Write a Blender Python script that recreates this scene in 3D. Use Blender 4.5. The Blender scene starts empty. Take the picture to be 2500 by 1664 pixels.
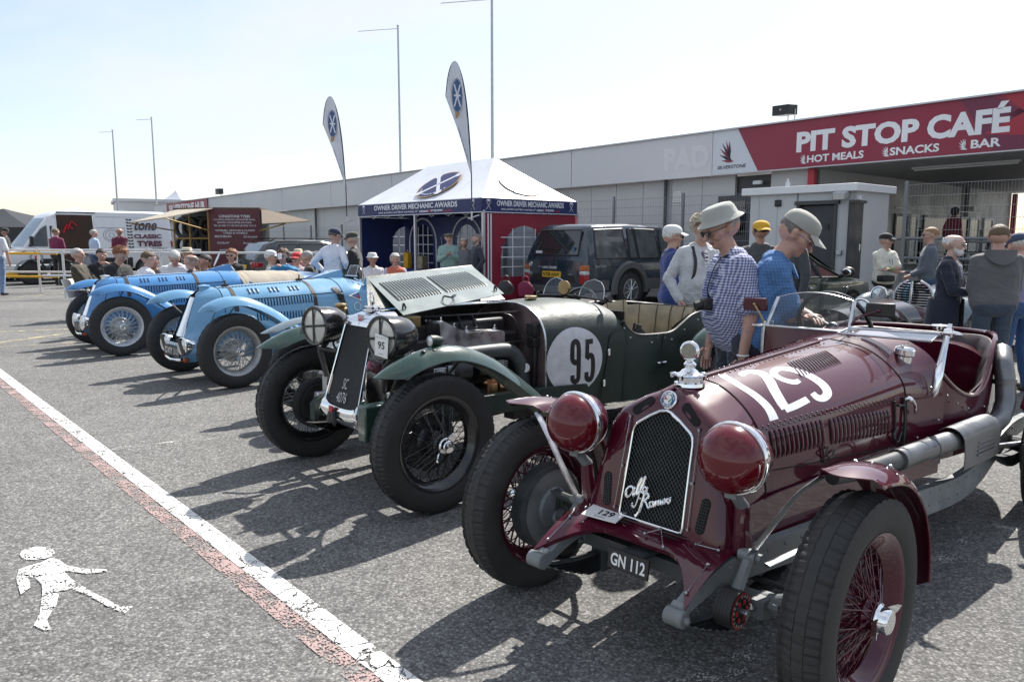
import bpy, bmesh, math, random
import numpy as np
from math import sin, cos, pi, radians, sqrt, atan2
from mathutils import Vector, Matrix

random.seed(7)
sc = bpy.context.scene
COL = sc.collection

# ------------------------------------------------------------------ camera
cam_d = bpy.data.cameras.new('camera')
cam = bpy.data.objects.new('camera', cam_d); COL.objects.link(cam)
cam.location = (0, 0, 1.5)
cam.rotation_euler = (pi / 2 - 0.132877, 0, 0)
cam_d.sensor_fit = 'HORIZONTAL'; cam_d.sensor_width = 36
cam_d.lens = 36 * 1870.5 / 2500
cam_d.clip_end = 3000
sc.camera = cam
# ------------------------------------------------------------------ sky
SUN_AZ, SUN_EL = 60.0, 47.5        # world azimuth the sunlight comes from (deg from +X), elevation
w = bpy.data.worlds.new('World'); sc.world = w; w.use_nodes = True
nt = w.node_tree; N = nt.nodes; L = nt.links; N.clear()
sky = N.new('ShaderNodeTexSky'); sky.sky_type = 'NISHITA'; sky.sun_disc = False
sky.sun_elevation = radians(SUN_EL); sky.sun_rotation = radians(90 - SUN_AZ)
sky.dust_density = 1.0; sky.air_density = 1.0
tc = N.new('ShaderNodeTexCoord'); mp = N.new('ShaderNodeMapping'); mp.inputs['Scale'].default_value = (1, 1, 2.6)
nz = N.new('ShaderNodeTexNoise'); nz.inputs['Scale'].default_value = 2.1; nz.inputs['Detail'].default_value = 9; nz.inputs['Roughness'].default_value = .55
nz.inputs['Distortion'].default_value = .35
rp = N.new('ShaderNodeValToRGB'); rp.color_ramp.elements[0].position = .40; rp.color_ramp.elements[1].position = .66
rp.color_ramp.elements[0].color = (.26, .26, .26, 1); rp.color_ramp.elements[1].color = (.88, .88, .88, 1)
mx = N.new('ShaderNodeMixRGB'); mx.inputs['Color2'].default_value = (4.95, 5.1, 5.3, 1)
bg = N.new('ShaderNodeBackground'); bg.inputs['Strength'].default_value = 0.1
out = N.new('ShaderNodeOutputWorld')
L.new(tc.outputs['Generated'], mp.inputs['Vector']); L.new(mp.outputs['Vector'], nz.inputs['Vector'])
L.new(nz.outputs['Fac'], rp.inputs['Fac']); L.new(rp.outputs['Color'], mx.inputs['Fac'])
L.new(sky.outputs['Color'], mx.inputs['Color1']); L.new(mx.outputs['Color'], bg.inputs['Color'])
L.new(bg.outputs['Background'], out.inputs['Surface'])
# ------------------------------------------------------------------ sun
sd = bpy.data.lights.new('sun', 'SUN'); sd.energy = 4.2; sd.angle = radians(.6); sd.color = (1, .955, .89)
sun = bpy.data.objects.new('sun', sd); COL.objects.link(sun)
a, e = radians(SUN_AZ), radians(SUN_EL)
sun.rotation_euler = Vector((cos(a) * cos(e), sin(a) * cos(e), sin(e))).to_track_quat('Z', 'Y').to_euler()
sc.view_settings.view_transform = 'Standard'; sc.view_settings.look = 'None'
sc.view_settings.exposure = 0.93; sc.view_settings.gamma = 1; sc.view_settings.use_curve_mapping = False
sc.cycles.max_bounces = 6; sc.cycles.transparent_max_bounces = 16
sc.cycles.caustics_reflective = False; sc.cycles.caustics_refractive = False

# ------------------------------------------------------------------ materials
M = {}
def mat(name, col, rough=.5, metal=0., coat=0., n=0., ns=8., bump=0., bs=60., spec=.5, rn=.12, n2=None, n2s=None, trans=0., alpha=1., emit=None, sheen=0.):
    if name in M: return M[name]
    m = bpy.data.materials.new(name); m.use_nodes = True; M[name] = m
    t = m.node_tree; p = t.nodes['Principled BSDF']
    p.inputs['Base Color'].default_value = (*col, 1); p.inputs['Roughness'].default_value = rough
    p.inputs['Metallic'].default_value = metal; p.inputs['Coat Weight'].default_value = coat
    p.inputs['Coat Roughness'].default_value = .04
    p.inputs['Specular IOR Level'].default_value = spec; p.inputs['Transmission Weight'].default_value = trans
    p.inputs['Sheen Weight'].default_value = sheen
    p.inputs['Alpha'].default_value = alpha
    if emit: p.inputs['Emission Color'].default_value = (*emit[:3], 1); p.inputs['Emission Strength'].default_value = emit[3]
    co = t.nodes.new('ShaderNodeTexCoord')
    if n > 0:
        z = t.nodes.new('ShaderNodeTexNoise'); z.inputs['Scale'].default_value = ns; z.inputs['Detail'].default_value = 6
        t.links.new(co.outputs['Object'], z.inputs['Vector'])
        r = t.nodes.new('ShaderNodeMapRange'); r.inputs['From Min'].default_value = .3; r.inputs['From Max'].default_value = .7
        t.links.new(z.outputs['Fac'], r.inputs['Value'])
        mxx = t.nodes.new('ShaderNodeMixRGB')
        c2 = n2 if n2 else tuple(min(1, c * (1 + n)) for c in col); c1 = col if n2 else tuple(c * (1 - n) for c in col)
        mxx.inputs['Color1'].default_value = (*c1, 1); mxx.inputs['Color2'].default_value = (*c2, 1)
        t.links.new(r.outputs['Result'], mxx.inputs['Fac']); t.links.new(mxx.outputs['Color'], p.inputs['Base Color'])
        r2 = t.nodes.new('ShaderNodeMapRange'); r2.inputs['From Min'].default_value = .3; r2.inputs['From Max'].default_value = .7
        r2.inputs['To Min'].default_value = max(.02, rough - rn); r2.inputs['To Max'].default_value = min(1, rough + rn)
        t.links.new(z.outputs['Fac'], r2.inputs['Value']); t.links.new(r2.outputs['Result'], p.inputs['Roughness'])
    if bump > 0:
        z2 = t.nodes.new('ShaderNodeTexNoise'); z2.inputs['Scale'].default_value = bs; z2.inputs['Detail'].default_value = 4
        b = t.nodes.new('ShaderNodeBump'); b.inputs['Strength'].default_value = bump; b.inputs['Distance'].default_value = .01
        t.links.new(co.outputs['Object'], z2.inputs['Vector']); t.links.new(z2.outputs['Fac'], b.inputs['Height'])
        t.links.new(b.outputs['Normal'], p.inputs['Normal'])
    return m

def glassmat(name, tint=(.9, .95, .95), tr=.8, gloss=.03):
    """thin sheet of glass: fresnel reflection over a tinted clear sheet"""
    m = bpy.data.materials.new(name); m.use_nodes = True; M[name] = m
    t = m.node_tree; t.nodes.clear(); o = t.nodes.new('ShaderNodeOutputMaterial')
    tp = t.nodes.new('ShaderNodeBsdfTransparent'); tp.inputs['Color'].default_value = (*[c * tr for c in tint], 1)
    g = t.nodes.new('ShaderNodeBsdfGlossy'); g.inputs['Roughness'].default_value = gloss
    g.inputs['Color'].default_value = (.95, .97, 1, 1)
    f = t.nodes.new('ShaderNodeFresnel'); ge = t.nodes.new('ShaderNodeNewGeometry'); ma = t.nodes.new('ShaderNodeMath'); ma.operation = 'MULTIPLY_ADD'
    ma.inputs[1].default_value = 1 / 1.5 - 1.5; ma.inputs[2].default_value = 1.5   # a sheet has no inside: same mirror from both faces
    t.links.new(ge.outputs['Backfacing'], ma.inputs[0]); t.links.new(ma.outputs[0], f.inputs['IOR'])
    x = t.nodes.new('ShaderNodeMixShader')
    t.links.new(f.outputs['Fac'], x.inputs['Fac']); t.links.new(tp.outputs[0], x.inputs[1]); t.links.new(g.outputs[0], x.inputs[2])
    t.links.new(x.outputs[0], o.inputs['Surface'])
    return m

def checkmat(name, c1, c2, k=70., duty=.5, rough=.85, mix=.5):
    """woven gingham check in object space"""
    m = bpy.data.materials.new(name); m.use_nodes = True; M[name] = m
    t = m.node_tree; p = t.nodes['Principled BSDF']; p.inputs['Roughness'].default_value = rough
    co = t.nodes.new('ShaderNodeTexCoord'); s = t.nodes.new('ShaderNodeSeparateXYZ'); t.links.new(co.outputs['Object'], s.inputs[0])
    def mth(op, a, b=None):
        q = t.nodes.new('ShaderNodeMath'); q.operation = op
        for i, v in enumerate((a, b)):
            if v is None: continue
            if isinstance(v, (int, float)): q.inputs[i].default_value = v
            else: t.links.new(v, q.inputs[i])
        return q.outputs[0]
    h = mth('ADD', s.outputs[0], mth('MULTIPLY', s.outputs[2], .22))
    a = mth('GREATER_THAN', mth('FRACT', mth('MULTIPLY', h, k)), duty)
    b = mth('GREATER_THAN', mth('FRACT', mth('MULTIPLY', s.outputs[2], k)), duty)
    f = mth('MULTIPLY', mth('ADD', a, b), .5)
    mxx = t.nodes.new('ShaderNodeMixRGB'); mxx.inputs[1].default_value = (*c1, 1); mxx.inputs[2].default_value = (*c2, 1)
    t.links.new(f, mxx.inputs[0]); t.links.new(mxx.outputs[0], p.inputs['Base Color'])
    z2 = t.nodes.new('ShaderNodeTexNoise'); z2.inputs['Scale'].default_value = 11; z2.inputs['Detail'].default_value = 4
    bb = t.nodes.new('ShaderNodeBump'); bb.inputs['Strength'].default_value = .7; bb.inputs['Distance'].default_value = .03
    t.links.new(co.outputs['Object'], z2.inputs['Vector']); t.links.new(z2.outputs['Fac'], bb.inputs['Height'])
    t.links.new(bb.outputs['Normal'], p.inputs['Normal'])
    return m

# ------------------------------------------------------------------ geometry helpers
FLIP = [False]; EF = [False]; OFF = [0., 0., 0.]
def cr(pts, m):
    """Catmull-Rom resample of an (n,k) polyline to m points"""
    P = np.asarray(pts, float); n = len(P)
    if n == 2: return P[0] + np.linspace(0, 1, m)[:, None] * (P[1] - P[0])
    E = np.vstack([2 * P[0] - P[1], P, 2 * P[-1] - P[-2]])
    t = np.linspace(0, n - 1 - 1e-9, m); i = t.astype(int); u = (t - i)[:, None]
    a, b, c, d = E[i], E[i + 1], E[i + 2], E[i + 3]
    return .5 * (2 * b + (c - a) * u + (2 * a - 5 * b + 4 * c - d) * u * u + (3 * b - a - 3 * c + d) * u ** 3)
def frame(d):
    d = Vector(d).normalized(); up = Vector((0, 0, 1)) if abs(d.z) < .95 else Vector((1, 0, 0))
    s = d.cross(up).normalized(); return s, s.cross(d).normalized(), d
class MB:
    def __init__(s): s.v = []; s.f = []; s.mi = []
    def add(s, v, f, mi=0):
        o = len(s.v); s.v += [tuple(map(float, p)) for p in v]; s.f += [tuple(i + o for i in q) for q in f]; s.mi += [mi] * len(f); return s
    def box(s, c, size, rz=0., rot=None, mi=0):
        x, y, z = [k / 2 for k in size]
        R = rot if rot is not None else Matrix.Rotation(rz, 3, 'Z')
        v = [Vector(c) + R @ Vector((a * x, b * y, d * z)) for a in (-1, 1) for b in (-1, 1) for d in (-1, 1)]
        return s.add(v, [(0, 1, 3, 2), (4, 6, 7, 5), (0, 4, 5, 1), (2, 3, 7, 6), (0, 2, 6, 4), (1, 5, 7, 3)], mi)
    def grid(s, rows, cu=False, cv=False, mi=0):
        """rows: list of equal-length point lists; cu closes each row, cv closes the stack"""
        n = len(rows); m = len(rows[0]); v = [p for r in rows for p in r]; f = []
        for i in range(n if cv else n - 1):
            for j in range(m if cu else m - 1):
                f.append((i * m + j, i * m + (j + 1) % m, ((i + 1) % n) * m + (j + 1) % m, ((i + 1) % n) * m + j))
        return s.add(v, f, mi)
    def ngon(s, pts, mi=0): return s.add(pts, [tuple(range(len(pts)))], mi)
    def tube(s, pts, r, n=8, cap=True, smooth=0, mi=0, sq=None):
        P = np.asarray(pts, float)
        if smooth: P = cr(P, smooth)
        k = len(P); R = np.interp(np.linspace(0, 1, k), np.linspace(0, 1, len(r)), r) if hasattr(r, '__len__') else [r] * k
        rows = []; side = None
        for i in range(k):
            d = Vector(P[min(i + 1, k - 1)] - P[max(i - 1, 0)]).normalized()
            if side is None: side, up, _ = frame(d)
            else:
                side = (side - d * side.dot(d)).normalized(); up = side.cross(d).normalized()
            a2 = sq if sq else 1
            rows.append([Vector(P[i]) + float(R[i]) * (cos(2 * pi * j / n) * side + a2 * sin(2 * pi * j / n) * up) for j in range(n)])
        s.grid(rows, cu=True, mi=mi)
        if cap: s.ngon(rows[0][::-1], mi); s.ngon(rows[-1], mi)
        return s
    def lathe(s, prof, c=(0, 0, 0), ax=(0, 0, 1), n=24, mi=0, cap=True, a0=0, a1=2 * pi, xs=None):
        sd, up, d = xs if xs else frame(ax); full = abs(a1 - a0 - 2 * pi) < 1e-6; c = Vector(c); m = n if full else n + 1
        rows = [[c + d * h + r * (cos(a0 + (a1 - a0) * j / n) * sd + sin(a0 + (a1 - a0) * j / n) * up) for j in range(m)] for h, r in prof]
        s.grid(rows, cu=full, mi=mi)
        if cap and full:
            if prof[0][1] > 1e-5: s.ngon(rows[0][::-1], mi)
            if prof[-1][1] > 1e-5: s.ngon(rows[-1], mi)
        return s
    def cyl(s, a, b, r, n=12, r2=None, mi=0, cap=True):
        return s.tube([a, b], [r, r if r2 is None else r2], n, mi=mi, cap=cap)
    def ell(s, c, r, n=12, m=8, mi=0, R=None):
        r = r if hasattr(r, '__len__') else (r,) * 3; rows = []
        for i in range(m + 1):
            t = -pi / 2 + pi * i / m; k = max(cos(t), 1e-3)
            row = [Vector((r[0] * k * cos(2 * pi * j / n), r[1] * k * sin(2 * pi * j / n), r[2] * sin(t))) for j in range(n)]
            rows.append([Vector(c) + (R @ p if R is not None else p) for p in row])
        return s.grid(rows, cu=True, mi=mi)
    def prism(s, poly, vec, mi=0):
        a = [Vector(p) for p in poly]; b = [p + Vector(vec) for p in a]; n = len(a)
        s.ngon(a[::-1], mi); s.ngon(b, mi)
        return s.add(a + b, [(i, (i + 1) % n, n + (i + 1) % n, n + i) for i in range(n)], mi)
    def sheet(s, rows, t, cu=False, mi=0):
        """thick sheet from a grid of points: t along vertex normals"""
        P = np.array([[tuple(p) for p in r] for r in rows], float)
        du = np.gradient(P, axis=1); dv = np.gradient(P, axis=0)
        if cu:
            du = (np.roll(P, -1, 1) - np.roll(P, 1, 1))
        nn = np.cross(du, dv); nn /= np.linalg.norm(nn, axis=2, keepdims=True) + 1e-12
        Q = P - nn * t; a, b = P.tolist(), Q.tolist()
        s.grid(a, cu=cu, mi=mi); s.grid([r[::-1] for r in b], cu=cu, mi=mi)
        s.grid([b[0], a[0]], cu=cu, mi=mi); s.grid([a[-1], b[-1]], cu=cu, mi=mi)
        if not cu:
            s.grid([[r[0] for r in a], [r[0] for r in b]], mi=mi); s.grid([[r[-1] for r in b], [r[-1] for r in a]], mi=mi)
        return s
    def build(s, name, mats, parent=None, smooth=True, ang=35, loc=None, rz=None, bevel=0, flip=None, label=None, kind=None, sub=0, recalc=False):
        me = bpy.data.meshes.new(name); fl = FLIP[0] if flip is None else flip
        ox, oy, oz = OFF; v = [(x - ox, y - oy, z - oz) for x, y, z in s.v] if EF[0] else s.v
        if fl: v = [(x, -y, z) for x, y, z in v]
        f = [q[::-1] for q in s.f] if fl else s.f
        me.from_pydata(v, [], f)
        for m in (mats if isinstance(mats, (list, tuple)) else [mats]): me.materials.append(m if not isinstance(m, str) else M[m])
        if any(s.mi): me.polygons.foreach_set('material_index', s.mi)
        if recalc:
            bm = bmesh.new(); bm.from_mesh(me); bmesh.ops.remove_doubles(bm, verts=bm.verts, dist=1e-5); bmesh.ops.recalc_face_normals(bm, faces=bm.faces); bm.to_mesh(me); bm.free()
        if smooth:
            me.shade_smooth(); me.set_sharp_from_angle(angle=radians(ang))
        me.update()
        o = bpy.data.objects.new(name, me); COL.objects.link(o)
        if parent is not None: o.parent = parent
        if loc is not None: o.location = loc
        if rz is not None: o.rotation_euler = (0, 0, rz)
        if EF[0] and parent is None: o.location = W3(*OFF); o.rotation_euler = (0, 0, TH)
        if bevel:
            b = o.modifiers.new('bevel', 'BEVEL'); b.width = bevel; b.segments = 2; b.limit_method = 'ANGLE'
        if sub:
            b = o.modifiers.new('sub', 'SUBSURF'); b.levels = sub; b.render_levels = sub
        if label: o['label'] = label
        if kind: o['kind'] = kind
        return o
def tag(o, label=None, cat=None, group=None, kind=None):
    for k, v in (('label', label), ('category', cat), ('group', group), ('kind', kind)):
        if v: o[k] = v
    return o
def thing(name, label, cat, loc=(0, 0, 0), rz=0, group=None):
    o = bpy.data.objects.new(name, None); COL.objects.link(o); o.location = loc; o.rotation_euler = (0, 0, rz); o.empty_display_size = .2
    return tag(o, label, cat, group)
def copy_tree(o, parent=None):
    c = o.copy(); COL.objects.link(c)
    if parent is not None: c.parent = parent
    for ch in list(o.children): copy_tree(ch, c)
    return c
_tx = {}
def text2d(s, bold=0., shear=0., res=3):
    """flat lettering outline from the built-in font: (verts (n,2), faces), cap height about .7"""
    k = (s, bold, shear)
    if k not in _tx:
        cu = bpy.data.curves.new('t', 'FONT'); cu.body = s; cu.offset = bold; cu.shear = shear; cu.resolution_u = res
        ob = bpy.data.objects.new('t', cu); COL.objects.link(ob)
        me = bpy.data.meshes.new_from_object(ob.evaluated_get(bpy.context.evaluated_depsgraph_get()))
        v = np.array([tuple(q.co) for q in me.vertices])[:, :2]; f = [tuple(p.vertices) for p in me.polygons]
        bpy.data.objects.remove(ob); bpy.data.curves.remove(cu); bpy.data.meshes.remove(me)
        _tx[k] = (v, f)
    return _tx[k]
def text(mb, s, o, U, V, w=None, h=None, bold=0., shear=0., d=.002, mi=0, center=True, fn=None):
    """lettering fitted to width w / height h in the plane (U,V) at centre o, raised by d"""
    v, f = text2d(s, bold, shear); a = v.min(0); b = v.max(0); S = (b - a)
    if w is None: w = S[0] * h / S[1]
    if h is None: h = S[1] * w / S[0]
    q = (v - (a + b) / 2) / S * np.array([w, h])
    if not center: q[:, 0] += w / 2
    if fn: P = [fn(x, y) for x, y in q]
    else:
        U = Vector(U).normalized(); V = Vector(V).normalized(); Nn = U.cross(V)
        P = [Vector(o) + U * x + V * y + Nn * d for x, y in q]
    mb.add(P, f, mi); return w, h
def disc_pts(c, U, V, r, n=24, r2=None):
    U = Vector(U); V = Vector(V); return [Vector(c) + U * (r * cos(2 * pi * i / n)) + V * ((r2 or r) * sin(2 * pi * i / n)) for i in range(n)]

# building / car park axes: E1 runs along the white line, E2 square to it towards the building
TH = radians(131.65); E1 = Vector((cos(TH), sin(TH), 0)); E2 = Vector((sin(TH), -cos(TH), 0))
Z = Vector((0, 0, 1))

def W3(e1, e2, z=0.): return E1 * e1 + E2 * e2 + Z * z
def ebase(name, label, cat, e1, e2, z=0., group=None):
    """thing modelled in car-park space (along the line, towards the building, up); its base sits at (e1,e2,z)"""
    FLIP[0] = EF[0] = True; OFF[:] = [e1, e2, z]
    return thing(name, label, cat, W3(e1, e2, z), TH, group)
def eset(e1, e2, z=0.): FLIP[0] = EF[0] = True; OFF[:] = [e1, e2, z]
def eoff(): FLIP[0] = EF[0] = False; OFF[:] = [0., 0., 0.]
# ------------------------------------------------------------------ ground
def groundmat():
    m = bpy.data.materials.new('asphalt'); m.use_nodes = True; M['asphalt'] = m
    t = m.node_tree; p = t.nodes['Principled BSDF']; nd = t.nodes; lk = t.links
    co = nd.new('ShaderNodeTexCoord')
    def noise(s, d=5, r=.6):
        z = nd.new('ShaderNodeTexNoise'); z.inputs['Scale'].default_value = s; z.inputs['Detail'].default_value = d; z.inputs['Roughness'].default_value = r
        lk.new(co.outputs['Object'], z.inputs['Vector']); return z.outputs['Fac']
    def vor(s):
        z = nd.new('ShaderNodeTexVoronoi'); z.inputs['Scale'].default_value = s; lk.new(co.outputs['Object'], z.inputs['Vector']); return z
    def ramp(x, els):
        r = nd.new('ShaderNodeValToRGB'); lk.new(x, r.inputs[0]); e = r.color_ramp.elements
        while len(e) < len(els): e.new(.5)
        for i, (ps, c) in enumerate(els): e[i].position = ps; e[i].color = (*c, 1) if len(c) == 3 else c
        return r.outputs[0]
    def mul(a, b, k=1., op='MULTIPLY'):
        x = nd.new('ShaderNodeMixRGB'); x.blend_type = op; x.inputs[0].default_value = k; lk.new(a, x.inputs[1]); lk.new(b, x.inputs[2]); return x.outputs[0]
    v = vor(95.); v2 = vor(210.)
    sep = nd.new('ShaderNodeSeparateColor'); lk.new(v.outputs['Color'], sep.inputs[0])
    stones = ramp(sep.outputs[0], [(0, (.12, .1185, .116)), (.45, (.178, .1755, .171)), (.8, (.245, .2415, .235)), (1, (.35, .345, .335))])
    gap = ramp(v.outputs['Distance'], [(.25, (1, 1, 1)), (.75, (.58, .58, .585))])
    c = mul(stones, gap)
    c = mul(c, ramp(noise(.55, 6, .65), [(.3, (.80, .80, .81)), (.7, (1.16, 1.15, 1.12))]))
    c = mul(c, ramp(noise(7., 5, .6), [(.3, (.84, .84, .84)), (.7, (1.12, 1.12, 1.12))]))
    c = mul(c, ramp(noise(30., 3, .7), [(.3, (.8, .8, .8)), (.7, (1.2, 1.2, 1.2))]))
    # oil drips: small dark stains
    vs = vor(.55); st = ramp(vs.outputs['Distance'], [(.02, (.55, .55, .55)), (.09, (1, 1, 1))]); c = mul(c, st, .8)
    lk.new(c, p.inputs['Base Color']); p.inputs['Roughness'].default_value = .88; p.inputs['Specular IOR Level'].default_value = .35
    b = nd.new('ShaderNodeBump'); b.inputs['Strength'].default_value = .55; b.inputs['Distance'].default_value = .005; b.invert = True
    lk.new(v.outputs['Distance'], b.inputs['Height'])
    lk.new(b.outputs[0], p.inputs['Normal'])
    return m
def paintmat(name, col, wear=.5, crack=0., scale=9.):
    """road paint: worn through to the stones (transparent where worn), optional crazing"""
    m = bpy.data.materials.new(name); m.use_nodes = True; M[name] = m
    t = m.node_tree; nd = t.nodes; lk = t.links; p = nd['Principled BSDF']; p.inputs['Roughness'].default_value = .75
    co = nd.new('ShaderNodeTexCoord')
    def tex(kind, s, **k):
        z = nd.new(kind); z.inputs['Scale'].default_value = s
        if kind == 'ShaderNodeTexVoronoi' and k.get('edge'): z.feature = 'DISTANCE_TO_EDGE'
        if kind == 'ShaderNodeTexNoise': z.inputs['Detail'].default_value = 6; z.inputs['Roughness'].default_value = .65
        if k.get('warp') is not None: lk.new(k['warp'], z.inputs['Vector'])
        else: lk.new(co.outputs['Object'], z.inputs['Vector'])
        return z
    def mr(x, a, b, c=0., d=1.):
        r = nd.new('ShaderNodeMapRange'); lk.new(x, r.inputs[0]); r.inputs[1].default_value = a; r.inputs[2].default_value = b; r.inputs[3].default_value = c; r.inputs[4].default_value = d; return r.outputs[0]
    def mth(op, a, b):
        q = nd.new('ShaderNodeMath'); q.operation = op
        for i, x in enumerate((a, b)):
            if isinstance(x, (int, float)): q.inputs[i].default_value = x
            else: lk.new(x, q.inputs[i])
        return q.outputs[0]
    fine = tex('ShaderNodeTexVoronoi', 95.); big = tex('ShaderNodeTexNoise', scale)
    g = mth('ADD', mth('MULTIPLY', fine.outputs['Distance'], .45), big.outputs['Fac'])   # pits between stones wear first
    a = mr(g, 1.02 - wear * .5, .94 - wear * .5)
    if crack:
        wn = tex('ShaderNodeTexNoise', 5.); ad = nd.new('ShaderNodeMixRGB'); ad.blend_type = 'ADD'; ad.inputs[0].default_value = .16
        lk.new(co.outputs['Object'], ad.inputs[1]); lk.new(wn.outputs['Color'], ad.inputs[2])
        v = tex('ShaderNodeTexVoronoi', crack, edge=True, warp=ad.outputs[0])
        wd = mr(tex('ShaderNodeTexNoise', 3.).outputs['Fac'], .35, .65, .008, .05)
        a = mth('MULTIPLY', a, mth('GREATER_THAN', v.outputs['Distance'], wd))
    lk.new(a, p.inputs['Alpha'])
    cc = nd.new('ShaderNodeMixRGB'); lk.new(big.outputs['Fac'], cc.inputs[0]); cc.inputs[1].default_value = (*[x * .82 for x in col], 1); cc.inputs[2].default_value = (*col, 1)
    lk.new(cc.outputs[0], p.inputs['Base Color'])
    b = nd.new('ShaderNodeBump'); b.inputs['Strength'].default_value = .5; b.inputs['Distance'].default_value = .004; b.invert = True
    lk.new(fine.outputs['Distance'], b.inputs['Height']); lk.new(b.outputs[0], p.inputs['Normal'])
    return m
groundmat()
paintmat('line_white', (.76, .755, .735), .16, 9.5, 9.)
paintmat('line_red', (.40, .285, .268), .50, 0, 7.)
paintmat('logo_white', (.78, .78, .76), .37, 0, 14.)
paintmat('faded_white', (.62, .61, .58), .78, 0, 8.)
paintmat('faded_yellow', (.62, .55, .30), .55, 0, 4.)
g = MB(); g.add([(-900, -60, 0), (900, -60, 0), (900, 1500, 0), (-900, 1500, 0)], [(0, 1, 2, 3)])
g.build('ground', 'asphalt', kind='structure')
def strip(name, a, b, w, m, z, off=0., label=None):
    a = Vector(a); b = Vector(b); d = (b - a).normalized(); n = Vector((-d.y, d.x, 0)); a = a + n * off; b = b + n * off
    k = MB(); k.add([a - n * w / 2 + Z * z, b - n * w / 2 + Z * z, b + n * w / 2 + Z * z, a + n * w / 2 + Z * z], [(3, 2, 1, 0)] if False else [(0, 1, 2, 3)])
    return k.build(name, m, kind='structure')
L0 = Vector((-1.565, 3.777, 0))
strip('white_line', L0 - E1 * 5, L0 + E1 * 60, .098, 'line_white', .006)
strip('red_line', L0 - E1 * 5, L0 + E1 * 14, .085, 'line_red', .004, .0915)
def gseg(name, a, b, w, m, z=.005):
    return strip(name, (*a, 0), (*b, 0), w, m, z)
# walking-man pictogram and worn lines painted on the tarmac
def paint(name, polys, m, z=.006):
    k = MB()
    for p in polys:
        ar = sum(p[i][0] * p[(i + 1) % len(p)][1] - p[(i + 1) % len(p)][0] * p[i][1] for i in range(len(p)))
        k.ngon([(x, y, z) for x, y in (p if ar > 0 else p[::-1])])
    return k.build(name, m, smooth=False, kind='structure')
head = [(-2.369, 3.534), (-2.355, 3.575), (-2.325, 3.587), (-2.27, 3.582), (-2.23, 3.555), (-2.195, 3.51), (-2.185, 3.473), (-2.205, 3.445), (-2.243, 3.433), (-2.285, 3.435), (-2.313, 3.453), (-2.35, 3.49)]
man = [(-2.182, 3.453), (-2.129, 3.433), (-2.049, 3.366), (-1.97, 3.338), (-1.853, 3.328), (-1.833, 3.305), (-1.916, 3.283), (-2.009, 3.31), (-2.033, 3.31), (-1.965, 3.238), (-1.83, 3.128), (-1.713, 3.047), (-1.608, 2.971), (-1.556, 2.974), (-1.559, 2.915), (-1.636, 2.956), (-1.803, 3.079), (-1.89, 3.128), (-1.937, 3.111), (-1.878, 2.986), (-1.843, 2.863), (-1.784, 2.788), (-1.804, 2.781), (-1.865, 2.815), (-1.901, 2.912), (-2.001, 3.095), (-2.055, 3.178), (-2.119, 3.238), (-2.158, 3.251), (-2.084, 3.144), (-2.084, 3.079), (-2.199, 3.229), (-2.25, 3.328), (-2.224, 3.375), (-2.193, 3.404)]
paint('walking_man_marking', [head, man], 'logo_white')
for a, b, wd, m in (((-9.6, 11.74), (-7.2, 12.8), .09, 'faded_yellow'), ((-7.6, 10.5), (-6.9, 12.7), .12, 'faded_yellow'), ((-7.6, 10.29), (-5.6, 11.49), .09, 'faded_yellow'),
                    ((-15.5, 20.04), (-11.0, 22.95), .12, 'faded_white'), ((-12.73, 19.45), (-12.3, 22.4), .10, 'faded_yellow'), ((-15.4, 17.0), (-10.8, 20.15), .14, 'faded_white'),
                    ((-15.9, 21.95), (-12.5, 23.5), .10, 'faded_white'), ((1.75, 3.26), (3.6, 4.56), .12, 'faded_white'), ((.2, 2.15), (1.15, 2.8), .12, 'faded_white'), ((-2.9, 5.34), (-1.9, 5.83), .07, 'faded_white')):
    gseg('parking_line', a, b, wd, m)

# ------------------------------------------------------------------ shared vehicle materials
mat('rubber', (.018, .018, .019), .62, n=.25, ns=14, bump=.25, bs=90)
mat('rubber_dusty', (.027, .0265, .026), .7, n=.35, ns=9, bump=.3, bs=110)
mat('chrome', (.83, .84, .86), .07, 1., n=.06, ns=30, rn=.04)
mat('alloy', (.62, .63, .65), .33, 1., n=.15, ns=12)
mat('steel', (.42, .43, .45), .38, 1., n=.2, ns=16)
mat('brass', (.34, .245, .13), .36, 1., n=.2, ns=15)
mat('copper', (.55, .32, .18), .35, 1., n=.2, ns=15)
mat('iron_black', (.018, .018, .019), .45, n=.3, ns=20)
mat('frame_grey', (.17, .185, .19), .42, n=.22, ns=9, bump=.05, bs=40)
mat('frame_dark', (.055, .06, .062), .48, n=.35, ns=11)
mat('crimson', (.066, .0034, .0145), .4, coat=1., n=.12, ns=5, rn=.05, spec=.1)
mat('crimson_hood', (.066, .0034, .0145), .42, coat=1., n=.10, ns=4, rn=.06, spec=.1)
mat('black_gloss', (.012, .012, .013), .18, coat=.6)
mat('black_satin', (.016, .016, .017), .45, n=.2, ns=12)
mat('void_black', (.006, .006, .006), .9)
mat('white_vinyl', (.80, .80, .81), .38, n=.04, ns=6)
mat('white_plain', (.78, .78, .77), .55)
mat('leather_dark', (.035, .018, .017), .48, n=.3, ns=14, bump=.12, bs=120)
mat('leather_tan', (.28, .235, .15), .5, n=.25, ns=9, bump=.15, bs=80)
mat('badge_blue', (.03, .09, .22), .25)
mat('badge_green', (.05, .25, .12), .3)
mat('badge_red', (.45, .02, .03), .3)
mat('lamp_cover', (.105, .0022, .0075), .25, coat=1., spec=.1)
mat('exhaust', (.20, .205, .215), .42, .75, n=.28, ns=6)
glassmat('glass_clear', (.93, .96, .95), .86)
glassmat('glass_smoke', (.35, .4, .4), .45)
M['mirror'] = mat('mirror', (.9, .9, .9), .02, 1.)
mat('lens', (.62, .66, .68), .09, .55, n=.2, ns=40)

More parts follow.
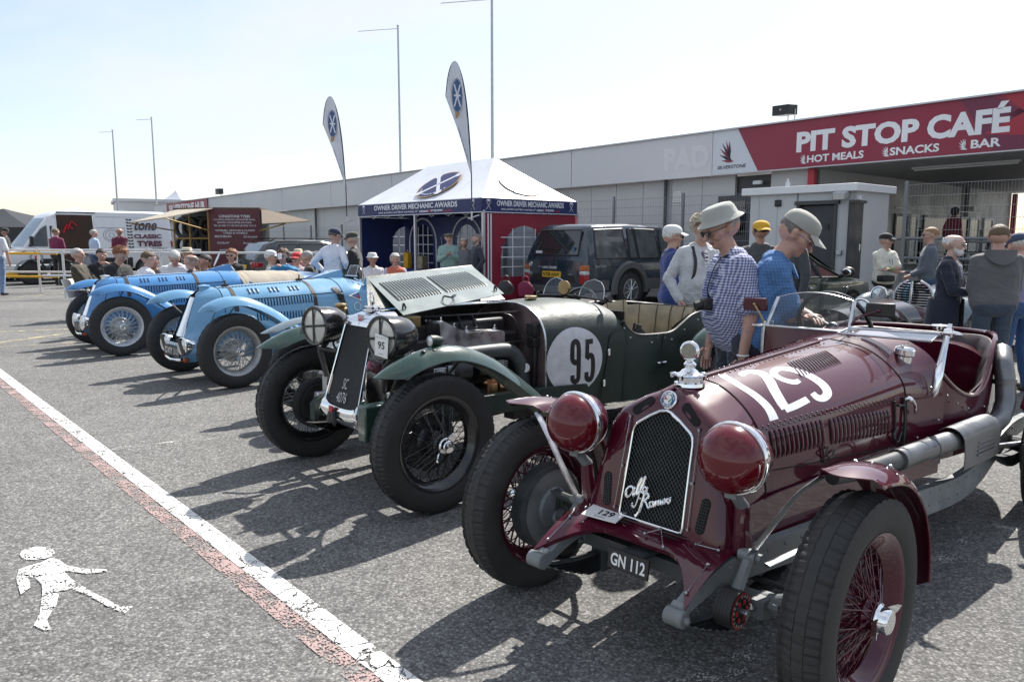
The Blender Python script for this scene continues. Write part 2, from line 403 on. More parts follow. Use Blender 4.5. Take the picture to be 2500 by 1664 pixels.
# ------------------------------------------------------------------ wire wheel (axis Y, outward -Y, centre at origin)
def tyre_mb(R, rr, w, nseg=160, tread='block', depth=.0055):
    k = MB(); rows = []; H = R - rr
    ribs = [(-.37, -.125), (-.105, .105), (.125, .37)] if tread == 'block' else [(-.37, -.30), (-.27, -.2), (-.17, -.1), (-.07, -.01), (.01, .07), (.1, .17), (.2, .27), (.30, .37)]
    for j in range(nseg):
        a = 2 * pi * j / nseg; ph = j % 6
        pr = [(-.33 * w, rr - .004), (-.40 * w, rr + .05 * H), (-.475 * w, rr + .25 * H), (-.5 * w, rr + .48 * H), (-.487 * w, rr + .7 * H)]
        cut = depth if ph == 0 else 0
        side = [(-.462 * w, rr + .83 * H - cut * .4), (-.425 * w, rr + .925 * H - cut)]
        top = []
        for i, (x0, x1) in enumerate(ribs):
            outer = i in (0, len(ribs) - 1)
            ct = (depth if (ph == 0 if outer else False) else .003 if ph == 3 else 0) if tread == 'block' else (depth * .6 if ph == (i % 2) * 3 else 0)
            def cz(x): return R - .14 * H * (abs(x) / .37) ** 2.4
            if i: top.append((x0 * w - .003 * (w / .15), cz(x0) - depth))
            top += [(x0 * w, cz(x0) - ct), (x1 * w, cz(x1) - ct)]
            if i < len(ribs) - 1: top.append((x1 * w + .003 * (w / .15), cz(x1) - depth))
        half = pr + side
        pts = half + top + [(-x, r) for x, r in half[::-1]]
        rows.append([(r * cos(a), x, r * sin(a)) for x, r in pts])
    k.grid(rows, cv=True); return k
def rim_mb(rr, w, n=64):
    e = .36 * w
    k = MB(); k.lathe([(-e, rr - .012), (-e - .004, rr + .006), (-e - .009, rr + .008), (-e - .006, rr - .004), (-e + .008, rr - .02), (-.3 * e, rr - .045), (.3 * e, rr - .045), (e - .008, rr - .02), (e + .006, rr - .004), (e + .009, rr + .008), (e + .004, rr + .006), (e, rr - .012)][::-1], ax=(0, -1, 0), n=n, cap=False)
    return k
def spokes_mb(rr, w, n_in=40, n_out=20, hub=.105, r=.0022, off=0.):
    k = MB()
    for s, n, hr, hy, ry in ((0, n_in, hub * .55, -w * .50 - off, .012), (1, n_out, hub * .50, -w * .5 - off - .03, -.012), (2, n_in, hub, .05, -.008)):
        for i in range(n):
            a = 2 * pi * (i + .5 * (s == 2)) / n; d = (1 if i % 2 else -1) * (.85 if s == 2 else .62 if s == 0 else .4)
            k.tube([(hr * cos(a + d), hy, hr * sin(a + d)), ((rr - .042) * cos(a), ry, (rr - .042) * sin(a))], r, 5, cap=False)
    return k
def hub_mb(w, hub=.105, off=0.):
    k = MB(); o = w * .5 + off
    k.lathe([(-.07, hub * .9), (-.055, hub * 1.05), (-.045, hub * 1.05), (-.02, hub * .75), (o * .4, hub * .55), (o - .01, hub * .5), (o, hub * .60), (o + .008, hub * .60), (o + .02, hub * .5), (o + .034, hub * .52), (o + .038, hub * .4)], ax=(0, -1, 0), n=28)
    return k
def knock_mb(w, hub=.105, off=0., ears=2, ear=.085, a0=1.2, rad=.040):
    k = MB(); o = w * .5 + off + .03
    k.lathe([(0, rad * 1.12), (.012, rad * 1.15), (.018, rad), (.04, rad * .92), (.046, rad * .8), (.047, rad * .4), (.05, 0.001)], ax=(0, -1, 0), n=28)
    k.v = [(x, y - o, z) for x, y, z in k.v]
    for i in range(ears):
        a = a0 + 2 * pi * i / ears; u = Vector((cos(a), 0, sin(a))); t = Vector((-sin(a), 0, cos(a)))
        pr = [u * rad * .6 - t * .026, u * rad * 1.1 - t * .02, u * ear * .8 - t * .013 + Vector((0, -.012, 0)), u * ear + Vector((0, -.018, 0)), u * ear * .8 + t * .013 + Vector((0, -.012, 0)), u * rad * 1.1 + t * .02, u * rad * .6 + t * .026]
        k.prism([p + Vector((0, -o - .008, 0)) for p in pr], (0, -.014, 0))
    return k
_wh = {}
def wire_wheel(key, parent, loc, flipside, R, rr, w, rimm, spm, hubm, tread='block', nseg=160, ears=2, ear=.085, rad=.04, steer=0., drum=None, spin=0., n_in=40, n_out=20, tyrem='rubber', hub=.105, r=.0022, knockm='chrome', off=0.):
    """wheel > tyre, spokes, hub, knock_off; copies share mesh data"""
    if key not in _wh:
        rim = rim_mb(rr, w).build('wheel', rimm, flip=False)
        tyre_mb(R, rr, w, nseg, tread).build('tyre', tyrem, rim, flip=False, ang=30)
        spokes_mb(rr, w, n_in, n_out, hub, r, off).build('spokes', spm, rim, flip=False, kind='stuff')
        hub_mb(w, hub, off).build('hub', hubm, rim, flip=False)
        knock_mb(w, hub, off, ears, ear, rad=rad).build('knock_off', knockm, rim, flip=False, bevel=.0015)
        if drum:
            d = MB(); dr, dm, dm2 = drum
            d.lathe([(-.035, hub * .9), (-.035, dr * .97), (-.04, dr)] + [x for q in range(5) for x in ((-.047 - .012 * q, dr), (-.049 - .012 * q, dr + .006), (-.053 - .012 * q, dr + .006), (-.055 - .012 * q, dr))] + [(-.115, dr), (-.118, dr - .012)], ax=(0, -1, 0), n=48, cap=False)
            d.build('brake_drum', dm, rim, flip=False, ang=25)
            d = MB(); d.lathe([(-.108, dr - .004), (-.114, dr - .008), (-.116, dr * .5), (-.128, dr * .45), (-.14, dr * .22), (-.142, .001)][::-1], ax=(0, -1, 0), n=48)
            d.build('brake_backplate', dm2, rim, flip=False, ang=25)
        _wh[key] = rim; o = rim
    else: o = copy_tree(_wh[key])
    o.parent = parent; o.location = loc; o.rotation_euler = (0, spin, 0) if not flipside else (0, spin, 0)
    o.rotation_mode = 'XYZ'; o.rotation_euler = (0, spin, (pi if flipside else 0) + steer)
    return o
# ================================================================== crimson racing car (body space: b = back from the front axle, l = towards the camera side, z up)
def poly_t(keys, t):
    """piecewise-linear lookup: keys = [(t,(x,y))...]"""
    ts = [k[0] for k in keys]; return tuple(np.interp(t, ts, [k[1][i] for k in keys]) for i in range(len(keys[0][1])))
def ribbon(mb, path, wd, m, fn, mi=0, close=False):
    """flat stroke of width wd (scalar or list) along a 2-D path, mapped to the surface by fn"""
    P = cr(path, m); W = np.interp(np.linspace(0, 1, m), np.linspace(0, 1, len(wd)), wd) if hasattr(wd, '__len__') else [wd] * m
    T = np.gradient(P, axis=0); T /= np.linalg.norm(T, axis=1, keepdims=True) + 1e-9
    rows = []
    for p, t, q in zip(P, T, W):
        nn = np.array((-t[1], t[0])); rows.append([fn(*(p + nn * q * k)) for k in (-.5, -.17, .17, .5)])
    mb.grid(rows, mi=mi)
def make_louvre(L_=.11, wd=.017, h=.010, slot=0):
    k = MB(); rows = []
    for i in range(9):
        t = -1 + 2 * i / 8; e = sqrt(max(0, 1 - abs(t) ** 3.5)); 
        rows.append([(-wd / 2, t * L_ / 2, -.001), (-wd * .35, t * L_ / 2, h * .55 * e), (0, t * L_ / 2, h * e), (wd * .42, t * L_ / 2, h * .9 * e), (wd * .48, t * L_ / 2, -.001)])
    k.grid(rows)
    k.mi = [1 if i % 4 == 0 else 0 for i in range(len(k.f))]  # front faces black: shading between the louvres painted in
    if slot:
        k.mi = [0] * len(k.f); q = [(-1, .85), (-.9, 1), (.9, 1), (1, .85)]
        k.grid([[(-wd * .3 - slot * e, t * L_ / 2, .0014), (-wd * .3, t * L_ / 2, .0014)] for t, e in q], mi=1)
    return k
def frame_obj(o, P, X, Y, flip=True):
    """place object o so its local x,y run along X,Y at P (body space)"""
    fx = (lambda v: Vector((v[0], -v[1], v[2]))) if flip else Vector
    X = fx(X).normalized(); Y = fx(Y).normalized()
    if X.cross(Y).dot(fx((0, P[1], P[2] - .6))) < 0: Y = -Y      # always face outwards
    Zz = X.cross(Y).normalized(); Y = Zz.cross(X)
    mtx = Matrix((X, Y, Zz)).transposed().to_4x4(); mtx.translation = fx(P); o.matrix_local = mtx

def crimson_car():
    FLIP[0] = True
    root = thing('racing_car', 'crimson open racing car with white 129 on its bonnet and domed red headlamp covers', 'racing car', (.5715, 2.7248, 0), radians(43.86))
    R, tr, WB = .3685, .687, 2.62
    C = 'crimson'
    # ---- bonnet
    HF = cr([(0, .975), (.08, .957), (.15, .917), (.21, .86), (.247, .80), (.264, .72), (.277, .62), (.282, .57)], 281)
    HR = cr([(0, 1.022), (.1, 1.012), (.19, .985), (.275, .93), (.335, .865), (.357, .79), (.367, .68), (.372, .57)], 281)
    def hood(b, u, off=0., side=1):
        k = (b - .2) / 1.12; i = min(max(u, 0), 1) * 280; i0 = int(min(i, 279)); f = i - i0
        q = (HF[i0] * (1 - f) + HF[i0 + 1] * f) * (1 - k) + (HR[i0] * (1 - f) + HR[i0 + 1] * f) * k
        p = Vector((b, q[0] * side, q[1]))
        if off:
            a = np.array(HF[min(i0 + 4, 280)] - HF[max(i0 - 4, 0)]); n = Vector((-.04, side * a[1] * -1, a[0])); n = Vector((-.03, -a[1] * side, a[0])).normalized()
            p += n * off
        return p
    us = list(np.linspace(0, 1, 49))
    for side in (1, -1):
        k = MB(); rows = []
        for b in np.linspace(.212, 1.315, 14):
            rows.append([hood(b, u, 0, side) for u in us])
        k.grid(rows if side < 0 else [r[::-1] for r in rows])
        k.build('bonnet_side', 'crimson_hood', root)
    k = MB(); k.tube([hood(.19, 0) + Vector((0, 0, .004)), hood(1.2, 0) + Vector((0, 0, .004))], .0075, 8); k.build('bonnet_hinge', C, root)
    k = MB()
    for b in np.linspace(.22, 1.2, 26):
        for s in (.035,): k.ell(hood(b, s, .001), .0042, 6, 4)
    for i in range(30):
        b = .24 + i * .036; u = np.interp(b, [.2, .58, 1.29], [.52, .56, .70]); k.ell(hood(b, u, .001), .004, 6, 4); k.ell(hood(b + .018, u + .028, .001), .004, 6, 4)
    for i in range(26): k.ell(hood(.25 + i * .04, .12, .001, -1), .0035, 6, 4)
    k.build('rivets', C, root, kind='stuff')
    k = MB()
    k.tube([hood(.205, u, .0012) for u in us], .0022, 5); k.tube([hood(1.322, u, .002) for u in us], .0026, 5)
    k.tube([hood(b, np.interp(b, [.2, .58, 1.29], [.535, .575, .715]), .0006) for b in np.linspace(.21, 1.31, 20)], .0012, 4)
    k.tube([hood(b, np.interp(b, [.2, .255, 1.015, 1.31], [.785, .795, .95, .98]), .001) for b in np.linspace(.21, 1.31, 20)], .0026, 4)
    k.tube([hood(.205, u, .0012, -1) for u in us], .0022, 5)
    k.build('panel_seam', 'void_black', root)
    lv = make_louvre(.105, .019, .011).build('louvre', [C, 'void_black'], root)
    proto = [lv]
    def put(o, P, X, Y):
        frame_obj(o, P, X, Y)
    first = True
    def louv(P, X, Y):
        nonlocal first
        o = lv if first else lv.copy()
        if not first: COL.objects.link(o)
        first = False; o.parent = root; put(o, P, X, Y); return o
    for i in range(12):
        b = .27 + i * .0305; u = np.interp(b, [.27, .6], [.665, .715]); louv(hood(b, u, 0), (1, .09, 0), hood(b, u + .06) - hood(b, u - .06))
    for i in range(16):
        b = .675 + i * .0312; u = np.interp(b, [.665, 1.165], [.728, .812]); louv(hood(b, u, 0), (1, .09, 0), hood(b, u + .06) - hood(b, u - .06))
    for side, bb in ((1, .70), (-1, .70)):
        for i in range(16):
            k = MB(); b0 = bb + i * .0225; ul = np.linspace(.125, .305, 13); q = lambda dx, u, h: hood(b0 + dx + (u - .215) * -.35, u, h, side)
            en = [max(0, 1 - abs((u - .215) / .09) ** 6) for u in ul]
            k.grid([[q(-.001, u, .0006), q(.002, u, .0006 + .006 * e), q(.008, u, .0006 + .0055 * e), q(.0125, u, .0004)] for u, e in zip(ul, en)]); k.grid([[q(-.0075 * e - .001, u, .0009), q(-.0005, u, .0009)] for u, e in zip(ul, en)], mi=1)
            k.build('bonnet_louvre', [C, 'void_black'], root)
    # white race number, stretched over the bonnet skin
    k = MB(); fn = lambda b, u: hood(b, u, .0016)
    ribbon(k, [(.315, .035), (.297, .12), (.297, .205), (.315, .30), (.33, .41), (.322, .51)], [.042, .042, .044, .046, .050, .056], 26, fn)
    ribbon(k, [(.392, .125), (.405, .098), (.45, .098), (.487, .135), (.492, .19), (.472, .25), (.444, .32), (.426, .40), (.424, .462)], [.026, .044, .050, .056, .060, .062, .062, .062, .058], 40, fn)
    ribbon(k, [(.415, .468), (.49, .466), (.590, .455)], [.05, .054, .05], 18, lambda b, u: hood(b, u, .0019))
    ribbon(k, [(.64, .315), (.598, .312), (.560, .275), (.545, .225), (.562, .182), (.612, .165), (.662, .192), (.705, .255), (.738, .335), (.752, .41), (.735, .465), (.69, .487), (.655, .468), (.645, .425)], [.03, .042, .042, .042, .044, .046, .052, .058, .060, .062, .060, .055, .05, .042], 70, lambda b, u: hood(b, u, .0018))
    k.build('race_number', 'white_vinyl', root, label='white number 129')
    # ---- radiator cowl
    bf = lambda z: -.105 + .2125 * (z - .48) + 6 * max(0, z - .872) ** 2
    OUT = [(0, (0, .966)), (.08, (.045, .957)), (.2, (.135, .917)), (.32, (.222, .86)), (.40, (.257, .805)), (.5, (.274, .72)), (.7, (.300, .59)), (.82, (.320, .50)), (.86, (.322, .462)), (.93, (.17, .455)), (1, (0, .455))]
    INN = [(0, (0, .884)), (.08, (.022, .880)), (.2, (.062, .858)), (.32, (.112, .824)), (.36, (.124, .811)), (.40, (.1295, .79)), (.5, (.131, .71)), (.7, (.1345, .58)), (.80, (.137, .50)), (.84, (.1345, .485)), (.88, (.122, .481)), (.93, (.07, .481)), (1, (0, .481))]
    tt = sorted(set(list(np.linspace(0, 1, 61)) + [.86, .84]))
    def half(side):
        rows = []
        for t in tt:
            o = Vector((0, *poly_t(OUT, t))); n_ = Vector((0, *poly_t(INN, t))); c = Vector((0, 0, .70)); d = n_ - o; r = []
            hf = HF[int(min(1, t / .86) * 280)]
            r.append(Vector((.205, hf[0], max(hf[1], .5) if t < .87 else .5)) if t < .87 else Vector((.205, o.y * .9, .47)))
            for s, db in ((0, .11), (.04, .05), (.13, .016), (.3, .0015), (.6, 0), (1, 0)):
                p = o + d * s; r.append(Vector((bf(p.z) + db * (1 if t < .88 else .2), p.y, p.z)))
            rows.append([(p[0], p[1] * side, p[2]) for p in r])
        return rows if side > 0 else [r[::-1] for r in rows]
    k = MB(); k.grid(half(1)); k.grid(half(-1)); k.build('radiator_cowl', C, root, ang=50)
    gl = [Vector((bf(z) - .002, y, z)) for y, z in [poly_t(INN, t) for t in np.linspace(0, 1, 50)]]; loop = gl + [Vector((p.x, -p.y, p.z)) for p in gl[-2:0:-1]]
    k = MB(); k.tube(loop + [loop[0]], .0058, 8, cap=False); k.build('grille_surround', 'chrome', root)
    k = MB(); k.ngon([p + Vector((.03, 0, 0)) for p in loop]); gr = k.build('radiator_core', 'void_black', root, smooth=False)
    # diamond mesh: wires clipped to the opening
    k = MB(); poly = [(p.y, p.z) for p in loop]
    def clip(c, d):
        ts = []
        for i in range(len(poly)):
            a = poly[i]; b_ = poly[(i + 1) % len(poly)]; e = (b_[0] - a[0], b_[1] - a[1]); den = d[0] * e[1] - d[1] * e[0]
            if abs(den) < 1e-9: continue
            t = ((a[0] - c[0]) * e[1] - (a[1] - c[1]) * e[0]) / den; s = ((a[0] - c[0]) * d[1] - (a[1] - c[1]) * d[0]) / den
            if 0 <= s <= 1: ts.append(t)
        return (min(ts), max(ts)) if len(ts) > 1 else None
    for sg in (1, -1):
        d = (.64 * sg, .77); nrm = (d[1], -d[0])
        for i in range(-24, 25):
            c = (nrm[0] * i * .0125, .68 + nrm[1] * i * .0125); q = clip(c, d)
            if q and q[1] - q[0] > .01:
                P = [(c[0] + d[0] * t, c[1] + d[1] * t) for t in q]; k.tube([Vector((bf(z) + .004 + .001 * sg, y, z)) for y, z in P], .0013, 4, cap=False)
    k.build('grille_mesh', 'frame_dark', root, kind='stuff')
    # script lettering on the mesh
    k = MB(); O = Vector((bf(.56) - .006, 0, .56))
    def scr(x, y): z = .515 + y * .0142; return Vector((bf(z) - .008, -.118 + x * .0142, z))
    for path, wd in (([(2.6, 4.6), (1.9, 5.6), (.9, 5.2), (.2, 4.0), (.3, 3.0), (1.0, 2.8), (1.9, 3.8), (2.7, 5.6), (2.5, 4.2), (2.6, 3.4), (3.1, 3.8)], .42),
                     ([(3.0, 3.7), (3.7, 5.6), (4.4, 7.6), (4.2, 8.2), (3.7, 7.0), (3.5, 5.0), (3.7, 4.0), (4.2, 4.4)], .38),
                     ([(4.1, 4.4), (4.9, 6.2), (5.5, 8.2), (5.2, 8.7), (4.8, 7.4), (4.4, 4.6), (3.9, 1.8), (3.3, .7), (2.6, 1.1), (3.0, 1.6)], .40),
                     ([(4.3, 5.6), (5.3, 6.0)], .34),
                     ([(6.5, 5.9), (5.9, 6.4), (5.3, 5.6), (5.4, 4.9), (6.0, 5.2), (6.7, 6.6), (6.4, 5.6), (6.8, 5.5)], .36),
                     ([(5.0, -.2), (5.3, 1.2), (5.9, 4.2), (6.0, 4.6), (6.8, 4.9), (7.2, 4.2), (6.6, 3.2), (5.9, 2.9), (6.8, 2.6), (7.6, 1.5), (8.2, 1.9)], .42),
                     ([(5.9, 4.5), (4.9, 4.9), (4.2, 4.2), (4.4, 3.2), (5.2, 3.2)], .38), ([(5.0, -.2), (4.4, -1.3), (4.0, -1.0)], .5),
                     ([(8.6, 3.3), (8.0, 3.0), (7.9, 2.2), (8.6, 2.1), (8.9, 2.8), (8.6, 3.3), (9.2, 3.2)], .34),
                     ([(9.2, 2.2), (9.6, 3.8), (9.7, 2.6), (10.3, 4.1), (10.4, 2.9), (10.9, 4.3), (11.1, 3.2), (11.6, 3.5)], .34),
                     ([(11.6, 3.8), (12.3, 4.2), (12.1, 4.8), (11.6, 4.4), (11.7, 3.6), (12.5, 3.8)], .34),
                     ([(13.4, 5.2), (12.8, 4.9), (12.8, 4.2), (13.4, 4.2), (13.7, 4.9), (13.4, 5.3), (14.0, 5.5)], .36)):
        P = cr(path, 5 * len(path)); pts = [scr(*p) for p in P]; k.tube(pts, wd * .0125, 6)
    k.build('grille_script', 'chrome', root)
    def patch(pts2, name, m, off=-.0016, dz=0):
        kk = MB(); kk.ngon([(bf(z) + off, y, z) for y, z in pts2]); return kk.build(name, m, root, smooth=False)
    def slot(c, ln, wd, ang, n=8):
        P = []
        for s in (1, -1):
            for i in range(n + 1):
                t = -pi / 2 + pi * i / n; P.append((s * (ln / 2 - wd / 2) + s * wd / 2 * cos(t), s * wd / 2 * sin(t)))
        return [(c[0] + x * cos(ang) - y * sin(ang), c[1] + x * sin(ang) + y * cos(ang)) for x, y in P]
    for s in (1, -1):
        k = MB(); k.ngon([(bf(z) - .003 + (.004 if abs(y) > .15 else 0), y, z) for y, z in slot((s * .103, .886), .098, .034, -s * .66)][::s])
        k.build('cowl_slot', 'void_black', root, smooth=False)
    for s in (1, -1):
        k = MB(); kw = MB()
        pp = slot((s * .208, .56), .125, .036, pi / 2 - s * .12); k.ngon([(bf(z) - .0012, y, z) for y, z in pp][::s])
        for i in range(11):
            z = .508 + i * .0105; wdt = .0165 if 0 < i < 10 else .012; yc = s * (.208 - (z - .56) * -.12); kw.tube([(bf(z) - .003, yc - wdt, z), (bf(z) - .003, yc + wdt, z)], .0009, 4, cap=False)
        for i in range(-1, 2): kw.tube([(bf(.505) - .003, s * .202 + i * .009, .505), (bf(.616) - .003, s * .215 + i * .009, .616)], .0009, 4, cap=False)
        k.build('side_grille', 'void_black', root, smooth=False); kw.build('side_grille_mesh', 'frame_dark', root, kind='stuff')
    # enamel badge
    ctr = Vector((bf(.921) - .006, 0, .921)); nb = Vector((-.93, 0, .36)).normalized(); ub = Vector((0, 1, 0)); vb = Vector((.36, 0, .93)).normalized()
    k = MB(); k.lathe([(0, .034), (.004, .034), (.007, .031), (.0075, .029)], ctr, nb, 28); bd = k.build('badge', 'chrome', root)
    def disc(name, m, c, r, d, par, r2=None): kk = MB(); kk.ngon([p + nb * d for p in disc_pts(c, ub, vb, r, 24, r2)]); return kk.build(name, m, par, smooth=False)
    disc('badge_ring', 'badge_blue', ctr, .029, .0082, bd); disc('badge_disc', 'white_plain', ctr, .0175, .0088, bd)
    k = MB(); k.box(ctr + nb * .0094 - ub * .0085, (.0008, .004, .026), rot=Matrix.Rotation(-.36, 3, 'Y')); k.box(ctr + nb * .0094 - ub * .0085, (.0008, .015, .004), rot=Matrix.Rotation(-.36, 3, 'Y')); k.build('badge_cross', 'badge_red', bd)
    k = MB(); k.ngon([ctr + nb * .0094 + ub * (.0085 + .0055 * sin(t * 2.2)) + vb * (t * .011) for t in np.linspace(-1, 1, 8)] + [ctr + nb * .0094 + ub * (.013 + .004 * sin(t * 2.2 + .6)) + vb * (t * .011) for t in np.linspace(1, -1, 8)]); k.build('badge_serpent', 'badge_green', bd, smooth=False)
    k = MB()
    for i, chh in enumerate('ALFA-ROMEO'):
        a = radians(165 - i * 16.5); c = ctr + ub * (-1) * .0232 * cos(a) * -1 * -1 + vb * .0232 * sin(a); c = ctr + ub * (-.0232 * -cos(a) * -1) + vb * .0232 * sin(a)
        text(k, chh, c + nb * .0086, -ub * sin(a) * -1 * 1 + vb * -cos(a) if False else ub * sin(a) - vb * cos(a), ub * cos(a) + vb * sin(a), h=.0075, bold=.02, d=0)
    for i, chh in enumerate('MILANO'):
        a = radians(232 + i * 15); text(k, chh, ctr + ub * .0232 * cos(a) + vb * .0232 * sin(a) + nb * .0086, -ub * sin(a) + vb * cos(a), -(ub * cos(a) + vb * sin(a)), h=.0075, bold=.02, d=0)
    k.build('badge_lettering', 'white_plain', bd, smooth=False)
    # radiator cap
    k = MB(); k.lathe([(0, .058), (.012, .056), (.016, .044), (.03, .044), (.034, .05), (.038, .052), (.045, .05), (.050, .036), (.058, .028), (.066, .016), (.072, .022), (.080, .024), (.087, .018), (.092, .012), (.098, .011)], (.125, 0, .958), n=32)
    cp = k.build('radiator_cap', 'chrome', root)
    for i in range(5):
        k = MB(); a = .5 + i * 2 * pi / 5; c = Vector((.125 + .056 * cos(a), .056 * sin(a), .998)); k.ell(c, (.013, .013, .008), 8, 6)
        k.tube([c + Vector((.008 * cos(a), .008 * sin(a), -.012)), c + Vector((.012 * cos(a), .012 * sin(a), .006))], .006, 6)
        k.build('wing_nut', 'chrome', cp)
    k = MB(); k.lathe([(-.010, .026), (-.010, .034), (-.004, .037), (.006, .037), (.012, .033), (.016, .026)], (.122, 0, 1.088), (-.95, .28, .06), 28); k.build('temperature_dial', 'chrome', cp)
    k = MB(); k.lathe([(.0165, .0285), (.0166, .0)], (.122, 0, 1.088), (-.95, .28, .06), 24); k.build('dial_face', mat('dial_face', (.27, .25, .20), .45, n=.25, ns=120), cp)
    # leather bonnet latch tab and fine catches
    k = MB(); k.tube([(.06, -.02, .962), (.02, -.045, .94), (.012, -.05, .928)], [.02, .02, .006], 8, sq=.25); k.build('latch_tab', C, root)
    k = MB()
    for s in (1, -1):
        for y, z in ((.148, .842), (.150, .66), (.160, .505)):
            k.box((bf(z) - .006, s * y, z), (.008, .008, .01)); 
        k.tube([(bf(.842) - .008, s * .148, .84), (bf(.66) - .008, s * .155, .66), (bf(.505) - .008, s * .160, .505)], .0012, 4)
    k.build('cowl_fixing', 'steel', root)
    # ---- scuttle and body
    def prof(b):  # half-section (l,z) of the body behind the bonnet
        keys = {1.322: [(0, 1.024), (.10, 1.014), (.192, .987), (.277, .932), (.338, .866), (.360, .79), (.370, .68), (.375, .56), (.375, .46)],
                1.45: [(0, 1.045), (.11, 1.03), (.21, .995), (.30, .94), (.36, .87), (.385, .79), (.395, .68), (.40, .56), (.40, .45)],
                1.62: [(0, 1.06), (.13, 1.045), (.25, 1.01), (.345, .955), (.40, .88), (.42, .79), (.428, .68), (.43, .56), (.43, .44)]}
        return keys[b]
    k = MB(); ks = [1.322, 1.45, 1.62]; rows = []
    S = [cr(prof(b), 33) for b in ks]
    for t in np.linspace(0, 1, 9):
        b = 1.322 + t * .298
        q = S[0] * (1 - t) * (1 - 2 * t) + S[1] * 4 * t * (1 - t) + S[2] * t * (2 * t - 1)
        rows.append([(b, -y, z) for y, z in q[::-1]] + [(b, y, z) for y, z in q[1:]])
    k.grid(rows); k.build('scuttle', C, root)
    # cockpit sides: from scuttle back to tail, upper edge cut down
    top = [(1.62, .40, .885, .44), (1.72, .43, .80, .44), (1.83, .452, .748, .44), (1.93, .468, .735, .44), (2.02, .478, .765, .44), (2.10, .482, .83, .44), (2.18, .478, .905, .45), (2.30, .462, .965, .46), (2.45, .42, .985, .47), (2.62, .33, .975, .49), (2.74, .18, .968, .50), (2.78, 0, .965, .5)]
    k = MB(); rows = []
    T = cr(top, 45)
    for b, l, z, z0 in T:
        r = []
        for u in np.linspace(0, 1, 12):
            zz = z0 + (z - z0) * u; bulge = .018 * sin(pi * min(1, (zz - .44) / .5)); r.append((b, l + bulge - .015, zz))
        rows.append(r)
    rr_ = [[(b, -l, z) for b, l, z in r] for r in rows[::-1]]
    k.grid((rows + rr_[1:])); k.build('body_side', C, root)
    k = MB(); rim = [r[-1] for r in rows]; rimR = [(b, -l, z) for b, l, z in rim[::-1]]; k.tube(rim + rimR[1:], .012, 8); k.build('cockpit_rim', C, root)
    # tail with fuel tank behind the seats
    k = MB(); rows = []
    for t in np.linspace(0, 1, 12):
        b = 2.40 + t * 1.02; kx = sqrt(max(0, 1 - t ** 2.2)); wd = .41 * kx + .01; zt = .93 - .30 * t ** 2; zb = .46 + .08 * t; zc = (zt + zb) / 2; hz = (zt - zb) / 2
        rows.append([(b, wd * (abs(cos(a)) ** .6) * (1 if cos(a) >= 0 else -1), zc + hz * (abs(sin(a)) ** .7) * (1 if sin(a) >= 0 else -1)) for a in np.linspace(0, 2 * pi, 33)[:-1]])
    k.grid(rows, cu=True); k.ngon(rows[0][::-1]); k.ngon(rows[-1]); k.build('tail', C, root)
    k = MB(); k.lathe([(0, .05), (.03, .05), (.034, .056), (.05, .056), (.058, .045), (.06, .001)], (2.74, .05, .93), n=24); k.build('tank_cap', 'chrome', root)
    # floor
    k = MB(); k.box((1.6, 0, .42), (2.6, .70, .02)); k.build('floor', 'void_black', root)
    # pleated wrap-round seat
    k = MB(); rows = []
    sl = np.array([(1.93, .44), (2.10, .455), (2.25, .44), (2.40, .395), (2.52, .32), (2.60, .20), (2.64, .08), (2.645, 0)]); SP = cr(sl, 60); SP = np.vstack([SP, SP[::-1][1:] * np.array([1, -1])])
    zt = cr(np.array([[.735], [.80], [.90], [.95], [.962], [.955], [.95], [.95]]), 60)[:, 0]; zt = np.concatenate([zt, zt[::-1][1:]])
    for i, ((b, l), z) in enumerate(zip(SP, zt)):
        ph = abs(sin(i * pi / 8.5)); c = Vector((2.1, 0, 0)); d = (Vector((b, l, 0)) - c).normalized(); dep = .012 + .02 * ph ** .6; r = []
        for u in np.linspace(0, 1, 11):
            zz = .46 + (z - .46) * u; roll = .03 * (1 - u) + .03 * (u ** 6); p = Vector((b, l, zz)) - d * (dep * (1 - u ** 8) + .05 * (1 - u)); r.append(p)
        r.append(Vector((b, l, z + .004)) + d * .014); rows.append(r)
    k.grid(rows); k.build('seat_back', 'leather_dark', root, ang=60)
    k = MB(); k.box((2.15, 0, .5), (.75, .78, .12)); k.build('seat_cushion', 'leather_dark', root, bevel=.04)
    # ---- hump, windscreen, aero screen
    k = MB(); rows = []
    for l in np.linspace(-.40, .04, 16):
        zs = np.interp(abs(l), [0, .11, .21, .30, .36, .40], [1.046, 1.031, .997, .94, .87, .80]) - .01
        rows.append([(1.44, l, zs), (1.455, l, 1.046)])
    k.sheet(rows, .012); k.build('screen_panel', C, root)
    def scr_pt(u, v):  # u across 0..1 (car right to left), v up 0..1
        l = -.40 + .43 * u; z = 1.046 + v * (.146 + .034 * (1 - (2 * u - 1) ** 2)); return Vector((1.458 + .085 * v, l + (.5 - u) * .03 * v, z))
    k = MB(); k.grid([[scr_pt(u, v) for u in np.linspace(0, 1, 17)] for v in np.linspace(0, 1, 5)]); k.build('windscreen_glass', 'glass_clear', root)
    k = MB(); k.tube([scr_pt(0, 0), scr_pt(1, 0)], .012, 8, sq=.6)
    for u in (0, 1): k.tube([scr_pt(u, -.02), scr_pt(u, 1.0)], .010, 8, sq=.7)
    k.tube([scr_pt(u, 1) for u in np.linspace(0, 1, 15)], .002, 5)
    k.tube([(1.452, -.415, .80), (1.455, -.415, 1.0), (1.46, -.41, 1.07)], [.008, .013, .012], 8)
    k.build('windscreen_frame', 'alloy', root)
    k = MB(); k.ell((1.46, -.43, 1.045), (.022, .03, .012), 8, 6); k.ell((1.46, .045, 1.04), (.018, .026, .012), 8, 6); k.box((1.455, -.45, 1.045), (.03, .05, .008)); k.build('wing_nut', 'chrome', root)
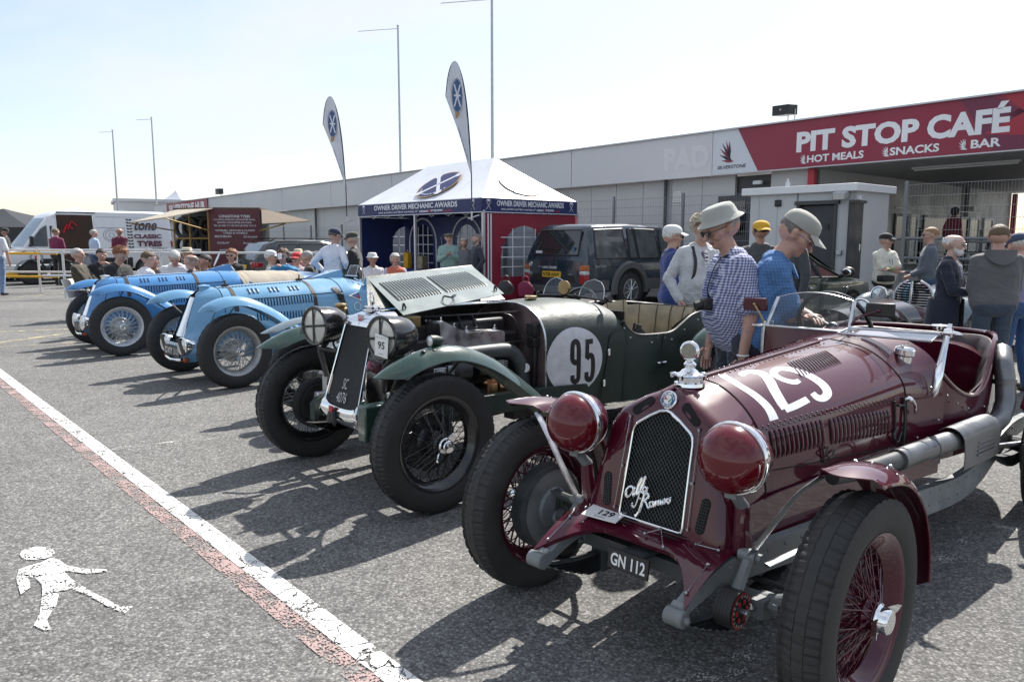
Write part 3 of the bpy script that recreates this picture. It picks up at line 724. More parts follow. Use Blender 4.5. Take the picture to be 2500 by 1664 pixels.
    k = MB(); k.ngon(disc_pts(scr_pt(.06, .12) + Vector((-.003, 0, 0)), (0, 1, 0), (.1, 0, .97), .014, 18)); k.build('round_sticker', 'badge_blue', root, smooth=False)
    k = MB(); k.lathe([(.0, .009), (.0012, .0065)], scr_pt(.06, .12) + Vector((-.0042, 0, 0)), (-1, 0, .1), 18, cap=False); k.build('sticker_ring', 'white_plain', root)
    # aero screen folded flat over the scuttle
    A_ = [Vector((1.30, .045, 1.056)), Vector((1.47, .03, 1.066)), Vector((1.585, .40, 1.062)), Vector((1.40, .42, 1.045))]
    k = MB(); k.add([p for p in A_], [(0, 1, 2, 3)]); k.build('aero_screen_glass', 'glass_clear', root)
    k = MB(); k.tube(A_ + [A_[0]], .0065, 6); k.build('aero_screen_frame', 'alloy', root)
    k = MB(); pth = [(1.63, .425, 1.105), (1.60, .425, 1.06), (1.565, .425, .98), (1.53, .42, .88), (1.515, .415, .80), (1.51, .412, .775)]
    k.tube(pth, [.010, .012, .014, .022, .016, .004], 10, smooth=24, sq=.4); k.lathe([(-.022, .013), (-.02, .02), (.012, .022), (.016, .012), (.04, .008), (.05, .004)], (1.61, .43, 1.065), (0, 1, 0), 16); k.tube([(1.61, .40, 1.06), (1.60, .49, 1.062)], .004, 6)
    k.build('screen_bracket', 'chrome', root)
    # mirrors
    def mirror(c, tilt, name, arm, m):
        kk = MB(); kk.box(c, (.016, .135, .068), rot=Matrix.Rotation(tilt, 3, 'Z')); o = kk.build(name, m, root, bevel=.008); kk = MB(); kk.tube(arm, .0055, 6, smooth=12); kk.ell(arm[-1], .011, 8, 6); kk.build('mirror_arm', 'brass' if m == C else C, o)
        return o
    mirror(Vector((1.47, -.475, 1.152)), -.12, 'mirror', [(1.455, -.42, 1.05), (1.45, -.42, 1.075), (1.452, -.455, 1.13), (1.458, -.475, 1.152)], C)
    mirror(Vector((1.56, .135, 1.155)), -.10, 'mirror', [(1.475, .03, 1.03), (1.48, .035, 1.09), (1.52, .07, 1.125), (1.552, .13, 1.152)], 'black_satin')
    # steering wheel behind the screen
    k = MB(); ax = Vector((.93, 0, .36)).normalized(); u_ = Vector((0, 1, 0)); v_ = ax.cross(u_)
    ring = [Vector((1.80, -.19, 1.03)) + u_ * .195 * cos(t) + v_ * .195 * sin(t) for t in np.linspace(0, 2 * pi, 41)]; k.tube(ring, .013, 8, cap=False); sw = k.build('steering_wheel', 'black_gloss', root)
    k = MB()
    for a in (.5, 2.6, 4.71): k.tube([Vector((1.79, -.19, 1.03)), Vector((1.80, -.19, 1.03)) + u_ * .19 * cos(a) + v_ * .19 * sin(a)], .010, 6, sq=.3)
    k.lathe([(0, .035), (.02, .03)], (1.78, -.19, 1.02), ax, 16); k.tube([(1.78, -.19, 1.02), (1.45, -.19, .90)], .015, 8); k.build('steering_spokes', 'steel', sw)
    # fuel filler on the scuttle
    k = MB(); k.lathe([(-.03, .035), (.012, .035), (.016, .040), (.020, .045), (.044, .045), (.05, .04), (.056, .03), (.058, .001)], (1.475, .285, .945), (0, .12, 1), 28); fc = k.build('filler_cap', 'chrome', root)
    k = MB(); k.box((1.475, .287, 1.006), (.075, .014, .012)); k.build('cap_lever', 'chrome', fc, bevel=.003)
    # rivets and fasteners on the tub
    k = MB()
    for b, l, z in ((1.5, .40, .82), (1.62, .435, .77), (1.72, .452, .72), (1.84, .468, .68), (1.7, .445, .58), (1.9, .47, .56), (2.05, .482, .66), (1.4, .388, .6), (1.56, .422, .66), (2.0, .48, .6), (2.2, .48, .6)): k.ell((b, l + .004, z), .006, 6, 4)
    k.build('fasteners', 'steel', root, kind='stuff')
    # bonnet catches and handbrake bracket by the rear edge of the bonnet
    k = MB(); k.tube([hood(.64, .80, .008), hood(.62, .82, .035), hood(.66, .86, .03), hood(.69, .83, .012)], .004, 6, smooth=14); k.tube([hood(.60, .78, .01), hood(.61, .88, .012)], .004, 6); k.build('bonnet_catch', 'iron_black', root)
    k = MB(); k.tube([hood(1.3, .70, .012), hood(1.3, .86, .02), hood(1.29, .99, .03)], .007, 6, smooth=10); k.tube([hood(1.22, .86, .01), hood(1.2, .90, .035), hood(1.24, .95, .03), hood(1.27, .9, .012)], .0055, 6, smooth=14); k.tube([hood(1.24, .74, .012), hood(1.3, .75, .02)], .006, 6); k.tube([hood(1.21, .70, .012), hood(1.21, .93, .012)], .008, 6, sq=.5); k.build('bonnet_latch', 'iron_black', root)
    k = MB(); k.tube([hood(1.315, .72, .02), hood(1.34, .72, .045), hood(1.37, .76, .05), hood(1.385, .82, .03)], [.012, .011, .007, .004], 8, smooth=16); k.build('tap_lever', 'chrome', root)
    # ---- underbody between bonnet and rails
    k = MB(); k.sheet([[(b, l, z) for z in np.linspace(.40, .585, 4)] for b, l in ((-.02, .30), (.25, .296), (.7, .325), (1.32, .372), (1.6, .42))][::-1], .008)
    k.sheet([[(b, -l, z) for z in np.linspace(.40, .585, 4)] for b, l in ((-.02, .30), (.25, .296), (.7, .325), (1.32, .372), (1.6, .42))], .008); k.build('undertray_side', C, root)
    # ---- front apron between the dumb irons
    k = MB(); rows = []
    for u in np.linspace(-1, 1, 41):
        a = abs(u); lf = .305 * u + .035 * u * a ** 3 * 0; bfr = -.185 - .19 * max(0, a - .42) ** 1.7 / .58 ** 1.7; r = []
        for t in np.linspace(0, 1, 9):
            b = .03 + (bfr - .03) * t; zr = .480 - .030 * max(0, -b / .2) ** 1.4 - (.033 * max(0, (-b - .2) / .17) ** 1.1 if b < -.2 else 0)
            l = lf * (1.07 + .04 * (1 - t)); 
            r.append((b, l, zr - .012 * t ** 6))
        r.append((r[-1][0] + .006, r[-1][1], r[-1][2] - .016)); rows.append(r)
    k.grid([x[::-1] for x in rows]); k.build('front_apron', C, root, ang=60)
    k = MB()
    for s in (1, -1):
        for i in range(3):
            c = Vector((-.085 - i * .028, s * .105, .481 - i * .002)); k.ngon([c + Vector((.009 * sin(t), s * .062 * cos(t) * (1 if i < 2 else .8), -.0022 * i + .0012)) for t in np.linspace(0, 2 * pi, 17)[:-1]][::-s])
    k.build('apron_slot', 'void_black', root, smooth=False)
    for P, Q in (((-.16, .02, .466), (-.12, .06, .482)), ((-.12, .06, .482), (-.19, .12, .455)), ((-.05, .24, .488), (.02, .31, .49)), ((-.05, .24, .488), (-.13, .21, .474)), ((-.12, .29, .474), (-.13, .21, .474)), ((-.20, .30, .452), (-.32, .30, .395)), ((-.05, -.23, .486), (-.12, -.29, .47)), ((-.2, -.30, .452), (-.32, -.30, .395))):
        k = MB(); k.tube([P, Q], .0014, 4)
        for p in (P, Q): k.ell(p, .0065, 6, 5)
        k.build('apron_fixing', 'steel', root)
    # race-number card taped on the apron, in the shade of the lamp
    U_ = Vector((.12, 1, .0)).normalized(); V_ = Vector((1, -.12, .17)).normalized(); c0 = Vector((-.135, -.185, .476))
    k = MB(); k.prism([c0 - U_ * .075 - V_ * .042, c0 + U_ * .075 - V_ * .042, c0 + U_ * .075 + V_ * .042, c0 - U_ * .075 + V_ * .042], (0, 0, .003)); cd = k.build('number_card', 'white_plain', root, smooth=False)
    k = MB(); text(k, '129', c0 + Z * .0045 + U_ * .012, U_, V_, h=.036, bold=.02, d=0); k.build('card_number', 'black_satin', cd, smooth=False)
    k = MB(); text(k, 'Bonhams', c0 + Z * .0045 - V_ * .031, U_, V_, h=.009, d=0); k.build('card_caption', 'badge_blue', cd, smooth=False)
    # registration plate
    k = MB(); k.box((-.225, .0, .368), (.008, .175, .072), rot=Matrix.Rotation(.12, 3, 'Y')); pl = k.build('number_plate', 'black_satin', root)
    k = MB(); text(k, 'GN 112', (-.2305, .0, .368), (0, 1, 0), (.12, 0, 1), w=.15, h=.046, bold=.025, d=.0005); k.build('plate_lettering', 'white_plain', pl, smooth=False)
    k = MB(); k.box((-.12, 0, .392), (.2, .10, .012)); k.box((-.10, 0, .355), (.06, .56, .05)); k.build('plate_bracket', 'frame_dark', root)
    # ---- chassis
    for s in (1, -1):
        k = MB(); pth = [(-.372, .300, .338), (-.30, .305, .378), (-.2, .313, .422), (-.08, .322, .448), (.1, .335, .448), (.6, .375, .425), (1.2, .425, .385), (1.75, .465, .35), (2.1, .475, .37), (2.4, .475, .43), (2.7, .475, .47), (3.1, .46, .45)]
        P = cr(pth, 50); rows = []
        for (b, l, z) in P:
            h = np.interp(b, [-.372, -.25, 0, .8, 2, 3.1], [.034, .055, .10, .13, .13, .08]); rows.append([(b, s * (l + .006), z), (b, s * (l + .006), z - h), (b, s * (l - .034), z - h), (b, s * (l - .034), z)])
        k.grid(rows, cu=True); k.ngon(rows[0]); k.ngon(rows[-1]); rl = k.build('chassis_rail', 'frame_grey', root, smooth=False, recalc=True)
        k = MB()
        for i in range(26):
            b = -.1 + i * .11; l = np.interp(b, P[:, 0], P[:, 1]); z = np.interp(b, P[:, 0], P[:, 2])
            for dz in (.025, .085): k.ell((b, s * (l + .006), z - dz), .0065, 6, 4)
        k.build('rail_bolts', 'frame_grey', rl, kind='stuff')
        k = MB(); k.lathe([(-.034, .024), (-.03, .029), (.03, .029), (.034, .024)], (-.375, s * .300, .335), (0, 1, 0), 16); k.box((-.36, s * .3, .352), (.05, .062, .014), rot=Matrix.Rotation(-.5, 3, 'Y')); k.lathe([(0, .012), (.045, .012), (.05, .006)], (-.375, s * .300, .335), (0, s, 0), 10); k.build('spring_shackle', 'frame_grey', root)
        k = MB()
        for i in range(7):
            ln = .72 - i * .085; q = [(-.375 + (.375 + .36) * 0 + .0 + x, s * .302, .318 - .012 * i - .055 * (1 - ((x - .37) / .38) ** 2)) for x in np.linspace(.375 - ln / 2, .375 + ln / 2, 12)]
            k.tube(q, .022, 4, sq=.22)
        k.box((.0, s * .302, .245), (.06, .06, .12)); k.build('leaf_spring', 'frame_dark', root)
        # friction damper
        c = Vector((-.165, s * .372, .318)); k = MB(); k.lathe([(-.034, .052), (-.032, .062)] + [(-.03 + .012 * i + q, .064 - (.004 if q > .008 else 0)) for i in range(5) for q in (0, .0085, .0105)] + [(.031, .062), (.033, .054)], c, (0, s, 0), 36); dm = k.build('friction_damper', 'black_satin', root, ang=25)
        k = MB(); k.lathe([(.0345, .059), (.0345, .052)], c, (0, s, 0), 36, cap=False)
        for i in range(6): a = i * pi / 3; k.ell(c + Vector((.030 * cos(a), s * .036, .030 * sin(a))), (.0085, .003, .0085), 8, 5)
        k.build('damper_marks', ['badge_red'], dm)
        k = MB(); 
        for i, chh in enumerate('HARTFORD*HARTFORD*'):
            a = pi / 2 - i * 2 * pi / 18; 
            if chh != '*': text(k, chh, c + Vector((-.049 * cos(a) * -1, s * .0365, .049 * sin(a))), Vector((sin(a), 0, -cos(a))), Vector((cos(a), 0, sin(a))), h=.010, bold=.02, d=0)
        k.build('damper_lettering', 'white_plain', dm, smooth=False)
        k = MB(); k.lathe([(.03, .010), (.05, .010), (.052, .012), (.06, .012)], c, (0, s, 0), 8); k.build('damper_nut', 'steel', dm)
        k = MB(); k.tube([c + Vector((.0, 0, .02)), (-.06, s * .372, .47)], [.026, .020], 6, sq=.5); k.lathe([(-.03, .024), (.03, .024)], (-.06, s * .368, .462), (0, 1, 0), 16); k.lathe([(.03, .016), (.046, .016)], (-.06, s * .368, .462), (0, s, 0), 6)
        k.tube([c, (-.02, s * .40, .285)], [.024, .024], 6, sq=.6); k.box((-.03, s * .41, .295), (.09, .05, .06)); k.lathe([(0, .02), (.06, .02)], (-.03, s * .41, .30), (0, s, 0), 8)
        k.build('damper_arm', 'frame_grey', root)
    k = MB(); k.tube([(0, -.60, .345), (-.005, -.5, .325), (-.01, -.38, .30), (-.01, 0, .295), (-.01, .38, .30), (-.005, .5, .325), (0, .60, .345)], [.03, .03, .026, .026, .026, .03, .03], 12, smooth=30); k.build('front_axle', 'frame_grey', root)
    k = MB(); k.tube([(.13, -.56, .30), (.13, .56, .30)], .011, 8)
    for s in (1, -1):
        k.tube([(0, s * .565, .25), (0, s * .565, .45)], .026, 10); k.tube([(0, s * .56, .30), (.13, s * .54, .30)], .016, 8); k.ell((.13, s * .55, .3), .02, 8, 6)
    k.build('track_rod', 'frame_dark', root)
    k = MB(); k.tube([(.03, -.37, .36), (.06, -.56, .40)], .026, 10); k.tube([(0, -.36, .42), (0, -.58, .435)], .018, 10); k.tube([(-.03, -.47, .36), (-.03, -.505, .362)], .03, 12); k.build('steering_arm', 'frame_dark', root)
    k = MB(); k.tube([(-.03, -.41, .358), (-.03, -.455, .361)], .031, 12); k.build('yellow_band', mat('yellow_band', (.55, .30, .05), .5), root)
    k = MB(); k.tube([(WB, -.6, R), (WB, .6, R)], .04, 10); k.ell((WB, 0, R), (.13, .12, .13), 14, 10); k.build('rear_axle', 'frame_dark', root)
    for s in (1, -1):
        k = MB()
        for i in range(6):
            ln = .95 - i * .12; k.tube([(WB + x, s * .52, .335 - .013 * i + .06 * (x / .48) ** 2) for x in np.linspace(-ln / 2, ln / 2, 10)], .026, 4, sq=.22)
        k.build('rear_spring', 'frame_dark', root)
        k = MB(); k.tube([(WB - .30, s * .48, .40), (WB - .10, s * .60, .41)], .013, 8); k.build('rear_bracket', 'steel', root)
    # gearbox and engine sump shapes seen under the car
    k = MB(); k.ell((.75, 0, .35), (.55, .16, .12), 14, 10); k.tube([(1.2, 0, .36), (2.55, 0, .36)], .05, 10); k.build('sump', 'frame_dark', root)
    # ---- exhaust along the near side
    k = MB(); k.tube([(.55, .37, .60), (.75, .425, .595), (1.0, .455, .592)], .036, 14, smooth=10); k.build('exhaust_pipe', 'frame_dark', root)
    k = MB(); k.tube([(.98, .455, .592), (1.3, .48, .587), (1.62, .505, .58), (1.9, .525, .575)], .046, 16, smooth=16); k.lathe([(-.006, .049), (.012, .049)], (1.3, .48, .587), (1, .07, 0), 16)
    k.tube([(1.86, .522, .576), (2.02, .535, .578), (2.14, .54, .60), (2.21, .54, .66), (2.235, .53, .735), (2.24, .52, .80), (2.27, .5, .86), (2.4, .46, .90)], .048, 16, smooth=40)
    k.lathe([(-.012, .053), (.012, .053)], (2.236, .525, .77), (0, -.1, 1), 16); k.build('silencer', 'exhaust', root)
    k = MB(); rows = []
    for b in np.linspace(1.50, 1.93, 4):
        l0 = np.interp(b, [1.3, 1.9], [.48, .525]); rows.append([(b, l0 + .062 * cos(a) * (1 if a < pi / 2 else 1), .582 + .062 * sin(a)) for a in np.linspace(2.4, .0, 9)] + [(b + .02, l0 + .062, .52), (b + .03, l0 + .058, .455), (b + .03, l0 + .03, .43)])
    k.sheet(rows, .004)
    hs = k.build('heat_shield', 'exhaust', root, ang=40)
    for i in range(4):
        kk = MB(); kk.box((1.77, .582, .50 + i * .02), (.22, .006, .007), rot=Matrix.Rotation(-.075 * -1, 3, 'Z')); kk.build('shield_rib', 'exhaust', hs, bevel=.002)
    # ---- lamps on posts
    for s in (1, -1):
        c = Vector((-.116, s * .337, .80)); ax = Vector((-1, 0, .0)).normalized()
        k = MB(); k.lathe([(-.118, .001), (-.112, .035), (-.092, .075), (-.06, .10), (-.02, .112), (.0, .113)], c, ax, 40); lp = k.build('headlamp', 'crimson', root)
        k = MB(); k.lathe([(0, .113), (.0, .119), (.006, .121), (.016, .121), (.022, .117), (.022, .112)], c, ax, 40); k.lathe([(-.014, .113), (-.012, .1155), (-.004, .1155), (-.002, .113)], c, ax, 40); k.build('lamp_rim', 'chrome', lp)
        k = MB(); k.lathe([(.022, .1135)] + [(.024 + .098 * sin(t), .1125 * cos(t)) for t in np.linspace(.0, pi / 2 - .001, 14)], c, ax, 48); k.build('lamp_cover', 'lamp_cover', lp)
        k = MB(); k.box(c + Vector((.0, 0, -.122)), (.05, .04, .02)); k.tube([c + Vector((.005, 0, -.125)), (-.055, s * .337, .62)], [.018, .022], 12); k.build('lamp_stem', 'frame_grey', lp)
        k = MB(); k.tube([(-.06, s * .337, .625), (-.05, s * .334, .53), (-.03, s * .325, .455)], [.024, .028, .045], 10, smooth=8); k.build('lamp_pedestal', C, lp)
    # ---- cycle wings
    def wing(s, cx, a0, a1, rad, name, flare):
        k = MB(); rows = []; n = 34
        for i in range(n + 1):
            t = i / n; a = radians(a0 + (a1 - a0) * t); r = rad + flare * max(0, (t < .25) * (.25 - t) / .25) ** 1.5 * .06
            wl = .182 * (1 - .0 * t); row = []
            for u in np.linspace(-1, 1, 13):
                tip = 1.0 if t > .0 else 1; crown = -.030 * abs(u) ** 2.2 - (.012 if abs(u) > .95 else 0)
                ll = s * (.682 + u * wl / 2); rr2 = r + crown
                da = (abs(u) ** 2) * (radians(9) * max(0, 1 - t / .1) - radians(6) * max(0, (t - .9) / .1))
                row.append((cx + rr2 * cos(a - da), ll, R + rr2 * sin(a - da)))
            rows.append(row)
        k.sheet(rows if s > 0 else [r[::-1] for r in rows], .004); o = k.build(name, C, root, ang=50)
        kk = MB()
        for e in (0, -1): kk.tube([r[e] for r in rows], .0055, 6)
        kk.build('wing_bead', C, o)
        kk = MB()
        for i in (9, 11):
            for j in (1, 3, 6, 9, 11): kk.ell(Vector(rows[i][j]) + Vector((0, 0, .003)), .0035, 6, 4)
        kk.ell(Vector(rows[10][9]) + Vector((0, 0, .008)), (.008, .008, .008), 6, 5); kk.ell(Vector(rows[10][2]) + Vector((0, 0, .008)), (.008, .008, .008), 6, 5)
        kk.build('wing_bolts', 'steel', o, kind='stuff')
        kk = MB(); kk.sheet([[Vector(rows[i][j]) + Vector((0, 0, .0028)) for j in range(1, 12)] for i in (9, 10, 11)] if s > 0 else [[Vector(rows[i][j]) + Vector((0, 0, .0028)) for j in range(11, 0, -1)] for i in (9, 10, 11)], .003); kk.build('wing_strap', C, o)
        return o
    for s in (1, -1):
        wing(s, 0, 108, -8, .452, 'front_wing', .4)
        wing(s, WB, 150, 10, .455, 'rear_wing', 0)
        k = MB(); k.tube([(-.06, s * .36, .44), (-.075, s * .44, .57), (-.08, s * .53, .71), (-.07, s * .60, .785)], .021, 6, smooth=16, sq=.28); k.build('wing_stay', 'steel', root)
        k = MB(); k.tube([(.0, s * .40, .42), (.25, s * .45, .43), (.41, s * .60, .42)], .015, 6, smooth=10, sq=.4); k.build('wing_stay', 'steel', root)
    # ---- wheels
    for b, s in ((0, 1), (0, -1), (WB, 1), (WB, -1)):
        wire_wheel('crimson', root, (b, -s * tr, R), s < 0, R, .247, .150, C, C, C, nseg=264, ear=.10, rad=.042, drum=(.175, 'frame_dark', 'frame_grey'), spin=b * .3 + s, n_in=40, n_out=20, tyrem='rubber_dusty', hub=.095, r=.0026, off=-.035)
    FLIP[0] = False
    return root
crimson = crimson_car()
# ================================================================== helpers for the other sports cars
def wing_sheet(root, name, pts, l0, w, m, crown=.045, s=1, n=36, th=.004, bead=.005, pw=2.0, tipround=.6):
    """mudguard swept along a (b,z) ridge line: rounded across, with a pointed or rounded front tip"""
    P = cr(pts, n); T = np.gradient(P, axis=0); T /= np.linalg.norm(T, axis=1, keepdims=True); rows = []
    W = np.interp(np.linspace(0, 1, n), np.linspace(0, 1, len(w)), w)
    for i, (p, t, q) in enumerate(zip(P, T, W)):
        nn = np.array((-t[1], t[0])); nn = nn if nn[1] > 0 or i > n * .5 else -nn; r = []
        for u in np.linspace(-1, 1, 13):
            c = crown * abs(u) ** pw; tip = tipround * max(0, 1 - i / (n * .16)) * abs(u) ** 2 * .11
            r.append((p[0] - nn[0] * c + t[0] * tip, s * (l0 + u * q / 2), p[1] - nn[1] * c + t[1] * tip))
        rows.append(r)
    k = MB(); k.sheet(rows if s > 0 else [r[::-1] for r in rows], th); o = k.build(name, m, root, ang=50)
    k = MB(); k.tube([r[0] for r in rows], bead, 6); k.tube([r[-1] for r in rows], bead, 6); k.build('wing_bead', m, o, kind='stuff')
    return o
def loft_half(mb, secs, n=33, m=None, mirror=True, sub=6):
    """secs: [(b, [(l,z)...])]: smooth skin through half sections mirrored to both sides"""
    B = np.array([b for b, _ in secs]); S = np.array([cr(q, n) for _, q in secs]); k = (len(B) - 1) * sub + 1
    A_ = np.concatenate([np.repeat(B[:, None, None], n, 1), S], 2).reshape(len(B), -1)
    R_ = cr(A_, k).reshape(k, n, 3); rows = []
    for r in R_:
        h = [tuple(p) for p in r]; rows.append([(b, -l, z) for b, l, z in h[::-1]] + h[1:])
    mb.grid(rows); return R_
mat('green_body', (.016, .030, .024), .5, n=.25, ns=6, bump=.16, bs=60, spec=.5)
mat('green_wing', (.020, .052, .039), .22, coat=.8, n=.15, ns=6, spec=.4)
mat('green_panel_glare', (.25, .29, .27), .16, coat=1., n=.1, ns=8, spec=.8)  # bonnet leaf green paled: glare on dark paint put into the base colour
mat('timber_seam', (.07, .055, .035), .7); mat('bulkhead', (.42, .31, .32), .36, .85, n=.25, ns=7, rn=.1)
mat('core_black', (.010, .010, .011), .55, bump=.5, bs=160)
mat('spoke_black', (.014, .014, .015), .25, coat=.5)

def green_car():
    FLIP[0] = True
    root = thing('touring_car', 'dark green open tourer numbered 95 with its bonnet propped open and chrome radiator', 'vintage car', (-.9055, 4.6584, 0), radians(41.34))
    R, tr, WB = .3874, .7267, 2.86; G = 'green_body'; W = 'green_wing'
    # radiator: black core in a leaning chrome shell
    bf = lambda z: -.175 + .29 * (z - .49)
    hw = lambda z: np.interp(z, [.49, .73, .965], [.196, .176, .155])
    zs = list(np.linspace(.965, .56, 12)); edge = [(hw(z), z) for z in zs] + [(.192, .53), (.176, .506), (.15, .494), (.08, .486), (0, .484)]
    loop = [Vector((bf(z) - .004, y, z)) for y, z in edge] + [Vector((bf(z) - .004, -y, z)) for y, z in edge[-2::-1]]
    k = MB(); k.ngon([p + Vector((.014, 0, 0)) for p in [Vector((bf(.985) - .004, -.10, .985)), Vector((bf(.985) - .004, .10, .985))] + loop]); k.build('radiator_core', 'core_black', root, smooth=False)
    k = MB()
    for z in np.arange(.50, .975, .0105):
        y = hw(z) - .004 - (.02 if z < .52 else 0); k.add([(bf(z) + .004, -y, z), (bf(z) + .004, y, z), (bf(z) + .0075, y, z + .007), (bf(z) + .0075, -y, z + .007)], [(0, 1, 2, 3)])
    k.build('core_fins', 'core_black', root, smooth=False, kind='stuff')
    # chrome shell: header, thin side beads, deep rounded apron
    k = MB(); half = [(0, 1.062), (.08, 1.058), (.135, 1.04), (.168, 1.005), (.172, .965), (.192, .73), (.215, .49), (.250, .40), (.20, .345), (0, .335)]
    inn = [(0, .972), (.08, .972), (.125, .970), (.150, .967), (.157, .955), (.177, .73), (.194, .535), (.178, .508), (.12, .490), (0, .483)]
    OP, IP = cr(half, 60), cr(inn, 60)
    for s in (1, -1):
        rows = []
        for (y, z), (y2, z2) in zip(OP, IP):
            top = z > .96; low = z2 < .53; r = []
            for t, db in ((-1, .13), (0, .10 if not low else .08), (.04, .03), (.14, .006), (.35, -.006 if not low else -.02), (.7, -.008 if not low else -.022), (1, -.003)):
                if t == -1: r.append((bf(z) + .17, s * y * .99, z)); continue
                yy = y + (y2 - y) * t; zz = z + (z2 - z) * t; r.append((bf(zz) + db + (.05 * max(0, (zz - .985) / .08) ** 1.5 if top else 0) + (.10 * ((.49 - zz) / .15) ** 2 if zz < .49 else 0), s * yy, zz))
            rows.append(r)
        k.grid(rows if s > 0 else [r[::-1] for r in rows])
    k.build('radiator_shell', 'chrome', root, ang=50)
    # triangular badge
    nb = Vector((-.95, 0, .30)).normalized(); vb = Vector((.30, 0, .95)).normalized(); c = Vector((bf(1.012) + .004, .0, 1.012))
    def tri(k, sc_, d): k.ngon([c + nb * d + Vector((0, y * sc_, 0)) + vb * z * sc_ for y, z in ((-.042, .027), (0, -.047), (.042, .027))])
    k = MB(); tri(k, 1, .006); b0 = k.build('badge', 'black_gloss', root, smooth=False); k = MB(); tri(k, .84, .0066); k.build('badge_border', 'white_plain', b0, smooth=False); k = MB(); tri(k, .72, .0072); k.build('badge_field', 'badge_red', b0, smooth=False)
    k = MB(); text(k, 'ALVIS', c + nb * .0078 + vb * .010, (0, 1, 0), vb, w=.042, h=.013, bold=.02, d=0); k.build('badge_lettering', 'white_plain', b0, smooth=False)
    # hand-painted registration on the core
    pw = mat('chalk_white', (.55, .55, .54), .8, n=.35, ns=160)
    k = MB(); U_ = Vector((0, 1, .03)).normalized(); V_ = Vector((.29, .12, 1)).normalized()
    for txt, z, w_, h_, y in (('SC', .628, .058, .066, .0), ('4076', .546, .118, .064, -.012)): text(k, txt, (bf(z) - .0045, y, z), U_, V_, w=w_, h=h_, bold=-.004, d=.002)
    k.build('registration', pw, root, smooth=False)
    k = MB(); k.lathe([(0, .021), (-.004, .021), (-.004, .016), (.02, .015)], (-.178, -.10, .393), (-1, 0, -.25), 20, cap=False); k.build('crank_hole', 'void_black', root)
    k = MB(); k.box((-.202, -.07, .468), (.014, .046, .045)); k.build('red_tie', 'badge_red', root, bevel=.005); k = MB(); k.tube([(-.205, -.08, .45), (-.215, -.085, .39)], [.024, .03], 6, sq=.4); k.tube([(-.205, -.04, .46), (-.212, -.02, .41), (-.21, -.015, .375)], [.014, .018, .006], 6); k.build('hanging_strap', 'iron_black', root)
    # filler cap and mascot
    k = MB(); k.lathe([(0, .055), (.01, .055), (.014, .04), (.03, .042), (.036, .028)], (.06, 0, 1.055), n=24); k.tube([(.06, -.08, 1.08), (.06, .08, 1.08)], .010, 8, sq=.6); cp = k.build('radiator_cap', 'chrome', root)
    k = MB(); k.tube([(.06, 0, 1.09), (.062, 0, 1.115), (.06, 0, 1.14), (.055, 0, 1.165)], [.012, .016, .013, .009], 8, smooth=10); k.ell((.053, 0, 1.17), (.011, .010, .012), 8, 6); k.tube([(.06, 0, 1.14), (.04, .014, 1.125)], .005, 5); k.build('mascot', 'chrome', cp)
    # big lamps with crossed bars
    for s in (1, -1):
        c = Vector((-.145, s * .398 + .040, .950)); ax = Vector((-1, .20, 0)).normalized()
        k = MB(); k.lathe([(-.25, .001), (-.245, .035), (-.225, .068), (-.18, .098), (-.12, .115), (-.05, .121), (0, .121)], c, ax, 40, cap=False); lp = k.build('headlamp', 'black_gloss', root)
        k = MB(); k.lathe([(-.012, .121), (-.01, .127), (.006, .127), (.012, .120), (.010, .108), (-.004, .106)], c, ax, 40, cap=False); k.build('lamp_rim', 'black_gloss', lp)
        k = MB(); k.lathe([(-.07, .001), (-.062, .05), (-.04, .08), (-.004, .107)], c, ax, 32); k.build('reflector', mat('reflector', (.78, .80, .82), .16, 1., n=.3, ns=18, rn=.1), lp); k = MB(); k.lathe([(.000, .106), (.004, .08), (.008, .04), (.009, .001)], c, ax, 32); k.build('lamp_glass', mat('lamp_lens_pale', (.55, .55, .53), .1, .35, coat=.6, n=.15, ns=14), lp)  # pale opaque lens: sky mirrored in the glass put into its colour
        k = MB(); k.box(c + ax * .012, (.004, .014, .218), rot=Matrix.Rotation(-.2, 3, 'Z')); k.box(c + ax * .014, (.004, .218, .014), rot=Matrix.Rotation(-.2, 3, 'Z') @ Matrix.Rotation(.1, 3, 'X')); k.build('lamp_bars', 'black_satin', lp)
        k = MB(); k.tube([c + Vector((.08, 0, -.11)), (-.10, s * .39, .78), (-.08, s * .34, .62)], .018, 8); k.tube([(-.1, s * .39, .80), (-.08, s * .2, .80)], .014, 8); k.tube([c + Vector((.16, -s * .02, -.09)), (-.02, s * .36, .83), (0, s * .3, .75)], .008, 6, smooth=10); k.build('lamp_bracket', 'iron_black', root)
        if s > 0:
            U_ = Vector((.2, 1, -.08)).normalized(); V_ = Vector((.0, .08, 1)).normalized(); q = c + ax * .020 + Vector((.0, .022, -.036))
            k = MB(); k.prism([q - U_ * .052 - V_ * .062, q + U_ * .05 - V_ * .068, q + U_ * .054 + V_ * .05, q - U_ * .05 + V_ * .062], ax * .002); cd = k.build('number_card', 'white_plain', lp, smooth=False)
            k = MB(); text(k, '95', q + ax * .003, U_, V_, h=.042, bold=.02, d=0); k.build('card_number', 'black_satin', cd, smooth=False)
            k = MB(); text(k, 'Bonhams', q + ax * .003 - V_ * .048, U_, V_, h=.007, d=0); text(k, 'THE VSCC SPRING START', q + ax * .003 + V_ * .042, U_, V_, w=.085, d=0); k.build('card_caption', 'frame_grey', cd, smooth=False)
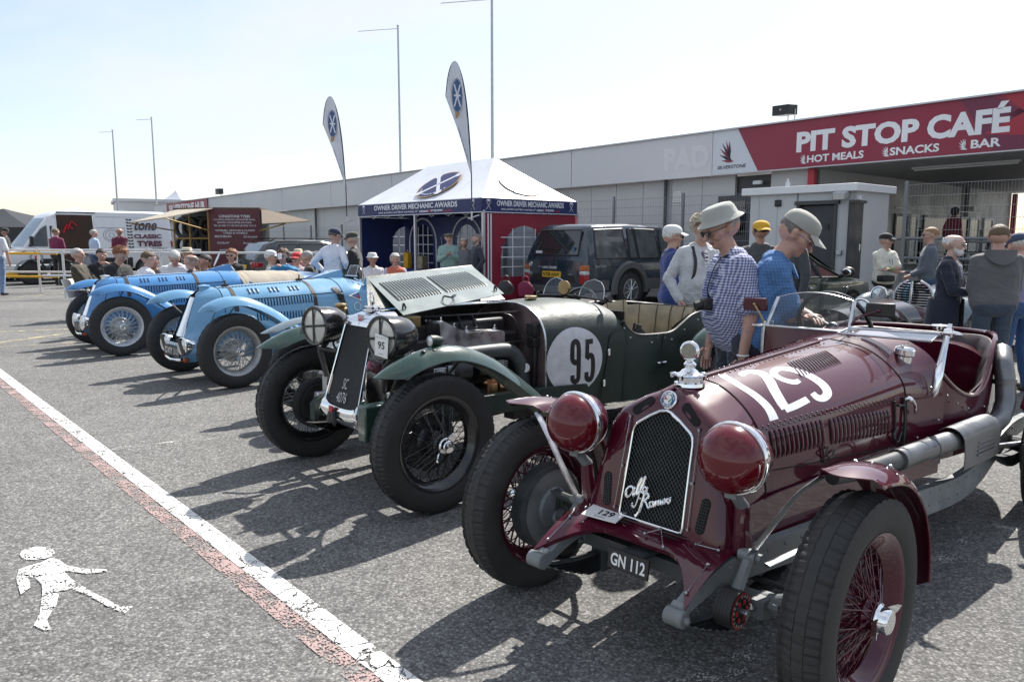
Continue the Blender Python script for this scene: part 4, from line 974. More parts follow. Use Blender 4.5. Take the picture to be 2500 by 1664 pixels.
    # front wings
    for s in (1, -1):
        o = wing_sheet(root, 'front_wing', [(-.375, .79), (-.27, .845), (-.12, .898), (.06, .918), (.24, .885), (.45, .79), (.68, .63), (.86, .485), (.98, .39)], .727, [.165, .19, .19, .18, .18, .18], W, crown=.07, s=s, n=44, pw=1.9, tipround=1.)
        k = MB(); c = Vector((.0, s * .71, .948)); k.lathe([(-.085, .002), (-.07, .016), (-.03, .03), (.0, .033), (.012, .033), (.014, .027)], c, (-1, 0, .0), 20); k.box(c + Vector((.02, 0, -.03)), (.05, .02, .03)); sl = k.build('sidelight', 'green_body', o); k = MB(); k.lathe([(.014, .029), (.020, .018), (.021, .001)], c, (-1, 0, 0), 18); k.build('sidelight_lens', 'lens', sl)
        k = MB()
        for b in (-.09, -.02): k.ell((b, s * .76, .906), (.016, .012, .006), 8, 5)
        k.build('wing_bolts', 'iron_black', o, kind='stuff')
        k = MB(); k.tube([(-.06, s * .36, .56), (-.05, s * .45, .72), (-.03, s * .60, .86)], .014, 8, smooth=10); k.tube([(.15, s * .4, .5), (.3, s * .6, .83)], .010, 6); k.build('wing_stay', 'iron_black', root)
        wing_sheet(root, 'rear_wing', [(WB - .52, .42), (WB - .50, .60), (WB - .42, .76), (WB - .22, .85), (WB, .875), (WB + .24, .82), (WB + .46, .62)], .725, [.16, .19, .2, .2, .19], W, crown=.06, s=s, n=40, tipround=0)
    # scuttle
    secs = [(1.165, [(0, 1.052), (.12, 1.046), (.22, 1.024), (.32, .968), (.378, .89), (.398, .80), (.40, .68), (.40, .52), (.40, .33)]),
            (1.45, [(0, 1.064), (.13, 1.058), (.24, 1.033), (.345, .972), (.408, .89), (.428, .80), (.432, .68), (.43, .52), (.425, .32)]),
            (1.75, [(0, 1.05), (.14, 1.045), (.26, 1.02), (.37, .962), (.435, .885), (.455, .80), (.458, .68), (.455, .52), (.445, .31)]),
            (1.90, [(0, 1.02), (.14, 1.015), (.265, .99), (.38, .935), (.444, .87), (.464, .79), (.466, .68), (.463, .52), (.45, .31)])]
    k = MB(); SR = loft_half(k, secs, 41); k.build('scuttle', G, root)
    k = MB(); bs = cr(secs[0][1], 41); k.ngon([(1.158, -l, z) for l, z in bs[::-1]] + [(1.158, l, z) for l, z in bs[1:]]); k.build('bulkhead', 'bulkhead', root, smooth=False)
    k = MB(); k.tube([(1.157, l * 1.004, z + .003) for l, z in bs], .007, 6); k.tube([(1.157, -l * 1.004, z + .003) for l, z in bs], .007, 6); k.build('bulkhead_edge', 'alloy', root)
    # bodywork behind the scuttle: low-cut near side, pleated rear seat
    for s in (1, -1):
        pts = [(1.895, .445, .90), (1.93, .455, .845), (2.04, .466, .785), (2.3, .472, .770), (2.45, .472, .778), (2.58, .468, .83), (2.72, .455, .885), (2.95, .41, .91), (3.14, .31, .905), (3.22, .16, .895), (3.24, 0, .89)]
        if s < 0: pts = [(1.895, .445, .94), (2.05, .462, .93), (2.3, .472, .93), (2.6, .468, .94), (2.72, .455, .935), (2.95, .41, .925), (3.14, .31, .905), (3.22, .16, .895), (3.24, 0, .89)]
        P = cr(pts, 40); rows = [[(b, s * (l + .012 * sin(pi * u)), .31 + (z - .31) * u) for u in np.linspace(0, 1, 9)] for b, l, z in P]
        k = MB(); k.sheet(rows[::-1] if s > 0 else rows, .01); o = k.build('body_side', G, root)
        k = MB(); k.tube([(b, s * l, z + .004) for b, l, z in P], .013, 8); k.build('cockpit_rim', 'black_satin', o)
        k = MB()
        for b, l, z in P[::5]: k.ell((b, s * (l + .014), z - .05), (.010, .008, .008), 6, 5)
        k.build('tonneau_studs', 'steel', o, kind='stuff')
    k = MB(); loft_half(k, [(3.21, [(0, .89), (.14, .885), (.28, .86), (.37, .77), (.395, .58), (.38, .33)]), (3.25, [(0, .885), (.14, .88), (.28, .85), (.36, .76), (.38, .58), (.36, .34)]), (3.6, [(0, .77), (.12, .76), (.22, .72), (.28, .64), (.29, .52), (.26, .40)]), (3.85, [(0, .60), (.05, .60), (.10, .58), (.12, .55), (.12, .51), (.10, .47)])], 25); k.build('tail', G, root)
    k = MB(); rows = []
    sp = cr([(2.52, .43), (2.72, .42), (2.92, .375), (3.07, .285), (3.15, .15), (3.17, 0)], 46); SP = np.vstack([sp, sp[::-1][1:] * np.array([1, -1])]); nn_ = len(SP)
    for i, (b, l) in enumerate(SP):
        ph = abs(sin(i * pi / 8.2)); c = Vector((2.45, 0, 0)); d = (Vector((b, l, 0)) - c).normalized()
        zt = np.interp(b, [2.52, 2.72, 3.0, 3.2], [.82, .895, .915, .905]) + (.05 if l < -.3 and b < 2.9 else 0)
        rows.append([Vector((b, l, .42 + (zt - .42) * u)) - d * (.02 + .035 * ph ** .5 + .06 * (1 - u)) * (1 - u ** 10) for u in np.linspace(0, 1, 12)])
    k.grid(rows); sb = k.build('seat_back', 'leather_tan', root, ang=60)
    for i, r in enumerate(rows):
        if abs(sin(i * pi / 8.2)) < .16: k = MB(); k.tube([p + Vector((-.003, 0, 0)) for p in r[3:]], .005, 5); k.build('pleat_seam', 'timber_seam', sb)
    k = MB(); k.box((2.5, 0, .52), (.9, .8, .14)); k.build('seat_cushion', 'leather_tan', root, bevel=.05)
    k = MB(); k.box((2.5, 0, .36), (1.7, .84, .02)); k.box((1.92, 0, .66), (.02, .86, .62)); k.build('cockpit_floor', 'void_black', root)
    k = MB(); k.tube([Vector((2.08, -.2, .92)) + Vector((0, .2 * cos(t), .18 * sin(t))) + Vector((.07 * sin(t), 0, 0)) for t in np.linspace(0, 2 * pi, 33)], .011, 8, cap=False); k.tube([(2.08, -.2, .92), (1.85, -.2, .85)], .015, 8); k.build('steering_wheel', 'black_gloss', root)
    k = MB(); k.box((2.22, .34, .76), (.14, .012, .10), rot=Matrix.Rotation(.7, 3, 'Y')); k.tube([(2.14, .33, .74), (2.17, .33, .85), (2.25, .33, .83)], .012, 6); k.build('door_pocket', 'black_satin', root)
    # panel gaps, hinges, handle, filler
    k = MB(); sk = lambda b, z: np.interp(b, [1.16, 1.45, 1.75, 2.0, 2.3], [.4, .432, .458, .474, .486]) + .003
    for ln in ([(1.885, .86), (1.745, .81), (1.71, .62), (1.655, .36)], [(2.32, .765), (2.29, .62), (2.25, .40)]): k.tube([(b, sk(b, z), z) for b, z in cr(ln, 14)], .0032, 5)
    k.build('door_gap', 'void_black', root)
    for z, b in ((.69, 1.727), (.47, 1.683)): k = MB(); k.box((b, sk(b, z) + .004, z), (.022, .012, .05)); k.build('door_hinge', 'chrome', root, bevel=.003)
    k = MB(); k.tube([(2.262, .486, .56), (2.262, .505, .56), (2.335, .508, .562)], .008, 8, smooth=8); k.build('door_handle', 'chrome', root)
    k = MB(); k.lathe([(0, .04), (.004, .045), (.022, .045), (.024, .04), (.026, .001)], (1.36, .03, 1.066), n=20); k.build('filler_cap', 'brass', root)
    # number roundel: vinyl disc following the skin, condensed 95
    def skin(b, z):
        i = int(np.clip(np.searchsorted(SR[:, 0, 0], b) - 1, 0, len(SR) - 2)); f = (b - SR[i, 0, 0]) / (SR[i + 1, 0, 0] - SR[i, 0, 0]); r = SR[i] * (1 - f) + SR[i + 1] * f
        return Vector((b, np.interp(z, r[::-1, 2], r[::-1, 1]), z))
    k = MB(); rows = []
    for r in np.linspace(0.001, 1, 12): rows.append([skin(1.413 + .253 * r * cos(a) * -1, .656 + .232 * r * sin(a)) + Vector((0, .004, .002)) for a in np.linspace(0, 2 * pi, 49)[:-1]])
    k.grid(rows, cu=True); rd = k.build('number_roundel', mat('roundel', (.66, .66, .68), .5, n=.1, ns=18, bump=.3, bs=26), root)
    k = MB()
    def f95(x, y): return skin(1.475 + x, .652 + y) + Vector((0, .0055, 0))
    T_ = .038
    ribbon(k, [(-.085, -.095), (-.085, -.125), (-.062, -.142), (-.035, -.125), (-.032, -.06), (-.032, .07), (-.038, .122), (-.06, .14), (-.085, .122), (-.09, .07), (-.088, .015), (-.062, -.008), (-.036, .0)], T_, 70, f95)
    ribbon(k, [(.100, .130), (.05, .130)], T_ * .95, 6, f95); ribbon(k, [(.048, .147), (.046, .09), (.044, .012)], T_ * .95, 8, f95)
    ribbon(k, [(.042, .008), (.062, .03), (.092, .022), (.102, -.03), (.100, -.10), (.085, -.137), (.062, -.140), (.044, -.125), (.042, -.085)], T_, 40, f95)
    k.build('roundel_number', 'iron_black', rd)
    # twin aero screens and rail
    for l0, l1 in ((-.33, -.10), (.06, .31)):
        k = MB(); rows = []
        for v in np.linspace(0, 1, 8):
            w_ = sqrt(max(0, 1 - v ** 2.4)) * .5; rows.append([(1.83 + .04 * v, l0 + (l1 - l0) * (.5 + w_ * u), 1.062 + .135 * v) for u in np.linspace(-1, 1, 13)])
        k.grid(rows); k.build('aero_screen', 'glass_clear', root)
        k = MB(); k.tube([r[0] for r in rows] + [r[-1] for r in rows[::-1]], .003, 5, cap=False); k.build('screen_edge', 'lens', root)
    k = MB(); k.tube([(1.80, -.38, 1.052), (1.81, .0, 1.066), (1.82, .40, 1.045)], .009, 8, smooth=12)
    for l in (-.36, -.08, .05, .36): k.tube([(1.80, l, 1.03), (1.80, l, 1.075)], .008, 6); k.ell((1.80, l, 1.07), .014, 6, 5)
    k.tube([(1.80, .36, 1.06), (1.845, .35, 1.09)], .015, 6); k.build('screen_rail', 'iron_black', root)
    k = MB(); k.lathe([(-.01, .03), (0, .056), (.012, .058), (.02, .05)], (1.80, -.06, 1.125), (-1, .15, 0), 24); k.tube([(1.81, -.06, 1.08), (1.81, -.06, 1.03)], .008, 6); k.build('horn', 'brass', root)
    # propped bonnet: top leaf folded up about the centre hinge, louvred side leaf hanging back down
    h0, h1 = Vector((.03, 0, 1.068)), Vector((1.14, 0, 1.072)); u0, u1 = Vector((.20, -.30, 1.252)), Vector((1.075, -.30, 1.308)); d0, d1 = Vector((.185, .155, 1.036)), Vector((.998, .155, 1.130))
    def quad(a, b, c, d, n=8, bow=0.):
        return [[a.lerp(b, i / n).lerp(d.lerp(c, i / n), j / n) + Vector((0, 0, bow * sin(pi * j / n))) for j in range(n + 1)] for i in range(n + 1)]
    k = MB(); k.sheet(quad(h0, h1, u1, u0)[::-1], .003); k.build('bonnet_top_leaf', 'green_body', root)
    k = MB(); k.sheet(quad(u0, u1, d1, d0)[::-1], .004); bl = k.build('bonnet_side_leaf', 'green_panel_glare', root)
    X = (u1 - u0).normalized(); Y = (d0 - u0); Nn = X.cross(Y).normalized(); Nn = Nn if Nn.z > 0 else -Nn
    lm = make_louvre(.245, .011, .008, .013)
    lo = lm.build('louvre', ['green_panel_glare', 'void_black'], bl); first = True
    for g0, g1 in ((.075, .455), (.52, .90)):
        for i in range(15):
            t = g0 + (g1 - g0) * i / 14; p = u0.lerp(u1, t).lerp(d0.lerp(d1, t), .44) + Nn * .001; o = lo if first else lo.copy()
            if not first: COL.objects.link(o)
            first = False; o.parent = bl; frame_obj(o, p, X, (d0.lerp(d1, t) - u0.lerp(u1, t)) + X * .03)
    k = MB(); P = lambda t, v, h: u0.lerp(u1, t).lerp(d0.lerp(d1, t), v) + Nn * h
    k.tube([P(.44, .80, .004), P(.43, .86, .03), P(.47, .93, .034), P(.53, .88, .03), P(.53, .81, .004)], .006, 6, smooth=18); k.build('bonnet_handle', 'iron_black', bl)
    for t in (.05, .95): k = MB(); k.tube([P(t - .015, .88, .004), P(t, .84, .03), P(t + .015, .88, .004)], .006, 6, smooth=8); k.build('bonnet_catch', 'iron_black', bl)
    # far half of the bonnet still closed
    k = MB(); rows = []
    for b in np.linspace(.04, 1.15, 6): rows.append([(b, -l * np.interp(b, [.04, 1.15], [.46, 1]), z + np.interp(b, [.04, 1.15], [.008, 0])) for l, z in bs[:34]])
    k.sheet(rows, .003); k.build('bonnet_far_side', G, root)
    # engine bay
    k = MB(); k.box((.62, 0, .70), (1.0, .30, .34)); k.box((.62, -.02, .90), (.9, .2, .12)); k.build('engine_block', 'iron_black', root, bevel=.02)
    k = MB(); P0 = [(.40, .985), (.44, .985), (.465, .97), (.56, .925), (.62, .90), (.92, .89), (.94, .875), (.94, .80), (.42, .80)]
    k.prism([(b, .08, z) for b, z in P0], (0, .15, 0)); k.build('inlet_cover', 'alloy', root, bevel=.018)
    for b, z in ((.455, .985), (.56, .94), (.66, .912), (.9, .905)): k = MB(); k.lathe([(0, .014), (.01, .014), (.012, .008), (.03, .007), (.034, .003)], (b, .17, z - .012), n=10); k.build('cover_stud', 'chrome', root)
    k = MB(); k.tube([(.50, .25, .765), (.80, .255, .765), (.95, .26, .75), (1.03, .265, .68), (1.06, .27, .58), (1.07, .27, .45)], [.048, .048, .05, .052, .05, .05], 14, smooth=26); k.build('exhaust_manifold', 'frame_dark', root)
    k = MB(); k.lathe([(-.03, .05), (0, .075), (.10, .075), (.11, .06)], (.50, .24, .665), (1, .1, 0), 22); k.lathe([(0, .06), (.09, .06)], (.68, .24, .66), (1, .1, 0), 22); k.box((.36, .22, .66), (.13, .1, .09)); k.build('dynamo', 'iron_black', root)
    k = MB()
    for i in range(7): k.box((.83, .27, .605 + i * .015), (.13, .08, .006))
    k.box((.83, .25, .65), (.12, .06, .10)); k.build('finned_case', 'alloy', root)
    k = MB(); k.box((.36, .285, .665), (.06, .02, .055)); k.box((.36, .28, .665), (.09, .02, .08)); k.box((.45, .27, .675), (.05, .04, .07)); k.build('crankcase_plate', 'steel', root, bevel=.004)
    k = MB(); k.lathe([(-.03, .02), (0, .04), (.085, .042), (.095, .03), (.11, .045), (.118, .045)], (.765, .30, .475), n=18); k.lathe([(-.04, .001), (-.035, .035), (.03, .038), (.04, .025)], (.86, .31, .535), (1, .4, 0), 16); k.tube([(.70, .3, .57), (.92, .3, .57)], .012, 6); k.build('carburettor', 'copper', root)
    k = MB(); k.box((.245, .10, .985), (.15, .10, .075)); k.build('header_tank', 'brass', root, bevel=.008)
    k = MB(); k.box((1.13, .30, .885), (.05, .085, .085)); k.box((1.13, .305, .80), (.05, .075, .065)); k.tube([(1.14, .31, .77), (1.135, .315, .66), (1.14, .30, .5)], .018, 6, smooth=8); k.build('junction_box', 'black_satin', root, bevel=.006)
    k = MB(); k.lathe([(0, .02), (.01, .034), (.022, .03)], (1.06, .30, .63), (-.6, .6, .1), 16); fl = k.build('filter_bowl', 'white_plain', root); k = MB(); k.lathe([(-.045, .026), (0, .027)], (1.06, .30, .63), (-.6, .6, .1), 14); k.build('filter_body', 'yellow_band', fl)
    k = MB(); k.tube([(.2, .08, 1.01), (1.14, .16, 1.0)], .005, 6); k.tube([(.98, .13, 1.0), (1.04, .2, .97), (1.08, .24, .85), (1.10, .27, .78)], .003, 5, smooth=14); k.tube([(.7, .24, .80), (1.0, .26, .81), (1.12, .28, .82)], .003, 5, smooth=10)
    for b in (.5, .68, .8): k.tube([(b, .1, .91), (b, .05, .99)], .008, 6)
    k.build('cables', 'iron_black', root, kind='stuff')
    k = MB(); k.tube([(.17, .2, .93), (.19, .2, .60)], .018, 8); k.tube([(.22, .17, .93), (.23, .17, .6)], .016, 8); k.build('water_pipe', 'steel', root)
    # chassis
    for s in (1, -1):
        k = MB(); P = cr([(-.20, .34, .46), (-.15, .34, .50), (-.05, .34, .51), (.4, .36, .51), (1.2, .41, .50), (2.2, .43, .46), (2.9, .42, .52), (3.5, .40, .48)], 40); rows = []
        for b, l, z in P: h = np.interp(b, [-.3, -.15, .3, 3, 3.5], [.08, .12, .13, .13, .08]); rows.append([(b, s * (l + .02), z), (b, s * (l + .02), z - h), (b, s * (l - .04), z - h), (b, s * (l - .04), z)])
        k.grid(rows, cu=True); k.ngon(rows[0]); k.ngon(rows[-1]); k.build('chassis_rail', G, root, smooth=False, recalc=True, bevel=.004)
        if s > 0: k = MB(); k.box((-.16, .36, .46), (.17, .09, .21)); k.build('front_bracket', W, root, bevel=.012)
        k = MB()
        for i in range(6): ln = .52 - i * .06; k.tube([(x + .05, s * .385, .36 - .012 * i - .05 * (1 - (x / .4) ** 2)) for x in np.linspace(-ln / 2, ln / 2, 10)], .024, 4, sq=.22)
        k.build('leaf_spring', 'iron_black', root)
        k = MB(); k.box((-.03, s * .545, .39), (.10, .09, .16)); k.lathe([(0, .15), (.05, .15), (.052, .12)], (0, s * .56, R), (0, s, 0), 32); k.tube([(-.05, s * .46, .36), (-.05, s * .56, .45)], .02, 8); k.box((-.06, s * .49, .36), (.07, .07, .10)); k.build('brake_gear', 'iron_black', root, bevel=.01)
        k = MB(); k.box((-.10, s * .37, .50), (.10, .05, .05)); k.tube([(-.06, s * .39, .62), (-.06, s * .39, .50)], .03, 10); k.build('damper_body', 'steel', root, bevel=.01)
    k = MB(); k.tube([(0, -.62, R - .03), (0, -.4, .33), (0, .4, .33), (0, .62, R - .03)], .03, 10, smooth=16); k.tube([(.14, -.58, .33), (.14, .58, .33)], .012, 8); k.tube([(WB, -.65, R), (WB, .65, R)], .045, 10); k.ell((WB, 0, R), .15, 12, 8); k.build('axles', 'iron_black', root)
    k = MB(); k.ell((.9, 0, .40), (.7, .2, .14), 14, 10); k.tube([(1.5, 0, .4), (2.8, 0, .38)], .05, 8); k.box((1.7, .2, .30), (1.4, .1, .06)); k.build('sump', 'iron_black', root)
    for b, s in ((0, 1), (0, -1), (WB, 1), (WB, -1)):
        wire_wheel('green', root, (b, -s * tr, R), s < 0, R, .262, .150, 'spoke_black', 'spoke_black', 'spoke_black', nseg=264, ear=.105, rad=.04, drum=(.165, 'iron_black', 'iron_black'), spin=.4 * s + b, n_in=36, n_out=18, hub=.10, r=.0021, off=-.015)
    FLIP[0] = False
    return root
green = green_car()
# ================================================================== two streamlined sports-racers and the small grey car
mat('blue_deep', (.062, .225, .48), .26, coat=.8, n=.06, ns=4, spec=.4)
mat('blue_pale', (.135, .315, .50), .28, coat=.8, n=.06, ns=4, spec=.4)
mat('wheel_silver', (.50, .53, .56), .35, .4, n=.1, ns=20)
mat('wheel_dull', (.36, .37, .37), .38, .7, n=.15, ns=20)
mat('canvas', (.36, .32, .26), .85, n=.12, ns=7, bump=.3, bs=14)
mat('strap_brown', (.035, .026, .022), .55, n=.2, ns=30)
mat('rust_orange', (.32, .07, .02), .6)
mat('blue_grey_paint', (.16, .205, .235), .28, coat=.7, n=.08, ns=6)
def blue_car(key, label, o, th, R, tr, paint, rimm, first):
    FLIP[0] = True; WB = 2.95; t2 = tr / 2
    root = thing('racing_car', label, 'racing car', (*o, 0), radians(th), 'pale and deep blue racing cars side by side' if False else None)
    secs = [(.08, [(0, .985), (.10, .972), (.175, .935), (.235, .87), (.265, .78), (.285, .62), (.295, .42), (.25, .24)]),
            (.55, [(0, 1.004), (.115, .99), (.215, .95), (.295, .87), (.325, .78), (.345, .62), (.35, .42), (.31, .24)]),
            (1.10, [(0, 1.020), (.13, 1.007), (.25, .963), (.345, .885), (.385, .80), (.405, .62), (.41, .42), (.37, .24)]),
            (1.62, [(0, 1.035), (.15, 1.022), (.29, .977), (.395, .90), (.44, .80), (.465, .62), (.465, .42), (.42, .24)]),
            (1.80, [(0, 1.00), (.15, .99), (.29, .955), (.40, .89), (.45, .80), (.475, .62), (.475, .42), (.43, .24)])]
    k = MB(); RR = loft_half(k, secs, 41); k.build('bonnet', paint, root)
    def skin(b, u, off=0., side=1):
        j = np.clip((b - .08) / 1.72 * 0, 0, 1); i = int(np.argmin(abs(RR[:, 0, 0] - b))); i = min(max(i, 0), len(RR) - 2); fb = np.clip((b - RR[i, 0, 0]) / (RR[i + 1, 0, 0] - RR[i, 0, 0] + 1e-9), -1, 1)
        row = RR[i] * (1 - fb) + RR[i + 1] * fb; x = min(max(u, 0), 1) * 40; m = min(int(x), 39); p = row[m] + (row[m + 1] - row[m]) * (x - m); d = row[m + 1] - row[m]; n = np.array((0, -d[2], d[1])); n /= np.linalg.norm(n) + 1e-9
        return Vector((p[0], side * (p[1] + n[1] * off), p[2] + n[2] * off))
    # nose: raked ring round the grille, blended into the first bonnet section
    ring = cr([(-.06, .0, .955), (-.115, .045, .918), (-.13, .078, .892), (-.165, .100, .82), (-.225, .120, .67), (-.285, .142, .50), (-.36, .20, .42), (-.36, .24, .33), (-.30, .22, .24)], 41); S0 = cr(secs[0][1], 41)
    k = MB()
    for s in (1, -1):
        rows = []
        for i in range(41):
            a = ring[i]; b = np.array([.08, *S0[i]]); r = []
            for t in np.linspace(0, 1, 10):
                q = a + (b - a) * t; bl = sin(pi * t); z = q[2]
                q = q + np.array([0, .045 * bl * (i / 40) + (.08 * bl * max(0, 1 - abs(z - .36) / .17)), .012 * bl * (i < 8)]); r.append((q[0], s * q[1], q[2]))
            rows.append(r)
        k.grid(rows if s < 0 else [r[::-1] for r in rows])
    k.build('nose', paint, root, ang=60)
    k = MB(); k.sheet([[(-.345, s * l, z) for z in np.linspace(.435, .30, 5)] for l, s in ((.21, -1), (.1, -1), (0, 1), (.1, 1), (.21, 1))], .01); k.build('valance', paint, root)
    gb = lambda z: -.132 - .385 * (.89 - z)
    k = MB(); rows = [[(gb(z) + .004 + .03 * abs(u) ** 2, u * np.interp(z, [.485, .89], [.140, .080]), z) for u in np.linspace(-1, 1, 9)] for z in np.linspace(.485, .89, 8)]; k.grid(rows); k.build('grille_back', 'frame_dark', root)
    for i in range(13):
        u = -1 + 2 * i / 12; k = MB()
        k.tube([(gb(z) - .006 + .03 * u * u, u * np.interp(z, [.485, .89], [.136, .078]), z) for z in np.linspace(.487, .888 - .01 * u * u, 8)], .0062, 6); k.build('grille_bar', 'chrome', root)
    k = MB(); k.tube([(-.055, 0, .962), (-.09, .0, .945), (-.12, .0, .925)], .006, 6); k.tube([(gb(.89) - .005 + .03 * u * u, u * .082, .893) for u in np.linspace(-1, 1, 9)], .006, 6); k.build('nose_trim', 'frame_dark', root)
    k = MB(); k.lathe([(-.03, .052), (.0, .05), (.022, .05), (.026, .062), (.034, .062), (.04, .05), (.044, .02), (.05, .001)], (.0, 0, .968), n=24); k.build('filler_cap', paint if not first else 'alloy', root)
    # seams, leather straps, louvres
    k = MB(); k.tube([skin(.1, u, .003) for u in np.linspace(0, .62, 30)], .0035, 4)
    k.tube([skin(b, np.interp(b, [.1, 1.6], [.455, .44]), .003) for b in np.linspace(.1, 1.45, 24)], .0045, 4)
    k.tube([skin(1.45, u, .003) for u in np.linspace(0, .6, 24)], .003, 4); k.build('panel_seam', 'void_black', root)
    for b in (.22, 1.10):
        k = MB(); rows = []
        for db in (-.024, -.02, .02, .024): rows.append([skin(b + db + .03 * u * (b > 1) * 0 + .0 * u, abs(u), .004 if abs(db) < .022 else .0005, 1 if u >= 0 else -1) for u in np.linspace(-.62, .62, 49)])
        k.grid(rows); st = k.build('bonnet_strap', 'strap_brown', root)
        k = MB(); p = skin(b, .02, .012); k.box(p, (.06, .05, .02)); k.tube([p, p + Vector((.0, .01, .05)), p + Vector((-.02, .0, .06))], .018, 6, sq=.3); k.build('strap_buckle', 'strap_brown', st)
    lv = make_louvre(.085, .015, .008, .012).build('louvre', [paint, 'void_black'], root); one = [True]
    def louv(b, u, du):
        o_ = lv if one[0] else lv.copy()
        if not one[0]: COL.objects.link(o_)
        one[0] = False; o_.parent = root; frame_obj(o_, skin(b, u, .0005), (1, 0, 0), skin(b, u + du) - skin(b, u - du))
    for g in (.40, .63, .86):
        for i in range(3): louv(g + i * .045, .305, .05)
    for i in range(20): louv(.44 + i * .033, .53, .05)
    for i in range(20): louv(.44 + i * .033, .68, .05)
    dl = make_louvre(.038, .016, .007, .018).build('top_louvre', [paint, 'void_black'], root); fl = True
    for s in (1,):
        for i in range(27):
            b = .14 + i * .036; o_ = dl if fl else dl.copy()
            if not fl: COL.objects.link(o_)
            fl = False; o_.parent = root; frame_obj(o_, skin(b, .12, .0005), (1, 0, 0), skin(b, .17) - skin(b, .07))
    # body behind
    k = MB(); P = cr([(1.79, .455, .89), (1.95, .475, .80), (2.2, .48, .80), (2.45, .475, .86), (2.7, .44, .92), (2.9, .35, .95), (3.0, .15, .96), (3.02, 0, .96)], 36)
    for s in (1, -1):
        rows = [[(b, s * (l + .02 * sin(pi * u)), .24 + (z - .24) * u) for u in np.linspace(0, 1, 8)] for b, l, z in P]; k.sheet(rows if s < 0 else rows[::-1], .008)
    k.build('body_side', paint, root)
    k = MB(); loft_half(k, [(2.62, [(0, .99), (.2, .975), (.36, .93), (.45, .82), (.48, .62), (.47, .42), (.43, .24)]), (3.0, [(0, .965), (.18, .95), (.32, .90), (.40, .79), (.42, .6), (.40, .42), (.36, .26)]), (3.5, [(0, .82), (.12, .805), (.22, .76), (.28, .68), (.29, .56), (.28, .44), (.24, .32)]), (3.95, [(0, .56), (.04, .555), (.07, .54), (.08, .52), (.08, .5), (.07, .47), (.05, .44)])], 21); k.build('tail', paint, root)
    k = MB(); k.box((2.3, 0, .55), (1.2, .86, .3)); k.build('cockpit_floor', 'void_black', root)
    # driver fairing wedge and screens
    k = MB(); A_ = [(1.36, -.34, 1.0), (1.36, -.16, 1.035)]; B_ = [(1.70, -.36, 1.12), (1.70, -.08, 1.13)]
    k.add([(1.34, -.32, 1.0), (1.34, -.14, 1.03), (1.72, -.07, 1.125), (1.72, -.36, 1.11), (1.74, -.06, 1.0), (1.74, -.38, .92)], [(0, 1, 2, 3), (1, 4, 2), (0, 3, 5), (3, 2, 4, 5)]); k.build('driver_fairing', paint, root, smooth=False)
    for b in (0, 1):
        s = 1 if b == 0 else -1
        k = MB(); P = cr([(-.38, .76), (-.30, .85), (-.15, .91), (.02, .93), (.2, .893), (.42, .785), (.64, .635), (.84, .49), (1.0, .38)], 8)
        wing_sheet(root, 'front_wing', [(-.36, .785), (-.29, .85), (-.16, .905), (0, .925), (.18, .893), (.40, .785), (.62, .635), (.82, .49), (.96, .40)], t2, [.12, .20, .205, .205, .20, .17, .14], paint, crown=.085, s=s, n=44, pw=2.2, tipround=.9)
        wing_sheet(root, 'rear_wing', [(WB - .62, .45), (WB - .46, .70), (WB - .22, .84), (WB, .87), (WB + .25, .82), (WB + .55, .62), (WB + .75, .42)], t2, [.14, .19, .2, .2, .16], paint, crown=.08, s=s, n=36, tipround=.2)
        k = MB(); k.tube([(.06, s * .3, .58), (.06, s * .45, .74), (.07, s * t2, .87)], .016, 8, smooth=10); k.tube([(-.05, s * .27, .62), (-.12, s * .5, .74), (-.12, s * t2, .85)], .010, 6, smooth=8); k.build('wing_stay', paint if s > 0 else 'strap_brown', root)
        c = Vector((-.345, s * .235 + .012, .41)); ax = Vector((-1, .12, .04)).normalized()
        k = MB(); k.lathe([(-.16, .012), (-.14, .045), (-.09, .075), (-.03, .09), (0, .092), (.004, .097), (.016, .095), (.02, .084)], c, ax, 32); hl = k.build('headlamp', 'chrome', root)
        k = MB(); k.lathe([(.014, .085), (.024, .05), (.028, .001)], c, ax, 28); k.build('lamp_lens', 'lens', hl)
        if not first:
            k = MB(); k.box(c + ax * .027, (.006, .055, .19), rot=Matrix.Rotation(-.12, 3, 'Z') @ Matrix.Rotation(.5, 3, 'X')); k.build('lamp_tape', 'black_satin', hl)
        k = MB(); k.ell((-.33, s * .26, .265), (.03, .022, .026), 8, 6); k.build('indicator', 'rust_orange', root)
    k = MB(); k.box((-.368, -.0, .345), (.010, .40, .105)); pl = k.build('number_plate', 'black_satin', root)
    k = MB(); text(k, 'DXY 303' if not first else 'CUL 138', (-.374, .0, .345), (0, 1, 0), (0, 0, 1), w=.36, h=.072, bold=.03, d=.001); k.build('plate_lettering', 'white_plain', pl, smooth=False)
    k = MB(); k.tube([(-.35, -.2, .265), (-.37, 0, .255), (-.35, .2, .265)], .018, 8, smooth=10); k.build('lower_bar', 'chrome', root)
    if not first:
        for l0, l1, b in ((-.36, -.14, 1.70), (.04, .24, 1.73)):
            U_ = Vector((.0, 1, 0)); V_ = Vector((.38, 0, 1)).normalized(); c = Vector((b, (l0 + l1) / 2, 1.055 + (.03 if l0 < 0 else 0))); w_ = (l1 - l0) / 2; hh = .155 if l0 < 0 else .13
            P = [c - U_ * w_, c + U_ * w_, c + U_ * w_ * .9 + V_ * hh, c - U_ * w_ * .85 + V_ * hh]; k = MB(); k.add(P, [(0, 1, 2, 3)]); sg = k.build('aero_screen', 'glass_clear', root, smooth=False)
            k = MB(); k.tube(P + [P[0]], .004, 5); k.tube([P[0] - U_ * .03, P[1] + U_ * .03], .008, 6); k.build('screen_frame', 'alloy', sg)
